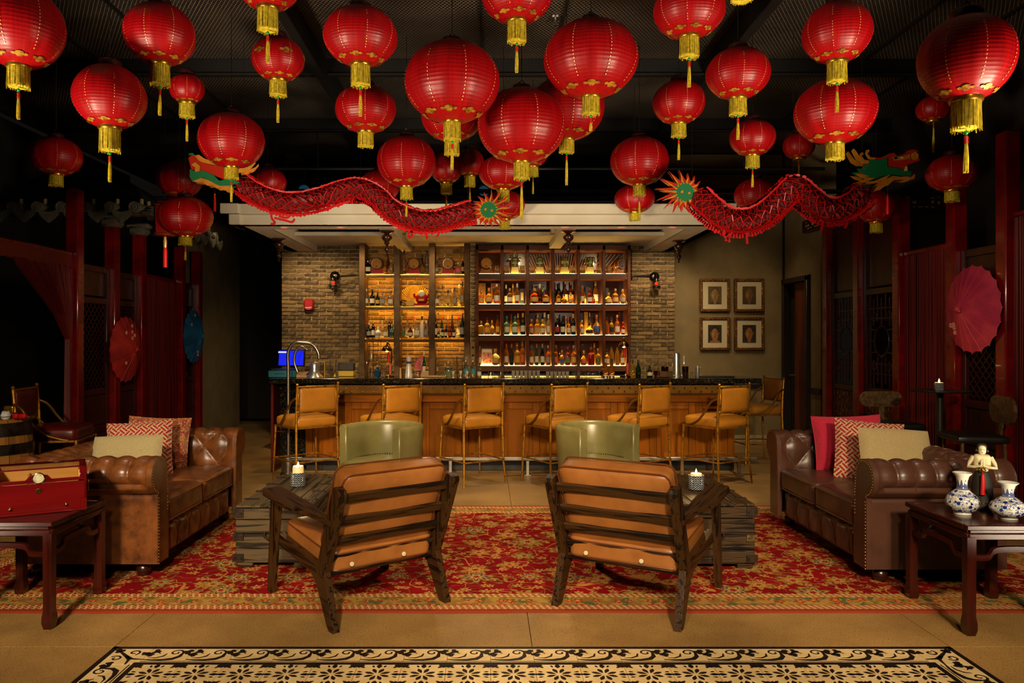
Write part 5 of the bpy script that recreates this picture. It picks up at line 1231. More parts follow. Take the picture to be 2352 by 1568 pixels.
# ------------------------------------------------------------------ fixtures on the brick wall
BT = 1.0625
mNICK = M('dark_nickel', '#4a443c', .28, 1.); mREDG = M('red_bulb', '#a01008', .3, emit='#ff2a14', estr=1.2)
def sconce(label, px, py, s_):
    t = thing('wall_sconce', label, 'lamp', (xat(px, WB), WB - .03, zat(py, WB)), 0, 'glass wall sconces')
    m = MB().lathe([(.07, 0), (.07, .01), (.055, .03), (.03, .04), (.0001, .042)], 24); b = MB(); b.add([(v[0], -v[2] + .01, v[1]) for v in m.v], [f[::-1] for f in m.f]); b.build('wall_plate', mNICK, t)
    MB().tube(smoothpath([(0, -.03, .03), (0, -.08, .05), (-s_ * .0, -.12, .02), (0, -.12, -.02)], 4), .012, 8).build('arm', mNICK, t)
    MB().lathe([(.03, -.075), (.032, -.05), (.022, -.02), (.014, -.015)], 16, (0, -.12, 0)).build('socket', mNICK, t)
    MB().lathe([(.045, -.20), (.052, -.19), (.052, -.06), (.05, -.06), (.05, -.19), (.0001, -.198)], 18, (0, -.12, 0)).build('glass_shade', thin_glass(), t)
    MB().ball((0, -.12, -.105), .024, 10, 6).build('bulb', mREDG, t)
    b = MB(); b.lathe([(.055, -.165), (.06, -.16), (.06, -.145), (.055, -.14)], 18, (0, -.12, 0)); b.build('guard_ring', mNICK, t); MB().lathe([(.02, -.21), (.022, -.19), (.0001, -.19)], 12, (0, -.12, 0)).build('bottom_cap', M('chrome', '#cfcfcf', .1, 1.), t)
    MB().tube([(-s_ * .06, 0, .0), (-s_ * .30, .012, .01)], .007, 6).build('conduit', mBLACK, t)
sconce('industrial glass wall sconce on the brick left of the steel shelves', 770, 634, -1); sconce('industrial glass wall sconce on the brick right of the cubbies', 1502, 636, 1)
t = thing('alarm_box', 'small red alarm box with white script on the left brick wall', 'alarm', (xat(712, WB), WB - .06, zat(700, WB)))
MB().box((0, 0, 0), (.135, .08, .16), .02).build('housing', M('alarm_red', '#9a0d12', .45), t)
b = MB(); pts = [(-.05 + .1 * k / 18, -.045 + .010 * sin(k * 1.9) + .004 * k / 18) for k in range(19)]; b.ribbon(pts, .006, 0); b.v = [(v[0], -.0412, v[1]) for v in b.v]; b.build('script', LBM['white'], t)
b = MB(); b.ribbon([(-.03, -.068), (.03, -.068)], .006, 0); b.v = [(v[0], -.0412, v[1]) for v in b.v]; b.build('lettering', LBM['pink'], t)
t = MB(); t.tube(smoothpath([(xat(1450, WB), WB - .03, 2.78), (xat(1450, WB), WB - .03, zat(640, WB)), (xat(1456, WB), WB - .03, zat(634, WB)), (xat(1490, WB), WB - .03, zat(633, WB))], 6), .006, 6); o = t.build('power_cord', mBLACK); tag(o, 'black power cord running down the brick to the right sconce', 'cord')
# ------------------------------------------------------------------ four framed portraits
def mat_face(k, bg, skin, hair, hl):
    m, nt, b = newmat('portrait_print'); x, y, z = xyz(nt, coords(nt)); v = coords(nt); W_, H_ = .098, .13
    u, vv = x / W_, z / H_; n = noise(nt, v, 60, 3)
    def ell(cx, cy, rx, ry): return (((u - cx) / rx) ** 2.0 + ((vv - cy) / ry) ** 2.0).sqrt() if False else (((u - cx) * (1 / rx)) * ((u - cx) * (1 / rx)) + ((vv - cy) * (1 / ry)) * ((vv - cy) * (1 / ry))).sqrt()
    c = mixc(nt, n.ss(.3, .7) * .5, bg, '#241a0c'); c = mixc(nt, 1 - ell(0, -1.25, 1.0, .62).ss(.9, 1.0), c, skin if k == 2 else '#3a2a14')
    c = mixc(nt, 1 - ell(0, -.62, .27, .4).ss(.85, 1.), c, skin); c = mixc(nt, 1 - ell(0, .22, .58, .74).ss(.93, 1.0), c, hair); c = mixc(nt, 1 - ell(0, .06 - hl, .52, .74).ss(.88, 1.0), c, skin)
    c = mixc(nt, (1 - ell(-.30, .05, .4, .6).ss(.2, 1.)) * .3, c, '#c59a58')
    for s_ in (-1, 1):
        c = mixc(nt, (1 - ell(s_ * .22, .17, .15, .05).ss(.5, 1.)) * .8, c, '#20120a'); c = mixc(nt, (1 - ell(s_ * .22, .29, .19, .035).ss(.5, 1.)) * .5, c, '#2a180c'); c = mixc(nt, (1 - ell(s_ * .6, .05, .07, .18).ss(.6, 1.)) * .8, c, skin)
    c = mixc(nt, (1 - ell(.05, -.03, .07, .2).ss(.3, 1.)) * .4, c, '#2a170a'); c = mixc(nt, (1 - ell(0, -.14, .14, .06).ss(.4, 1.)) * .5, c, '#2a170a')
    c = mixc(nt, (1 - ell(0, -.33, .2, .06).ss(.5, 1.)) * .75, c, '#4a1c10'); c = mixc(nt, n.ss(.4, .75) * .3, c, '#1c1208')
    nt.links.new(c, b.inputs['Base Color']); setin(b, rough=.5); return m
mFRAME = M('gilt_frame', '#5a3510', .35, .5, col2='#b07a24', ns=45, rg=(.5, .68), bump=.8, bs=70, bd=.01); mMAT = M('picture_mat', '#b7a988', .8)
FL = ['upper left', 'upper right', 'lower left', 'lower right']; FD = ['gilt framed portrait of a moustached man, upper left of four on the tan wall', 'gilt framed portrait of a plain faced person, upper right of four on the tan wall', 'gilt framed portrait of a dark haired person with bare shoulders, lower left of four', 'gilt framed portrait of a smiling round faced man, lower right of four']
FM = [('#5a4a20', '#7d6030', '#3d2a12', .02), ('#4c3814', '#6a4a20', '#4a3014', -.02), ('#2a200e', '#8a5a28', '#180e08', .16), ('#26220f', '#8a5626', '#1c120a', .05)]
for k, (px, py) in enumerate(((1642, 678), (1721, 678), (1642, 766.5), (1721, 766.5))):
    c = at(px, py, WT - .03); t = thing('framed_portrait', FD[k], 'picture', c, 0, 'framed portraits'); w2, h2 = .222, .243
    b = MB()
    for s_ in (-1, 1): b.box((s_ * (w2 - .022), 0, 0), (.044, .035, 2 * h2), .012); b.box((0, 0, s_ * (h2 - .022)), (2 * w2 - .07, .035, .044), .012)
    b.build('frame', mFRAME, t)
    bd = MB()
    for s_ in (-1, 1):
        for q in range(22): bd.ball((s_ * (w2 - .014), -.016, -h2 + .02 + q * (2 * h2 - .04) / 21), .007, 6, 4)
        for q in range(20): bd.ball((-w2 + .02 + q * (2 * w2 - .04) / 19, -.016, s_ * (h2 - .014)), .007, 6, 4)
    bd.build('beading', M('gilt_bead', '#a8742a', .3, .8), t, kind='stuff')
    MB().box((0, .006, 0), (2 * w2 - .08, .008, 2 * h2 - .08)).build('mat_board', mMAT, t, False); MB().box((0, .0012, 0), (.196, .004, .26)).build('print', mat_face(k, *FM[k]), t, False)
# ------------------------------------------------------------------ things on the bar top
YB = 8.74
mBRASS = M('lamp_brass', '#a8823a', .15, 1.); mCHROME = M('bar_chrome', '#dcdcd8', .28, .9); mCLR = thin_glass()
def dome_lamp(label, px, ydome, tas):
    Y = 8.85; t = thing('dome_lamp', label, 'lamp', (xat(px, Y), Y, BT), 0, 'brass dome bar lamps'); zd = zat(ydome, Y) - BT
    MB().lathe([(.07, 0), (.07, .012), (.02, .02), (.012, .03)], 20).build('base', mBRASS, t)
    MB().tube(smoothpath([(0, 0, .02), (.02, .02, zd * .4), (.03, .03, zd * .85), (0, .01, zd + .09), (-.02, 0, zd + .06)], 5), .007, 8).build('stem', mBRASS, t)
    MB().lathe([(.062, 0), (.061, .018), (.052, .042), (.032, .06), (.012, .068), (.016, .078), (.006, .088), (.012, .10), (.0005, .115)], 24, (-.02, 0, zd)).build('shade', mBRASS, t)
    MB().ball((-.02, 0, zd + .01), .022, 10, 6).build('bulb', M('lamp_bulb', '#fff0c0', .4, emit='#ffc070', estr=9.), t)
    b = MB(); b.lathe([(.006, 0), (.014, -.02), (.017, -.12), (.0001, -.12)], 10, (-.02 + tas, -.03, zd - .01)); b.build('red_tassel', M('tassel_red', '#d01008', .5), t)
    MB().box((.02, -.01, .09), (.03, .02, .13), .004).build('card_holder', M('card_red', '#b02814', .3), t)
dome_lamp('brass dome lamp with a red tassel on the bar before the steel shelves', 893, 806, .02); dome_lamp('brass dome lamp with a red tassel at the right of the bar top', 1437, 796, .0)
G3 = 'bottles on the bar top'
def bb(px, hp, wp, kind, glass, lab, cap, label, Y=YB): bottle(label, xat(px, Y), Y, BT, hp * Y / F, wp * Y / F, kind, glass, lab, cap, G3)
bb(867, 28, 16, 'F', 'blue', None, 'c', 'small round blue bottle with cork on the bar by the beakers'); bb(882, 23, 8, 'A', 'clear', None, 'r', 'tiny clear bottle with red cork beside the blue bottle')
bb(1030, 36, 16, 'D', 'clear', 'green', 'c', 'square clear gin bottle with green label on the bar'); bb(1071, 47, 12, 'A', 'clear', 'teal', 's', 'clear bottle with teal label, left of a pair on the bar'); bb(1087, 47, 12, 'A', 'clear', 'teal', 's', 'clear bottle with teal label, right of a pair on the bar')
bb(1101, 30, 10, 'B', 'clear', 'white', 'k', 'short clear bottle with white label beside the teal pair'); bb(1391, 42, 13, 'E', 'amber', None, 'c', 'amber bottle with white pourer, left of a pair by the brass lamp'); bb(1405, 42, 13, 'E', 'amber', None, 'k', 'amber bottle with dark pourer, right of a pair by the brass lamp')
bb(1453, 40, 14, 'C', 'yellow', None, 'k', 'squat yellow decanter right of the right brass lamp'); bb(1466, 40, 12, 'E', 'dgreen', None, 'k', 'dark green bottle behind the squat yellow decanter'); bb(1492, 27, 13, 'A', 'dgreen', 'cream', 'k', 'small green bottle with cream label near the beer tap')
bb(974, 60, 8, 'E', 'green', 'white', 'w', 'thin green and white bottle beside the red fan')
GG = 'glassware on the bar top'
def tumbler(label, px, hp, wp, mat=mCLR, Y=YB, z=BT, name='tumbler', cat='glass'):
    r, h = wp * Y / F / 2, hp * Y / F; return glassware(name, label, cat, (xat(px, Y), Y, z), [(r * .8, 0), (r * .85, .004), (r, h), (r * .94, h), (r * .78, .012), (.0001, .010)], mat, GG, 14)
for px, hp, wp, lab in ((842, 58, 12, 'tall glass cylinder, leftmost of the beakers by the steel unit'), (853, 88, 11, 'tallest glass cylinder of the beakers by the steel unit'), (862, 50, 10, 'short glass cylinder between the two tall beakers'), (872, 84, 8, 'narrow tall glass cylinder next to the brass lamp'), (846, 20, 14, 'low glass jar in front of the tall beakers')):
    tumbler(lab, px, hp, wp, Y=8.95 if hp > 40 else YB)
b = MB(); Y = YB; r = 18 * Y / F / 2; h = 48 * Y / F
de = thing('cone_decanter', 'white cone shaped ceramic decanter with blue marks on the bar', 'decanter', (xat(939, Y), Y, BT)); MB().lathe([(r, 0), (r * .95, .03), (r * .62, h * .62), (r * .55, h * .7), (r * .72, h * .86), (r * .5, h)], 18).build('body', M('white_glaze', '#d8c8bc', .2, col2='#6a78b8', ns=70, rg=(.58, .64)), de); MB().lathe([(r * .60, h * .64), (r * .60, h * .70), (r * .68, h * .75)], 18).build('blue_collar', LBM['blue'], de)
fan = thing('red_fan', 'red hand fan with white lettering standing on the bar', 'fan', (xat(963, 8.8), 8.8, BT))
b = MB(); pts = [(0.06 + .115 * cos(R(a)), .125 + .115 * sin(R(a))) for a in range(95, 266, 10)] + [(.02, .03), (.06, .06)]; b.prism(pts, -.003, .003, 'y'); b.build('leaf', M('fan_red', '#b01028', .5), fan)
b = MB()
for a in range(110, 250, 17):
    c_, s2 = cos(R(a)), sin(R(a))
    for q in (-3, 0, 3): b.bar((.06 + .085 * cos(R(a + q)), -.004, .125 + .085 * sin(R(a + q))), (.06 + .103 * cos(R(a + q)), -.004, .125 + .103 * sin(R(a + q))), .003, .001)
b.build('lettering', LBM['white'], fan, kind='stuff'); MB().box((.045, -.006, .165), (.05, .003, .065), .001).build('photo_card', LBM['grey'], fan); MB().box((.02, .004, .015), (.06, .03, .03), .002).build('stand', LBM['tan'], fan)
def small(name, label, cat, px, fn, mat, part='body', Y=YB):
    t = thing(name, label, cat, (xat(px, Y), Y, BT)); b = MB(); fn(b); b.build(part, mat, t); return t
small('card_box', 'small brown cardboard box on the bar by the red fan', 'box', 977, lambda b: b.box((0, 0, .036), (.08, .05, .07), .003), LBM['tan']); small('muddler', 'upright wooden muddler stick on the bar', 'muddler', 920, lambda b: b.lathe([(.012, 0), (.01, .11), (.0001, .115)], 10), LBM['tan'], Y=8.62)
t = tumbler('clear jar with cork lid left of the red fan', 958, 15, 17, name='cork_jar', cat='jar'); MB().lathe([(.044, .077), (.044, .087), (.0001, .087)], 16).build('cork_lid', LBM['tan'], t)
t = tumbler('tall clear storage jar with wooden lid behind the gin bottle', 1056, 44, 17, Y=8.95, name='storage_jar', cat='jar'); MB().lathe([(.046, .225), (.046, .245), (.0001, .245)], 16).build('wood_lid', LBM['tan'], t)
small('cutting_board', 'small wooden cutting board lying on the bar', 'board', 1004, lambda b: b.box((0, 0, .009), (.20, .10, .016), .004), LBM['tan'])
for i, px in enumerate((1041, 1058, 1073)):
    t = glassware('cordial_glass', f'small white stemmed cup, {["left", "middle", "right"][i]} of three on the bar', 'cup', (xat(px, 8.60), 8.60, BT), [(.016, 0), (.017, .004), (.005, .008), (.004, .03), (.014, .04), (.019, .075), (.017, .075), (.0001, .045)], M('white_porcelain', '#ddd6c4', .2), GG)
for i, px in enumerate((1117, 1127, 1140, 1150)): tumbler(f'low glass bowl, {ORD[i]}{" from left" if i else ""} of the row before the first cubbies', px, 9 + i % 2 * 3, 13)
t = glassware('goblet', 'stemmed clear goblet standing in front of the second cubby column', 'glass', (xat(1163, YB), YB, BT), [(.03, 0), (.03, .004), (.006, .01), (.005, .045), (.03, .07), (.036, .115), (.034, .115), (.0001, .06)], mCLR, GG)
mFLUTE = M('fluted_glass', '#cfc8b0', .15, trans=.6, ior=1.3)
for i in range(7): tumbler(f'fluted tumbler, {ORD[i]}{" from left" if i else ""} of seven before the third cubby column', 1179 + i * 9.5, 15, 9, mFLUTE)
for i in range(6): tumbler(f'fluted tumbler, {ORD[i]}{" from left" if i else ""} of six before the fourth cubby column', 1258 + i * 9, 13, 8.6, mFLUTE)
for i in range(6): tumbler(f'clear coupe glass, {ORD[i]}{" from left" if i else ""} of six before the fifth cubby column', 1318 + i * 11, 13 + i % 2 * 3, 10)
for i in range(2): t = glassware('tasting_cup', f'pale oval dish with gold rim, {["left", "right"][i]} of a pair below the amber bottles', 'dish', (xat(1391 + 14 * i, 8.58), 8.58, BT), [(.012, 0), (.012, .015), (.03, .03), (.028, .032), (.0001, .022)], M('white_porcelain', '#ddd6c4', .2), GG)
t = glassware('goblet', 'small deep red glass goblet left of the steel tray', 'glass', (xat(1506, YB), YB, BT), [(.02, 0), (.02, .004), (.006, .01), (.022, .03), (.026, .075), (.024, .075), (.0001, .035)], bmat('ruby', '#7a0a0c'), GG)
small('steel_tray', 'stainless steel drip tray beside the beer tap', 'tray', 1527, lambda b: b.box((0, 0, .035), (.15, .14, .065), .004), mBRSTEEL)
tp = thing('beer_tap', 'tall polished chrome beer tap tower on the bar', 'tap', (xat(1553, 8.85), 8.85, BT)); MB().lathe([(.055, 0), (.055, .012), (.045, .02), (.045, .25), (.04, .275), (.02, .285), (.0001, .287)], 24).build('tower', mCHROME, tp); MB().tube([(.045, 0, .19), (.085, -.03, .19), (.085, -.03, .15)], .009, 8).build('spout', mCHROME, tp); MB().tube([(.085, -.03, .19), (.085, -.03, .245)], [.006, .010], 8).build('handle', LBM['white'], tp)
tumbler('dark wine red pitcher behind the tap, left', 1527, 22, 17, M('dark_pitcher', '#1d0508', .15), 9.0, name='pitcher', cat='pitcher'); tumbler('dark wine red pitcher behind the tap, right', 1574, 22, 15, M('dark_pitcher', '#1d0508', .15), 9.0, name='pitcher', cat='pitcher')
for i in range(4): tumbler(f'small clear glass, {ORD[i]}{" from left" if i else ""} of four right of the beer tap', 1566 + 9 * i, 12, 8)
t = tumbler('steel cocktail shaker cup near the right end of the bar', 1602, 25, 10, mCHROME, name='shaker_cup', cat='shaker'); MB().tube(smoothpath([(.025, 0, .11), (.045, 0, .11), (.045, 0, .03), (.025, 0, .03)], 4), .003, 6).build('handle', mCHROME, t)
small('bar_mat', 'black rubber bar mat on the right end of the bar top', 'mat', 1645, lambda b: b.box((0, .05, .006), (.42, .16, .010), .003), mBLACK)
# till, juicer, pipes at the left end
ti = thing('till_screen', 'touch screen till showing a blue display at the left end of the bar', 'monitor', (xat(670, 9.0), 9.0, BT), R(-6))
MB().box((0, .0, .215), (.33, .03, .20), .008, Matrix.Rotation(R(-8), 3, 'X')).build('bezel', mBLACK, ti); MB().box((0, -.018, .216), (.30, .004, .175), 0, Matrix.Rotation(R(-8), 3, 'X')).build('screen', M('blue_screen', '#1018a0', .3, emit='#1420d8', estr=.9), ti); MB().box((-.09, -.027, .285), (.13, .002, .016), 0, Matrix.Rotation(R(-8), 3, 'X')).build('title_bar', M('screen_white', '#c8d0f0', .4, emit='#c8d4ff', estr=.8), ti)
MB().box((0, .05, .07), (.08, .06, .14), .01).build('stand', mBLACK, ti)
cdw = thing('cash_drawer', 'teal blue cash drawer box at the left end of the bar', 'drawer', (xat(651, 8.72), 8.75, BT)); MB().box((0, 0, .04), (.31, .2, .075), .004).build('box', M('teal_paint', '#0f6a80', .4), cdw); MB().box((-.02, -.102, .045), (.12, .004, .006)).build('slot', mBLACK, cdw); MB().box((0, .02, .09), (.27, .16, .02), .004).build('lid', mBLACK, cdw)
ju = thing('citrus_press', 'hammered chrome citrus press on the bar beside the gooseneck pipe', 'juicer', (xat(722, 8.7), 8.72, BT)); MB().lathe([(.10, 0), (.095, .012), (.062, .04), (.055, .09), (.06, .13), (.05, .16), (.03, .17)], 24).build('body', mCHROME, ju); MB().box((.0, .03, .155), (.05, .05, .05), .01).build('head', mCHROME, ju); MB().tube([(.05, .02, .18), (.12, .03, .17)], .008, 6).build('lever', mCHROME, ju)
MB().tube([(.115, 0, .0), (.115, 0, .215)], .006, 8).build('post', LBM['gold'], ju); MB().tube([(.075, 0, .215), (.155, 0, .215)], .007, 8).build('cross_handle', mBLACK, ju)
tumbler('faceted clear glass pitcher right of the citrus press', 765, 40, 17, Y=8.7, name='pitcher', cat='pitcher')
small('tea_box', 'black and yellow carton at the left of the steel shelf unit', 'carton', 796, lambda b: (b.box((0, 0, .035), (.18, .10, .065), .004)), LBM['yellow'], Y=8.95); small('card_reader', 'black box stacked on the yellow carton by the steel shelves', 'box', 796, lambda b: b.box((0, 0, .115), (.19, .11, .09), .006), mBLACK, Y=8.95)
small('bamboo_rack', 'small bamboo pick rack beside the citrus press', 'rack', 693, lambda b: [b.bar((-.07 + .018 * k, -.03, .02), (-.05 + .018 * k, .05, .055), .012, .008) for k in range(7)] and b.box((0, 0, .012), (.15, .08, .02)), LBM['tan'])
small('lemon_stopper', 'tiny yellow stopper on the bar before the glass pitcher', 'stopper', 769, lambda b: (b.ball((0, 0, .02), .016, 8, 5), b.box((0, 0, .04), (.012, .012, .02), .003)), LBM['yellow'], Y=8.58)
go = thing('gooseneck_pipe', 'tall bent steel gooseneck pipe rising in front of the left bar end', 'pipe', (-2.2, 8.38, 0)); zt_ = zat(787, 8.38)
MB().tube([(0, 0, .12)] + smoothpath([(0, 0, 1.2), (0, 0, 1.36), (.06, 0, 1.455), (.16, 0, zt_), (.27, 0, 1.44), (.33, 0, 1.36), (.34, 0, 1.29)], 6), .019, 12).build('pipe', mSTEEL, go); MB().tube(smoothpath([(.19, .1, 1.38), (.12, .1, 1.42), (.06, .1, 1.37), (.04, .1, 1.25), (.08, .1, 1.13)], 6), .014, 10).build('inner_hook', mSTEEL, go)
MB().lathe([(.09, 0), (.09, .02), (.075, .03), (.075, .15), (.085, .16), (.085, .20), (.06, .21)], 22).build('canister', mSTEEL, go)
# ------------------------------------------------------------------ red silk lanterns
def mat_silk():
    m, nt, b = newmat('red_silk_lantern'); v = coords(nt); x, y, z = xyz(nt, v)
    a = y.atan2(x); th = noise(nt, vec3(nt, a * 14, z * .8, 0), 1.0, 3); rings = (z * (pi * 15)).sin().abs()
    c = mixc(nt, th.ss(.3, .7), '#a8040c', '#8a0308'); c = mixc(nt, (1 - rings.ss(0, .16)) * .55, c, '#4a0206'); nt.links.new(c, b.inputs['Base Color']); setin(b, rough=.38, spec=.35)
    tr = nt.nodes.new('ShaderNodeBsdfTranslucent'); tr.inputs[0].default_value = (*s2l('#c80a10'), 1); mx = nt.nodes.new('ShaderNodeMixShader'); mx.inputs[0].default_value = .10
    out = nt.nodes['Material Output']; nt.links.new(b.outputs[0], mx.inputs[1]); nt.links.new(tr.outputs[0], mx.inputs[2]); nt.links.new(mx.outputs[0], out.inputs[0]); return m
mSILK = mat_silk(); mGILT = M('gilt_foil', '#c8922e', .28, .85, col2='#8a5c14', ns=18); mDASH = M('gold_thread', '#f2c878', .35, .1); mEMBL = M('gold_emblem', '#c08a2c', .35, .35, col2='#7a4c12', ns=9); mFRINGE = M('yellow_fringe', '#d8be20', .7, col2='#a8941a', ns=60, st=(1, 1, .1)); mGREENB = M('green_bead', '#0a8a3c', .3); mREDB = M('red_bead', '#b8240c', .4); mCOLLAR = M('lantern_collar', '#2a0605', .4); mWIRE = M('hang_wire', '#2a2420', .4, .6)
NR = 30; prof = []
for i in range(NR * 3 + 1):
    ph = -pi / 2 + .16 + (pi - .32) * i / (NR * 3); q = 1 + (.004 if i % 3 else -.005); prof.append((cos(ph) * q, sin(ph) * (1.0)))
def lantern_body():
    b = MB(); n = 48; k = len(prof)
    vs = [(r * cos(2 * pi * j / n) * (1 + .010 * cos(2 * pi * j / n * 12)), r * sin(2 * pi * j / n) * (1 + .010 * cos(2 * pi * j / n * 12)), z) for r, z in prof for j in range(n)]
    fs = [(i * n + j, i * n + (j + 1) % n, (i + 1) * n + (j + 1) % n, (i + 1) * n + j) for i in range(k - 1) for j in range(n)]
    b.add(vs, fs); return b.mesh('silk_body', mSILK, True, 80)
def dash_trim(dense):
    b = MB(); rnd = random.Random(5)
    for g_ in range(8):
        a = 2 * pi * (g_ + .5) / 8
        for i in range(34):
            ph = -.75 + 1.35 * i / 33
            if i % 2 and not dense: continue
            w2 = .010 / max(cos(ph), .2) * rnd.uniform(.7, 1.1); h2 = .0155; rr = 1.022
            if rnd.random() < .12: continue
            P = lambda p, q: (rr * cos(p) * cos(q), rr * cos(p) * sin(q), rr * sin(p)); b.poly([P(ph - h2, a - w2), P(ph - h2, a + w2), P(ph + h2, a + w2), P(ph + h2, a - w2)])
    return b.mesh('gold_dashes', mDASH, False)
CLOUD = [(-1, 0), (-.95, .22), (-.7, .30), (-.5, .2), (-.38, .45), (-.1, .55), (.1, .55), (.38, .45), (.5, .2), (.7, .30), (.95, .22), (1, 0), (.8, -.18), (.45, -.12), (.3, -.4), (.12, -.55), (0, -.3), (-.12, -.55), (-.3, -.4), (-.45, -.12), (-.8, -.18)]
def emblems(ph0, s_, n=8):
    b = MB()
    for g_ in range(n):
        a = 2 * pi * g_ / n
        P = lambda u, v: (1.022 * cos(ph0 + v * s_) * cos(a + u * s_ / cos(ph0)), 1.022 * cos(ph0 + v * s_) * sin(a + u * s_ / cos(ph0)), 1.022 * sin(ph0 + v * s_))
        c0 = P(0, .08); m = len(CLOUD); b.add([c0] + [P(*q) for q in CLOUD], [(0, 1 + i, 1 + (i + 1) % m) for i in range(m)])
    return b.mesh('cloud_emblems', mEMBL, True, 80)
ME_BODY = lantern_body(); ME_DASH = dash_trim(False); ME_EMB = emblems(-.98, .17); ME_EMB2 = emblems(.05, .26, 6)
def fringe_mesh(seed):
    b = MB(); rnd = random.Random(seed); n = 72; r = .056
    for k in range(n):
        a = 2 * pi * k / n + rnd.uniform(-.03, .03); L = 1 * rnd.uniform(.86, 1.02); w2 = .0019; r2 = r * rnd.uniform(.93, 1.07); ca, sa = cos(a), sin(a); rt = r * rnd.uniform(.95, 1.0)
        b.add([(rt * ca - w2 * sa, rt * sa + w2 * ca, 0), (rt * ca + w2 * sa, rt * sa - w2 * ca, 0), (r2 * ca + w2 * sa, r2 * sa - w2 * ca, -L), (r2 * ca - w2 * sa, r2 * sa + w2 * ca, -L), (rt * .93 * ca, rt * .93 * sa, 0), (r2 * .93 * ca, r2 * .93 * sa, -L)], [(0, 1, 2, 3), (1, 4, 5, 2), (4, 0, 3, 5)])
    b.lathe([(r * .9, -.9), (r * .92, 0)], 16); return b.mesh('fringe', mFRINGE, False)
ME_FR = [fringe_mesh(1), fringe_mesh(2)]
b = MB(); b.lathe([(.060, -.010), (.064, -.004), (.064, .012), (.055, .016)], 24); ME_RIM = b.mesh('gold_rim', mGILT)
b = MB(); b.lathe([(.062, -.004), (.064, .02), (.058, .03), (.048, .03)], 20)
for s_ in (-1, 1): b.tube([(s_ * .05, 0, .02), (0, 0, .07)], .003, 5)
ME_TOP = b.mesh('top_collar', mCOLLAR)
b = MB(); rnd = random.Random(4)
for k in range(16):
    a = 2 * pi * k / 16; rr_ = .008; b.tube([(.004 * cos(a), .004 * sin(a), 0), (rr_ * cos(a), rr_ * sin(a), -.5), (rr_ * .9 * cos(a) + rnd.uniform(-.003, .003), rr_ * .9 * sin(a), -1 + rnd.uniform(0, .08))], .0028, 4)
ME_TAIL = b.mesh('tassel_tail', mFRINGE)
ME_GB = MB().ball((0, 0, 0), .0095, 10, 6).mesh('green_bead', mGREENB); b = MB(); b.lathe([(.007, -.02), (.009, -.012), (.007, -.004), (.009, .004), (.006, .014)], 10); ME_RB = b.mesh('red_bead', mREDB)
LN = 0
def lantern(label, x0, x1, y0, y1, Y, fr_h, tail=0, fy=None, floral=False, fringe=True):
    """x0..y1: extent of the body in the photo; Y: its distance; fr_h: fringe length (px); tail: tail length (px)"""
    global LN; LN += 1
    cx, cy = (x0 + x1) / 2, (y0 + y1) / 2; th_, tv = (cx - CX) / F, (CY - cy) / F
    a = (x1 - x0) / 2 * Y / F / sqrt(1 + th_ * th_); hh = (y1 - y0) / 2 * Y / F / sqrt(1 + tv * tv * .0); k = sqrt(max((hh / a) ** 2 - tv ** 2, .36)); k = min(max(k, .64), .97)
    c = at(cx, cy, Y); c.z += .0; t = thing('silk_lantern', label, 'lantern', c, 0, 'red silk lanterns hanging from the ceiling'); s_ = (a, a, a * k); rz = LN * 1.37
    bd = put('silk_body', ME_BODY, t, scale=s_, rot=(0, 0, rz)); put('gold_dashes', ME_DASH, t, scale=s_, rot=(0, 0, rz), kind='stuff'); put('cloud_emblems', ME_EMB, t, scale=s_, rot=(0, 0, rz), kind='stuff')
    if floral: put('floral_emblems', ME_EMB2, t, scale=s_, rot=(0, 0, rz + .2), kind='stuff')
    zb_ = -a * k * .985; fs = 1.0
    put('gold_rim', ME_RIM, t, loc=(0, 0, zb_)); put('top_collar', ME_TOP, t, loc=(0, 0, a * k * .975))
    L = fr_h * Y / F * .93
    if fringe: put('fringe', ME_FR[LN % 2], t, loc=(0, 0, zb_), scale=(1, 1, L))
    if tail:
        zt_ = zb_ - L; T = tail * Y / F; put('green_bead', ME_GB, t, loc=(0, 0, zt_ - .005)); put('red_bead', ME_RB, t, loc=(0, 0, zt_ - .032)); put('tassel_tail', ME_TAIL, t, loc=(0, 0, zt_ - .05), scale=(1, 1, max(T - .05, .05)))
        MB().tube([(0, 0, zb_), (0, 0, zt_ - .06)], .0015, 4).build('cord', mFRINGE, t)
    top = a * k * .975 + .07
    MB().tube([(0, 0, top - .005), (0, 0, HC - c.z - .02)], .0022, 4).build('hanging_wire', mWIRE, t)
    return t
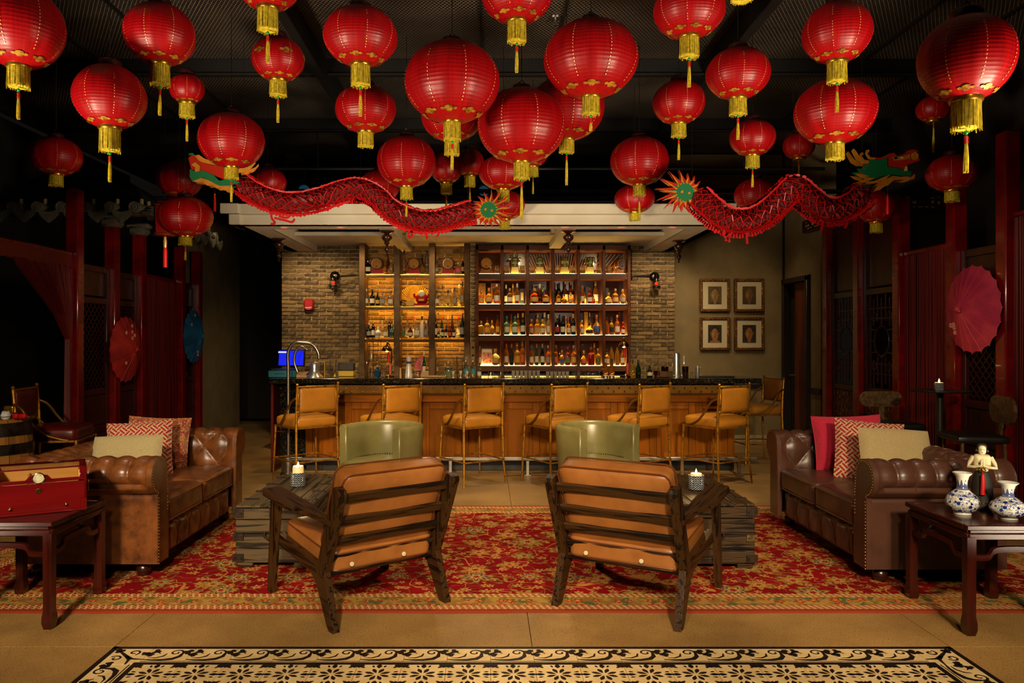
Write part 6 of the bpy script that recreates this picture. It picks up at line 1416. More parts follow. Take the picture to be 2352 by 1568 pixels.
LANT = [
 ('huge lantern cut off by the left edge of the picture, top corner', -72, 157, -40, 163, 4.1, 55, 70),
 ('large lantern with fringe, second from the left along the top', 282, 452, 3, 155, 4.43, 55, 67),
 ('large lantern below and left of the second top lantern', 165, 340, 146, 300, 4.3, 60, 68),
 ('small lantern hanging right beside the two big left lanterns', 388, 471, 168, 240, 5.8, 36, 54),
 ('lantern mostly above the picture with fringe showing, left of centre', 540, 690, -100, 30, 4.2, 58, 70),
 ('lantern with silver and gold floral patches below the cut off one', 577, 700, 82, 190, 5.1, 40, 60, True),
 ('flattened dim lantern hanging alone before the left eave', 65, 193, 313, 404, 6.4, 29, 0),
 ('dim lantern just left of the left dragon head', 357, 466, 370, 455, 7.6, 26, 0),
 ('dim lantern hanging below the left dragon head, above the red tassel', 360, 491, 450, 545, 6.6, 22, 34),
 ('large lantern covering part of the left dragon head', 453, 610, 257, 388, 6.2, 29, 53),
 ('dark lantern behind the left dragon neck', 572, 659, 383, 450, 7.9, 20, 0),
 ('large lantern in the top row left of centre above a round one', 743, 913, 10, 158, 4.43, 54, 68),
 ('round lantern directly under the top row lantern left of centre', 770, 910, 193, 308, 5.45, 38, 0),
 ('medium lantern over the left dragon body, with tail', 866, 1001, 310, 432, 6.7, 31, 40),
 ('dark lantern half hidden behind the one over the left dragon', 828, 920, 386, 464, 8.0, 20, 0),
 ('largest lantern at the centre left with fringe and long tail', 930, 1147, 90, 288, 4.9, 48, 66),
 ('lantern hidden behind the largest centre left lantern', 968, 1108, 210, 327, 5.6, 37, 0),
 ('small lantern peeking below the centre left pair', 988, 1062, 348, 424, 7.4, 27, 38),
 ('small dim lantern with high fringe at the centre back', 1046, 1112, 335, 412, 7.7, 26, 43),
 ('largest lantern at the exact centre, lower than its neighbours', 1097, 1299, 200, 378, 5.3, 44, 92),
 ('lantern behind the centre lantern, just above the left dragon tail', 1100, 1212, 355, 438, 6.9, 29, 0),
 ('lantern behind the left dragon tail in front of the canopy', 1112, 1206, 436, 506, 8.0, 24, 0),
 ('lantern cut by the top edge at the centre', 1106, 1268, -85, 60, 4.5, 54, 68),
 ('largest lantern at the centre right, high up', 1249, 1465, 40, 232, 4.85, 46, 20),
 ('lantern half hidden between the two largest centre lanterns', 1215, 1388, 172, 326, 5.7, 34, 74),
 ('small lantern hidden behind the centre lantern, fringe on its right', 1190, 1258, 320, 385, 7.8, 24, 40),
 ('lantern cut by the top edge right of centre', 1500, 1666, -50, 95, 4.45, 52, 67),
 ('lantern above the picture showing only fringe, upper right', 1630, 1778, -150, -8, 3.9, 22, 0),
 ('medium round lantern between the two right dragon side columns, upper', 1498, 1620, 182, 288, 5.9, 34, 52),
 ('medium lantern right of the top edge lantern, with tail', 1620, 1770, 106, 232, 5.0, 42, 56),
 ('lantern above the right dragon tail with long tail', 1401, 1536, 312, 428, 6.9, 27, 55),
 ('lantern just under the one above the right dragon tail', 1411, 1504, 422, 490, 8.0, 21, 0),
 ('small lantern in the middle right with fringe and tail', 1675, 1782, 273, 360, 6.4, 31, 44),
 ('dim lantern behind the right dragon body', 1685, 1787, 408, 487, 7.6, 0, 0),
 ('small plain dim lantern above the peak of the right dragon', 1797, 1873, 303, 367, 7.2, 0, 60),
 ('large lantern at the top right above the flattened one', 1840, 2005, 0, 150, 4.5, 52, 67),
 ('wide flattened lantern above the right dragon head', 1820, 2016, 178, 335, 4.9, 42, 0),
 ('biggest lantern at the far right with long fringe and tail', 2100, 2338, 27, 243, 3.15, 76, 96),
 ('small plain dim lantern left of the biggest right lantern', 2102, 2187, 218, 282, 6.6, 0, 70),
 ('dark lantern at the right behind the dragon snout', 2123, 2250, 353, 441, 6.5, 27, 0),
 ('dim lantern under the right dragon jaw', 1965, 2060, 435, 513, 7.4, 25, 0),
]
for L_ in LANT:
    lab, x0, x1, y0, y1, Y, fh, tl = L_[:8]; lantern('red silk ' + lab if len(lab.split()) < 14 else lab, x0, x1, y0, y1, Y, max(fh, 1), tl, floral=len(L_) > 8, fringe=fh > 0)
# square palace lantern with red tassel on the left
pl = thing('palace_lantern', 'small square red gauze lantern with red tassel before the left eave', 'lantern', at(379, 500, 7.6)); r = .10
b = MB(); b.lathe([(r * .95, -.18), (r * 1.05, -.15), (r * 1.15, .10), (r * .8, .16)], 6); b.build('gauze_body', M('red_gauze', '#8a0a0c', .5), pl, False)
b = MB()
for z in (-.17, .12): b.tube([(r * 1.15 * cos(k * pi / 3), r * 1.15 * sin(k * pi / 3), z) for k in range(6)], .008, 6, closed=True)
b.build('frame_rings', mGILT, pl)
MB().lathe([(.018, -.30), (.02, -.24), (.012, -.19)], 12).build('gold_knob', M('bright_gold', '#f0c060', .3, .6), pl); MB().lathe([(.0001, -.50), (.022, -.50), (.022, -.34), (.016, -.30)], 14).build('red_tassel', M('tassel_red', '#d01008', .5), pl)  # knob gold is brighter than the frame rings
MB().tube([(0, 0, .16), (0, 0, HC - pl.location.z - .02)], .002, 4).build('hanging_wire', mWIRE, pl)
# ------------------------------------------------------------------ paper dragons
mPAPER = M('red_tissue', '#c40d0e', .4); mPAPERD = M('red_tissue_shade', '#7d0507', .6, col2='#560304', ns=40); mDG = M('card_green', '#0c6b3a', .5); mDO = M('card_orange', '#c8801c', .5, col2='#b56e14', ns=20); mDR = M('card_red', '#9a1414', .5); mDW = M('card_cream', '#d8b878', .5); mDK = M('card_black', '#181210', .5)  # darker inner tissue: shade between the net strands put into its colour
def dragon(label, path, Yp, r, heads, tail, legs, wires):
    P = [at(px, py, Y) for (px, py), Y in zip(path, Yp)]; org = P[len(P) // 2].copy(); t = thing('paper_dragon', label, 'dragon', org, 0, 'paper dragons strung below the lanterns'); P = [p - org for p in P]
    pts = resample(smoothpath(P, 10), 92); b = MB(); m = 14; k = len(pts); vs = []; fs = []; rnd = random.Random(int(abs(org.x) * 10))
    for i, p in enumerate(pts):
        d = (pts[min(i + 1, k - 1)] - pts[max(i - 1, 0)]).normalized(); u = d.cross(Vector((0, 1, 0))).normalized(); w2 = d.cross(u)
        e = min(1, .55 + i / 8, .55 + (k - 1 - i) / 10)
        for j in range(m):
            a = 2 * pi * j / m; rr_ = r * e * (1.0 + (.10 if (i // 1 + j) % 2 else -.12)) * rnd.uniform(.97, 1.03); vs.append(p + (u * cos(a) + w2 * sin(a)) * rr_ + d * (.006 * (1 if j % 2 else -1)))
    for i in range(k - 1):
        for j in range(m): fs.append((i * m + j, i * m + (j + 1) % m, (i + 1) * m + (j + 1) % m, (i + 1) * m + j))
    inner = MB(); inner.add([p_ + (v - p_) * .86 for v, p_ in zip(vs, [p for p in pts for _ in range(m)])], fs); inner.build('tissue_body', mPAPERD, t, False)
    net = MB()
    for i in range(0, k - 2, 2):
        for j in range(m):
            o2 = (j + (i // 2) % 2) % m
            if (i // 2 + j) % 2 == 0: net.tube([vs[i * m + j], vs[(i + 2) * m + (j + 1) % m]], .0042, 3, False); net.tube([vs[i * m + j], vs[(i + 2) * m + (j - 1) % m]], .0042, 3, False)
    net.build('paper_net', mPAPER, t, False, kind='stuff')
    b = MB()
    for i in range(2, k - 2):
        p = pts[i]; d = (pts[i + 1] - pts[i - 1]).normalized(); u = d.cross(Vector((0, 1, 0))).normalized(); w2 = d.cross(u); u = u if u.z > 0 else -u
        for a in (-35, 0, 35, 150, 180, 210):
            q = p + (-u * cos(R(a)) + w2 * sin(R(a))) * r * 1.03; dr = (-u * cos(R(a)) + w2 * sin(R(a))); h_ = r * (.34 if abs(a) < 90 else .2) * rnd.uniform(.7, 1.2); s2 = d * r * .17
            b.add([q - s2, q + s2, q + s2 * .9 + dr * h_ * .7, q + dr * h_, q - s2 * .9 + dr * h_ * .7], [(0, 1, 2, 3, 4)])
    b.build('tissue_frills', mPAPER, t, False, kind='stuff')
    def card(poly, Y, off, mat, name, th=.004):
        pp = [at(x, y, Y) - org for x, y in poly]; yy = pp[0].y
        for sg in (-1, 1): MB().prism([(p.x, p.z) for p in pp], yy + sg * (.045 + off) - th / 2, yy + sg * (.045 + off) + th / 2, 'y').build(name, mat, t, False)
    for poly, off, mat, name in heads[1]: card(poly, heads[0], off, mat, name)
    (tx, ty), tY, sg, ang, sz = tail
    def flame(r0, r1, n, ph):
        out = []
        for i in range(n):
            a = 2 * pi * i / n; st = 1.0 + .55 * max(0, cos(a - ang)); w_ = 2 * pi / n
            out += [(r0 * cos(a), r0 * sin(a)), (r0 * 1.15 * cos(a + w_ * .15), r0 * 1.15 * sin(a + w_ * .15)), (r1 * st * cos(a + w_ * .42 + ph), r1 * st * sin(a + w_ * .42 + ph)), (r0 * 1.12 * cos(a + w_ * .6), r0 * 1.12 * sin(a + w_ * .6))]
        return out
    c = at(tx, ty, tY) - org
    for r0, r1, n, ph, mat, name, o_ in ((30, 47, 16, .10, mDR, 'tail_flame_red', 0), (23, 39, 15, -.06, mDO, 'tail_flame_orange', .004), (19, 23, 18, .05, mDG, 'tail_disc', .008)):
        pl_ = [(c.x + x * tY / F * sz, c.z + y * tY / F * sz) for x, y in flame(r0, r1, n, ph)]
        for s3 in (-1, 1): MB().prism(pl_, c.y + s3 * (.02 + o_) - .002, c.y + s3 * (.02 + o_) + .002, 'y').build(name, mat, t, False)
    for dx, dy in ((-8, 1), (9, -2)):
        x, z = c.x + dx * tY / F * sz, c.z + dy * tY / F * sz; MB().prism([(x - .012, z - .010), (x + .012, z - .008), (x + .010, z + .014), (x - .010, z + .008)], c.y - .034, c.y - .031, 'y').build('tail_eye', mDO, t, False)
    for lg in legs:
        pp = [at(x, y, lg[0]) - org for x, y in lg[1]]; sm = smoothpath(pp, 5); b = MB()
        for p, q in zip(sm, sm[1:]): b.bar(p, q, .02, .004, 0, (0, 1, 0))
        b.build('paper_leg', mPAPER, t, False)
    for px, py, Y in wires:
        p = at(px, py, Y) - org; MB().tube([p, Vector((p.x, p.y, HC - org.z - .03))], .0018, 4).build('hanging_wire', mWIRE, t)
    return t
def cl(o, s_, pts): return [(o[0] + x / s_, o[1] + y / s_) for x, y in pts]
oL = (420, 340)
hL = [(cl(oL, 2.94, [(50, 75), (75, 55), (110, 58), (125, 90), (150, 110), (220, 125), (300, 140), (330, 200), (400, 225), (330, 235), (220, 190), (140, 172), (70, 150)]), 0, mDR, 'head_card'), (cl(oL, 2.94, [(62, 150), (100, 168), (150, 160), (220, 190), (260, 230), (330, 210), (400, 240), (330, 262), (260, 262), (200, 232), (150, 205), (80, 232), (62, 205)]), .005, mDG, 'jaw_card'),
      (cl(oL, 2.94, [(72, 122), (100, 104), (132, 130), (128, 165), (95, 168), (100, 140)]), .009, mDO, 'snout_card'), (cl(oL, 2.94, [(78, 232), (98, 195), (150, 212), (200, 230), (240, 255), (330, 262), (332, 298), (290, 292), (270, 275), (240, 280), (210, 258), (180, 262), (150, 240), (110, 238)]), .003, mDO, 'beard_card'),
      (cl(oL, 2.94, [(375, 150), (440, 138), (480, 120), (500, 98), (502, 112), (470, 150), (430, 168), (385, 178)]), .004, mDO, 'horn_card'), (cl(oL, 2.94, [(95, 60), (125, 55), (160, 80), (230, 105), (300, 120), (290, 138), (220, 122), (150, 108), (120, 92)]), .008, mDO, 'mane_card'), (cl(oL, 2.94, [(52, 58), (58, 45), (80, 42), (95, 55), (85, 62), (70, 55)]), .004, mDG, 'curl_card')]
dragon('red tissue dragon with green and orange card head, left of the bar', [(548, 416), (590, 444), (640, 463), (690, 466), (740, 455), (790, 438), (830, 434), (868, 452), (900, 482), (950, 504), (1000, 507), (1050, 494), (1098, 481)], [6.75] * 4 + [6.85] * 9, .092, (6.7, hL), ((1122, 483), 6.8, 1, .1, .86),
       [(6.78, [(622, 478), (624, 500), (632, 512), (622, 514)]), (6.78, [(630, 500), (655, 506), (672, 510), (676, 502)]), (6.78, [(640, 496), (660, 500), (668, 490), (660, 486)]), (6.85, [(944, 530), (948, 540), (940, 545), (938, 534), (950, 532), (966, 536)]), (6.85, [(975, 530), (982, 545), (978, 547)]), (6.85, [(1010, 528), (1006, 540), (1002, 543)])], [(560, 410, 6.75), (828, 425, 6.85), (1075, 485, 6.85)])
oR = (1500, 330)
hR = [(cl(oR, 3.675, [(1850, 130), (1900, 128), (1950, 105), (1975, 92), (2010, 88), (2040, 118), (2100, 92), (2120, 70), (2165, 60), (2205, 68), (2225, 110), (2222, 155), (2180, 168), (2120, 190), (2085, 225), (2060, 240), (1990, 245), (1900, 225), (1800, 260), (1760, 230)]), 0, mDR, 'head_card'),
      (cl(oR, 3.675, [(1700, 235), (1760, 225), (1745, 200), (1790, 195), (1800, 145), (1870, 150), (1950, 132), (1950, 205), (2030, 215), (2090, 240), (2148, 245), (2150, 280), (2070, 282), (1980, 262), (1900, 285), (1850, 300), (1800, 285), (1740, 262)]), .006, mDG, 'mane_card'),
      (cl(oR, 3.675, [(1684, 262), (1740, 268), (1800, 285), (1760, 292), (1850, 302), (1800, 320), (1760, 330), (1840, 325), (1900, 300), (1980, 268), (1930, 320), (1860, 330), (1780, 345), (1740, 318), (1770, 305), (1720, 290)]), .003, mDO, 'flame_card'),
      (cl(oR, 3.675, [(1650, 72), (1668, 52), (1690, 75), (1720, 120), (1765, 150), (1800, 160), (1790, 178), (1740, 180), (1690, 150), (1665, 105)]), .004, mDO, 'horn_card'), (cl(oR, 3.675, [(1765, 95), (1775, 65), (1800, 62), (1800, 80), (1785, 95), (1810, 125), (1860, 130), (1840, 150), (1790, 140)]), .004, mDO, 'horn_card'),
      (cl(oR, 3.675, [(1838, 412), (1880, 350), (1960, 300), (2000, 280), (2060, 290), (2110, 285), (2150, 292), (2185, 262), (2180, 305), (2130, 320), (2060, 312), (2000, 320), (1960, 360), (1920, 375), (1890, 400)]), .002, mDO, 'jaw_card'), (cl(oR, 3.675, [(1990, 125), (2020, 118), (2070, 120), (2110, 110), (2140, 100), (2140, 135), (2100, 145), (2060, 150), (2010, 155)]), .009, mDO, 'brow_card'),
      (cl(oR, 3.675, [(2000, 128), (2022, 122), (2030, 140), (2010, 146)]), .013, mDK, 'eye_card'), (cl(oR, 3.675, [(2060, 125), (2078, 120), (2084, 135), (2066, 140)]), .013, mDW, 'spot_card'), (cl(oR, 3.675, [(2150, 95), (2185, 80), (2212, 105), (2205, 140), (2170, 150), (2148, 130)]), .009, mDO, 'nose_card'), (cl(oR, 3.675, [(2100, 205), (2112, 200), (2118, 240), (2085, 242)]), .011, mDW, 'tooth_card')]
dragon('red tissue dragon with green and orange card head, right of the bar', [(1596, 446), (1625, 475), (1665, 503), (1712, 508), (1755, 490), (1795, 455), (1822, 432), (1850, 452), (1885, 478), (1920, 484), (1955, 468), (1990, 438)], [6.5] * 12, .105, (6.45, hR), ((1572, 443), 6.5, 1, pi - .4, .95),
       [(6.48, [(1665, 522), (1662, 540), (1672, 548), (1665, 552)]), (6.48, [(1676, 522), (1680, 535), (1672, 542), (1676, 556)]), (6.48, [(1717, 528), (1715, 545), (1717, 560)]), (6.48, [(1888, 500), (1890, 512), (1886, 530)]), (6.48, [(1942, 500), (1946, 512), (1940, 524)])], [(1590, 440, 6.5), (1822, 415, 6.5), (1980, 430, 6.5)])
for px, py, Y, lab in ((485, 380, 6.7, 'left'), (2040, 390, 6.45, 'right')):
    pass
for px0, py0, py1, Y, lab in ((493, 425, 485, 6.68, 'thin red tassel hanging under the left dragon head'), (2039, 425, 492, 6.43, 'thin red tassel hanging under the right dragon jaw')):
    p0 = at(px0, py0, Y); L = (py1 - py0) * Y / F; o = thing('silk_tassel', lab, 'tassel', p0); MB().lathe([(.0001, -L), (.013, -L), (.011, -L * .45), (.006, -L * .38)], 10).build('tuft', M('tassel_red', '#d01008', .5), o); MB().tube([(0, 0, 0), (0, 0, -L * .38)], .002, 4).build('cord', mWIRE, o); MB().ball((0, 0, -L * .35), .009, 8, 5).build('knot', mGILT, o)
sp = thing('sprinkler_head', 'small steel sprinkler head on the black ceiling near the centre', 'sprinkler', (.58, 6.39, HC + .02)); MB().lathe([(.045, -.012), (.05, 0)], 18).build('plate', mSTEEL, sp); MB().lathe([(.02, -.07), (.02, -.066), (.006, -.06), (.008, -.012)], 12).build('nozzle', mSTEEL, sp)
# stage lamps above the canopy
for px, py, Y, lab in ((698, 436, 9.35, 'round stage lamp with teal lens above the canopy, left'), (1112, 438, 9.35, 'round stage lamp with teal lens above the canopy, centre')):
    p = at(px, py, Y); t = thing('stage_lamp', lab, 'lamp', p, R(10), 'stage lamps above the canopy')
    m = MB().lathe([(.06, .22), (.085, .16), (.09, .02), (.086, 0), (.07, 0), (.066, .03)], 22); b = MB(); b.add([(v[0], v[2], v[1]) for v in m.v], [f[::-1] for f in m.f]); b.build('housing', mBLACK, t)
    m = MB().lathe([(.0001, .03), (.068, .028)], 22); b = MB(); b.add([(v[0], v[2], v[1]) for v in m.v], m.f[:22]); b.build('lens', M('teal_lens', '#0e3a4a', .08, emit='#1a5a70', estr=.25, coat=.6), t)
    MB().tube([(.09, .08, 0), (.09, .08, .12), (0, .08, .15), (-.09, .08, .12), (-.09, .08, 0)], .008, 6).build('yoke', mBLACK, t); MB().tube([(0, .08, .15), (0, .08, 3.62 - p.z)], .012, 6).build('hanger', mBLACK, t)
# ------------------------------------------------------------------ red posts, doors and curtains along both sides
mLATT = M('lattice_wood', '#2a0907', .35, col2='#3a0d09', ns=6); mSTRING = M('red_string', '#7a0608', .55, col2='#4d0405', ns=30, st=(20, 20, .1)); mCARVE = M('carved_gilt', '#2e120a', .4, col2='#8a4a14', ns=24, nd=5, rg=(.5, .6), bump=.9, bs=40, bd=.01)
def post(label, x, y, z1, w_=.13):
    t = thing('red_post', label, 'post', (x, y, 0), 0, 'red lacquered posts'); MB().box((0, 0, z1 / 2), (w_, w_, z1), .012).build('shaft', mREDPOST, t); MB().box((0, 0, .06), (w_ + .03, w_ + .03, .12), .01).build('plinth', mREDPOST, t); return t
PLY = [4.25 * F / (CX - p) for p in (172, 258, 320, 413, 452)]; PRY = [4.28 * F / (p - CX) for p in (1905, 1977, 2070, 2197, 2315)]
for k, y in enumerate(PLY): 
    t = post(f'red lacquered post on the left side, {ORD[k] if k else "nearest"}{" from the front" if k else " to the lounge"}', -4.25, y, 3.05 if k == 0 else 2.78)
    if k in (1, 2): b = MB(); b.box((0, 0, 2.82), (.2, .2, .1), .03); b.box((0, 0, 2.88), (.28, .14, .06), .02); b.build('bracket_capital', M('stone_tile', '#5f5a4a', .8, col2='#4c483b', ns=14, bump=.5, bs=40), t)
for k, y in enumerate(PRY): post(f'red lacquered post on the right side, {(["farthest from the lounge", "fourth from the front", "third from the front", "second from the front, by the pink parasol", "nearest to the lounge"])[k]}', 4.28, y, 3.2 if k == 4 else 2.95)
def door_panel(label, x, y0, y1, zt, side, style):
    """carved leaf between two posts; side = +1 faces -x (right wall), -1 faces +x"""
    L = y1 - y0; t = thing('lattice_door', label, 'door', (x, (y0 + y1) / 2, 0), 0, 'carved lattice doors')
    b = MB()
    for s_ in (-1, 1): b.box((0, s_ * (L / 2 - .03), zt / 2), (.045, .06, zt), .005)
    zr = [.05, .52, .62, .93, 1.03, 2.03 if zt > 2.5 else 1.92, zt - .04] if True else []
    for z in (zr[0], zr[1], zr[3], zr[5], zt - .035): b.box((0, 0, z), (.045, L - .12, .07), .005)
    b.build('door_frame', mLATT, t)
    MB().box((.01 * side, 0, .29), (.02, L - .12, .40), .006).build('lower_panel', mLATT, t); MB().box((.005 * side, 0, .725), (.02, L - .14, .33), .006).build('carved_panel', mCARVE if style == 'fret' else mLATT, t)
    if zt - zr[5] > .12: MB().box((.01 * side, 0, (zr[5] + zt) / 2), (.02, L - .12, zt - zr[5] - .1), .006).build('upper_panel', mLATT, t)
    z0, z1 = zr[3] + .04, zr[5] - .04; hw_ = L / 2 - .065; b = MB(); zc = (z0 + z1) / 2; X_ = 0
    if style == 'fret':
        for k in range(-3, 4):
            yy = k * hw_ * .29
            if abs(yy) > .13 * 0 + .02 or True:
                for za, zb_ in ((z0, zc - .17), (zc + .17, z1)): b.bar((X_, yy, za + (.05 * (k % 2))), (X_, yy, zb_ - (.04 * ((k + 1) % 2))), .012, .016)
        for zz in (zc - .36, zc - .25, zc + .25, zc + .36): b.bar((X_, -hw_, zz), (X_, hw_, zz), .012, .012)
        rr_ = min(.15, hw_ * .75); b.tube([(X_, rr_ * cos(a * pi / 12), zc + rr_ * 1.1 * sin(a * pi / 12)) for a in range(24)], .010, 5, closed=True)
        for a in range(8): b.bar((X_, rr_ * cos(a * pi / 4), zc + rr_ * 1.1 * sin(a * pi / 4)), (X_, hw_ * (1 if cos(a * pi / 4) > .1 else -1 if cos(a * pi / 4) < -.1 else 0), zc + .2 * sin(a * pi / 4)), .01, .012)
        for k in (-1, 1): b.tube([(X_, k * hw_ * .55 + .05 * cos(a * pi / 6), zc + .27 + .05 * sin(a * pi / 6)) for a in range(12)], .007, 5, closed=True); b.tube([(X_, k * hw_ * .55 + .05 * cos(a * pi / 6), zc - .27 + .05 * sin(a * pi / 6)) for a in range(12)], .007, 5, closed=True)
    else:
        n = int((2 * hw_ + (z1 - z0)) / .085)
        for k in range(n + 1):
            d = -hw_ + k * .085
            for sg in (-1, 1):
                ya, za, yb_, zb_ = -hw_, z0 + (d + hw_), hw_, z0 + (d + hw_) - 2 * hw_
                P, Q = Vector((X_, ya, za)), Vector((X_, yb_, zb_))
                def clipz(P, Q):
                    if P.z > z1: tt = (P.z - z1) / (P.z - Q.z); P = P.lerp(Q, tt)
                    if Q.z < z0: tt = (P.z - z0) / (P.z - Q.z); Q = P.lerp(Q, tt)
                    return P, Q
                if zb_ < z1 and za > z0: 
                    P, Q = clipz(P, Q); P = Vector((P.x, P.y * sg, P.z)); Q = Vector((Q.x, Q.y * sg, Q.z))
                    if (P - Q).length > .02: b.bar(P, Q, .009, .009)
    b.build('lattice', mLATT, t, False, kind='stuff'); return t
door_panel('dark diamond lattice door between the first two left posts', -4.27, PLY[0] + .07, PLY[1] - .07, 2.3, -1, 'diamond'); door_panel('dark diamond lattice door behind the red parasol on the left', -4.27, PLY[1] + .07, PLY[2] - .07, 2.28, -1, 'diamond'); door_panel('dark lattice door behind the blue parasol', -4.27, PLY[3] + .07, PLY[4] - .07, 2.3, -1, 'diamond')
door_panel('carved fretwork door with gilt panel, farthest on the right', 4.30, PRY[1] + .07, PRY[0] - .07, 2.86, 1, 'fret'); door_panel('carved fretwork door with gilt panel, beside the right string curtain', 4.30, PRY[2] + .07, PRY[1] - .07, 2.86, 1, 'fret'); door_panel('dark diamond lattice door behind the pink parasol', 4.30, PRY[4] + .07, PRY[3] - .07, 2.3, 1, 'diamond')
def string_curtain(label, x, y0, y1, zt, parted=None):
    t = thing('string_curtain', label, 'curtain', (x, (y0 + y1) / 2, 0), 0, 'red string curtains'); L = y1 - y0; rnd = random.Random(int(y0 * 100)); b = MB(); n = int(L * 150)
    for k in range(n):
        y = -L / 2 + L * (k + .5) / n; dx = rnd.uniform(-.02, .02); r = .0028; top = Vector((dx * .3, y, zt))
        if parted is None: pts = [top, Vector((dx, y + rnd.uniform(-.012, .012), .04))]
        else:
            s_ = 1 if y > parted else -1; ye = s_ * L / 2; f = (y - parted) / (ye - parted); ty = ye - s_ * .10 * (1 - f); pts = [top, Vector((dx, y + (ty - y) * .25, zt - .22)), Vector((dx, y + (ty - y) * .8, 1.75)), Vector((dx * .5, ty, 1.5)), Vector((dx, ty - s_ * .02 * (1 - f), .05))]
        b.tube(pts, r, 3, False)
    b.build('strings', mSTRING, t, False, kind='stuff'); b = MB(); b.box((0, 0, zt + .01), (.03, L, .05), .01); b.build('heading_rod', mREDPOST, t)
    if parted is not None:
        b = MB(); nn = 60
        for k in range(nn):
            y = -L / 2 + L * (k + .5) / nn; b.box((.012, y, zt - .06 + rnd.uniform(-.01, .01)), (.012, L / nn * .9, .13))
        b.build('valance', mSTRING, t, False, kind='stuff')
    return t
string_curtain('red string curtain tied open at the far left', -4.25, 5.75, PLY[0] - .07, 2.36, -.1); string_curtain('straight red string curtain between the left parasols', -4.25, PLY[2] + .07, PLY[3] - .07, 2.28); string_curtain('straight red string curtain left of the pink parasol', 4.28, PRY[3] + .07, PRY[2] - .07, 2.36); string_curtain('red string curtain cut by the right edge of the picture', 4.28, 5.2, PRY[4] - .08, 2.5)
# left eave of grey roof tiles
mTILEG = M('stone_tile', '#5f5a4a', .8, col2='#4c483b', ns=14, bump=.5, bs=40)
ev = thing('tiled_eave', 'grey clay tiled eave with round end tiles over the left posts', 'eave', (0, 0, 0)); EZ = 2.93
MB().box((-4.9, 8.62, EZ + .0), (2.0, .14, .05), .01).build('eave_board', M('eave_board', '#3a2f20', .7), ev); MB().box((-3.86, 9.6, EZ), (.14, 2.1, .05), .01).build('eave_board', M('eave_board', '#3a2f20', .7), ev)
m = MB().lathe([(.0001, .012), (.03, .012), (.036, .006), (.045, .006), (.05, .014), (.06, .012), (.062, 0), (.062, -.22)], 18); disc = MB(); disc.add([(v[0], -v[2], v[1]) for v in m.v], [f[::-1] for f in m.f]); meD = disc.mesh('round_tile', mTILEG)
dr = MB(); dr.prism([(-.115, .055), (-.06, .03), (0, .02), (.06, .03), (.115, .055), (.10, -.01), (.06, -.055), (0, -.10), (-.06, -.055), (-.10, -.01)], -.012, .012, 'y'); meP = dr.mesh('drip_tile', mTILEG, False)
knob = MB().lathe([(.022, 0), (.022, .05), (.018, .06), (.0001, .062)], 10).mesh('tile_peg', M('peg_wood', '#8f7a4c', .7))
for k in range(7):
    x = xat(308 - 56 * k, 8.5); put('round_tile', meD, ev, loc=(x, 8.5, EZ + .06)); put('drip_tile', meP, ev, loc=(x - .137, 8.5, EZ - .02)); put('tile_peg', knob, ev, loc=(x + .03, 8.62, EZ + .11))
for k in range(8):
    y = 8.72 + .27 * k; put('round_tile', meD, ev, loc=(-3.80, y, EZ + .05 - .006 * k), rot=(0, 0, R(90))); put('drip_tile', meP, ev, loc=(-3.80, y + .135, EZ - .03 - .006 * k), rot=(0, 0, R(90))); put('tile_peg', knob, ev, loc=(-3.9, y, EZ + .10))
b = MB(); b.add([(-5.8, 8.6, EZ + .05), (-3.82, 8.6, EZ + .05), (-3.82, 10.9, EZ + .05), (-5.8, 10.9, EZ + .05), (-5.8, 9.7, EZ + .6), (-4.6, 9.7, EZ + .6)], [(0, 1, 5, 4), (1, 2, 5), (2, 3, 4, 5)]); b.build('roof_slope', M('roof_dark', '#16130f', .8), ev, False)
# right fretwork cornice
rc = thing('fretwork_cornice', 'dark roof cornice with pale patches for light through fretwork over the right posts', 'cornice', (0, 0, 0))
MB().box((4.20, 9.0, 2.97), (.10, 1.9, .16), .01).build('side_board', mLATT, rc); MB().box((5.1, 8.05, 2.95), (1.9, .08, .16), .01).build('front_board', mLATT, rc)
b = MB(); rnd = random.Random(8); mFRETLIGHT = M('fret_light_colour', '#8f8468', .7)
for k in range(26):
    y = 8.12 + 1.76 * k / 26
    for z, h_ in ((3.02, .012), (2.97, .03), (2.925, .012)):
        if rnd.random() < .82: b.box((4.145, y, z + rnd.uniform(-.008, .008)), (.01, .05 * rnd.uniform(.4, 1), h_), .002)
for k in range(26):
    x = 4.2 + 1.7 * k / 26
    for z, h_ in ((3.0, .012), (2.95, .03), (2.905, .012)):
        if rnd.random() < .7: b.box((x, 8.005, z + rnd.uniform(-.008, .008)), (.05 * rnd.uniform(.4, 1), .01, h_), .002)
b.build('fret_light_patches', mFRETLIGHT, rc, False, kind='stuff')  # pale pieces stand in for light through the fretwork holes
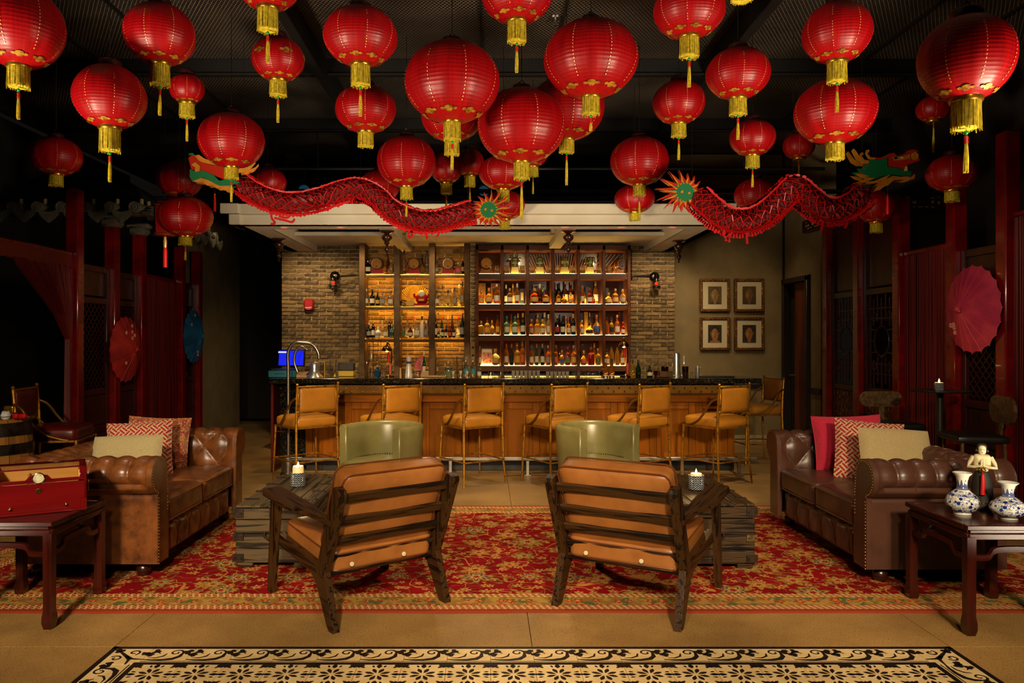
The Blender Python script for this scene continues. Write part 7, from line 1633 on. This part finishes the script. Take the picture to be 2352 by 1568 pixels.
# ------------------------------------------------------------------ parasols on the posts
def parasol(label, x, y, z, side, cols, flower, r=.38):
    t = thing('paper_parasol', label, 'parasol', (x, y, z), 0, 'oiled paper parasols'); n = 20; dep = .12; c = M(*cols)
    def P(rr_, a, off=0): return Vector((-side * (dep * (1 - (rr_ / r) ** 1.15)) - side * off, rr_ * cos(a), rr_ * sin(a)))
    b = MB()
    for k in range(n):
        a0, a1 = 2 * pi * k / n, 2 * pi * (k + 1) / n; am = (a0 + a1) / 2
        for r0, r1 in ((.03, .12), (.12, .22), (.22, .31), (.31, r)):
            e = .965 if r1 == r else 1
            b.add([P(r0, a0), P(r1, a0), P(r1 * e, am), P(r0, am)], [(0, 1, 2, 3)]); b.add([P(r0, am), P(r1 * e, am), P(r1, a1), P(r0, a1)], [(0, 1, 2, 3)])
    b.build('paper_canopy', c, t, False)
    for k in range(n):
        a = 2 * pi * k / n; MB().tube([P(.02, a, .002), P(r * .5, a, .002), P(r + .008, a, .002)], .0028, 5).build('rib', M(*cols[:1] , cols[1]) if False else M(cols[0] + '_rib', cols[4], .5), t)
    MB().ball((-side * (dep + .005), 0, 0), .026, 12, 8).build('hub', M(cols[0] + '_rib', cols[4], .5), t)
    b = MB()
    for k in range(6): b.ball((-side * (dep + .012), .03 * cos(k), .02 * sin(k * 1.7)), .012, 8, 5)
    b.build('ribbon_knot', M(cols[0] + '_rib', cols[4], .5), t)
    for (ra, an) in flower:
        o = MB(); p = P(ra, R(an), .004)
        for k in range(5): q = p + Vector((0, .014 * cos(k * 1.257), .014 * sin(k * 1.257))); o.ball(q, .009, 6, 4)
        o.build('painted_blossom', M('blossom', '#c98a70', .6), t)
    return t
parasol('dark red paper parasol with pale blossoms on the left posts', -4.17, 8.73, zat(802, 8.73), -1, ('parasol_red', '#7d0d10', .6, 0., '#a8201c'), [(.28, 75), (.2, 85), (.13, 100), (.17, 70), (.22, 120), (.2, 230)])
parasol('blue paper parasol hung near the back of the left wall', -4.17, 10.75, zat(772, 10.75), -1, ('parasol_blue', '#0f4a78', .6, 0., '#1d6a9a'), [(.3, 95), (.25, 140), (.27, 280), (.22, 270)])
parasol('pink paper parasol with blossom branch on the right posts', 4.19, 6.52, zat(710, 6.52), 1, ('parasol_pink', '#a8214a', .6, 0., '#c83a52'), [(.22, 335 - 20), (.24, 325), (.2, 320), (.26, 310), (.27, 330)])
# ------------------------------------------------------------------ barrel on the left with its things
bx, by, bz = -3.87, 5.9, .90; ba = thing('oak_barrel', 'old oak barrel table at the left edge of the room', 'barrel', (bx, by, 0)); ns = 22
mOAKB = grain('barrel_oak', '#6b4417', '#8a5e28', 'z', 8, .55, .2)
for k in range(ns):
    a0, a1 = 2 * pi * k / ns + .012, 2 * pi * (k + 1) / ns - .012; prof_ = [(.245, 0), (.275, .2), (.295, .45), (.285, .7), (.262, bz - .02)]; b = MB(); vs = []
    for r_, z in prof_: vs += [(r_ * cos(a0), r_ * sin(a0), z), (r_ * cos(a1), r_ * sin(a1), z)]
    for r_, z in prof_: vs += [((r_ - .03) * cos(a0), (r_ - .03) * sin(a0), z), ((r_ - .03) * cos(a1), (r_ - .03) * sin(a1), z)]
    m = len(prof_) * 2; fs = [(2 * i, 2 * i + 1, 2 * i + 3, 2 * i + 2) for i in range(4)] + [(8, 9, m + 9, m + 8), (0, m, m + 1, 1)] + [(2 * i, 2 * i + 2, m + 2 * i + 2, m + 2 * i) for i in range(4)] + [(2 * i + 1, m + 2 * i + 1, m + 2 * i + 3, 2 * i + 3) for i in range(4)]
    b.add(vs, fs); b.build('stave', mOAKB, ba, False)
for z0, z1 in ((.76, .86), (.62, .70), (.2, .28), (.05, .12)):
    def rad(z):
        pr = [(.245, 0), (.275, .2), (.295, .45), (.285, .7), (.262, .88), (.26, .95)]
        for (r0, c0), (r1, c1) in zip(pr, pr[1:]):
            if c0 <= z <= c1: return r0 + (r1 - r0) * (z - c0) / (c1 - c0) + .005
    MB().lathe([(rad(z0), z0), (rad(z0) + .003, z0 + .002), (rad(z1) + .003, z1 - .002), (rad(z1), z1)], 40).build('hoop', M('barrel_hoop', '#4a4238', .35, .85, col2='#2c2620', ns=14), ba)
MB().lathe([(.0001, bz - .03), (.25, bz - .03), (.25, bz - .015), (.0001, bz - .015)], 32).build('head', mOAKB, ba)
def bthing(name, label, cat, px, py, fn, mat, part): 
    Y = 5.8 if py > 940 else 5.95; t = thing(name, label, cat, (xat(px, Y), Y, bz - .0145)); b = MB(); fn(b); b.build(part, mat, t); return t
t = bthing('tea_cup', 'round blue and white porcelain jar on the oak barrel', 'jar', 13, 960, lambda b: b.lathe([(.02, 0), (.032, .012), (.036, .035), (.026, .06), (.02, .066)], 16), mat_porcelain(.25), 'body')
bthing('silk_pouch', 'small red silk pouch, left of two on the oak barrel', 'pouch', 36, 955, lambda b: b.soft((0, 0, .025), (.022, .018, .022), .015, 6), mREDP, 'pouch'); bthing('silk_pouch', 'small red silk pouch, right of two on the oak barrel', 'pouch', 52, 955, lambda b: b.soft((0, 0, .025), (.03, .018, .02), .014, 6), mREDP, 'pouch')
c_ = candle('tiny lit candle dish on the oak barrel', (xat(27, 6.0), 6.0, bz - .014), .004, .028, .035, 'candle_dish', .5)
t = bthing('gilt_shell', 'gilded shell ornament standing behind the barrel candle', 'ornament', 17, 930, lambda b: (b.soft((0, .02, .06), (.04, .012, .03), .011, 6), b.tube([(0, .02, 0), (0, .02, .04)], .008, 8)), mGILT, 'shell')
# ------------------------------------------------------------------ high table and black chairs on the right
ht = thing('bar_table', 'small round black pedestal table with a candle by the right curtain', 'table', (xat(2158, 6.5), 6.5, 0)); HT = zat(896, 6.5)
MB().lathe([(.0001, HT - .012), (.235, HT - .012), (.24, HT - .006), (.235, HT), (.0001, HT)], 32).build('table_top', mBLACK, ht); MB().tube([(0, 0, .02), (0, 0, HT - .01)], .028, 14).build('pedestal', M('grey_post', '#3a342c', .4, .6), ht); MB().lathe([(.2, 0), (.2, .012), (.04, .03), (.03, .05)], 24).build('base', mBLACK, ht)
candle('small tea light in a clear glass on the black pedestal table', (xat(2157, 6.42), 6.42, HT + .001), .0, .036, .07, 'tea_light', .7)
mBRONZ = M('bronze_plate', '#6e5434', .4, .25, col2='#4c3822', ns=30)
def black_chair(label, px, Y, seatpx, rz, round_=False):
    x = xat(px, Y); sz_ = .74; t = thing('high_chair', label, 'chair', (x, Y, 0), rz, 'black high chairs')
    MB().soft((0, 0, sz_ - .03), (.20, .19, .032), .025, 8, (0, 0, .012)).build('seat', mBLKL, t)
    for sx in (-1, 1):
        for sy in (-1, 1): MB().bar((sx * .19, sy * .17, 0), (sx * .17, sy * .15, sz_ - .05), .03, .02, .003).build('leg', mBRONZ, t)
    b = MB(); b.bar((-.17, .16, .25), (.17, .16, .25), .02, .02); b.bar((-.17, -.16, .25), (.17, -.16, .25), .02, .02); b.build('foot_bar', mBRONZ, t)
    MB().bar((0, .185, sz_ - .06), (0, .215, .86), .05, .012).build('back_stem', mBRONZ, t)
    b = MB(); pl_ = [(x_, z_ + .935) for x_, z_ in rrect(.20, .072 if not round_ else .11, .071 if not round_ else .105, 8)]; b.prism(pl_, .205, .23, 'y'); b.build('back_plate', mBRONZ, t); return t
black_chair('black seat high chair with oval bronze back plate behind the pink pillow', 2053, 6.95, 0, R(-178 + 180)); black_chair('black seat high chair with dark round back beside the pedestal table', 2235, 6.1, 0, R(-100), True)
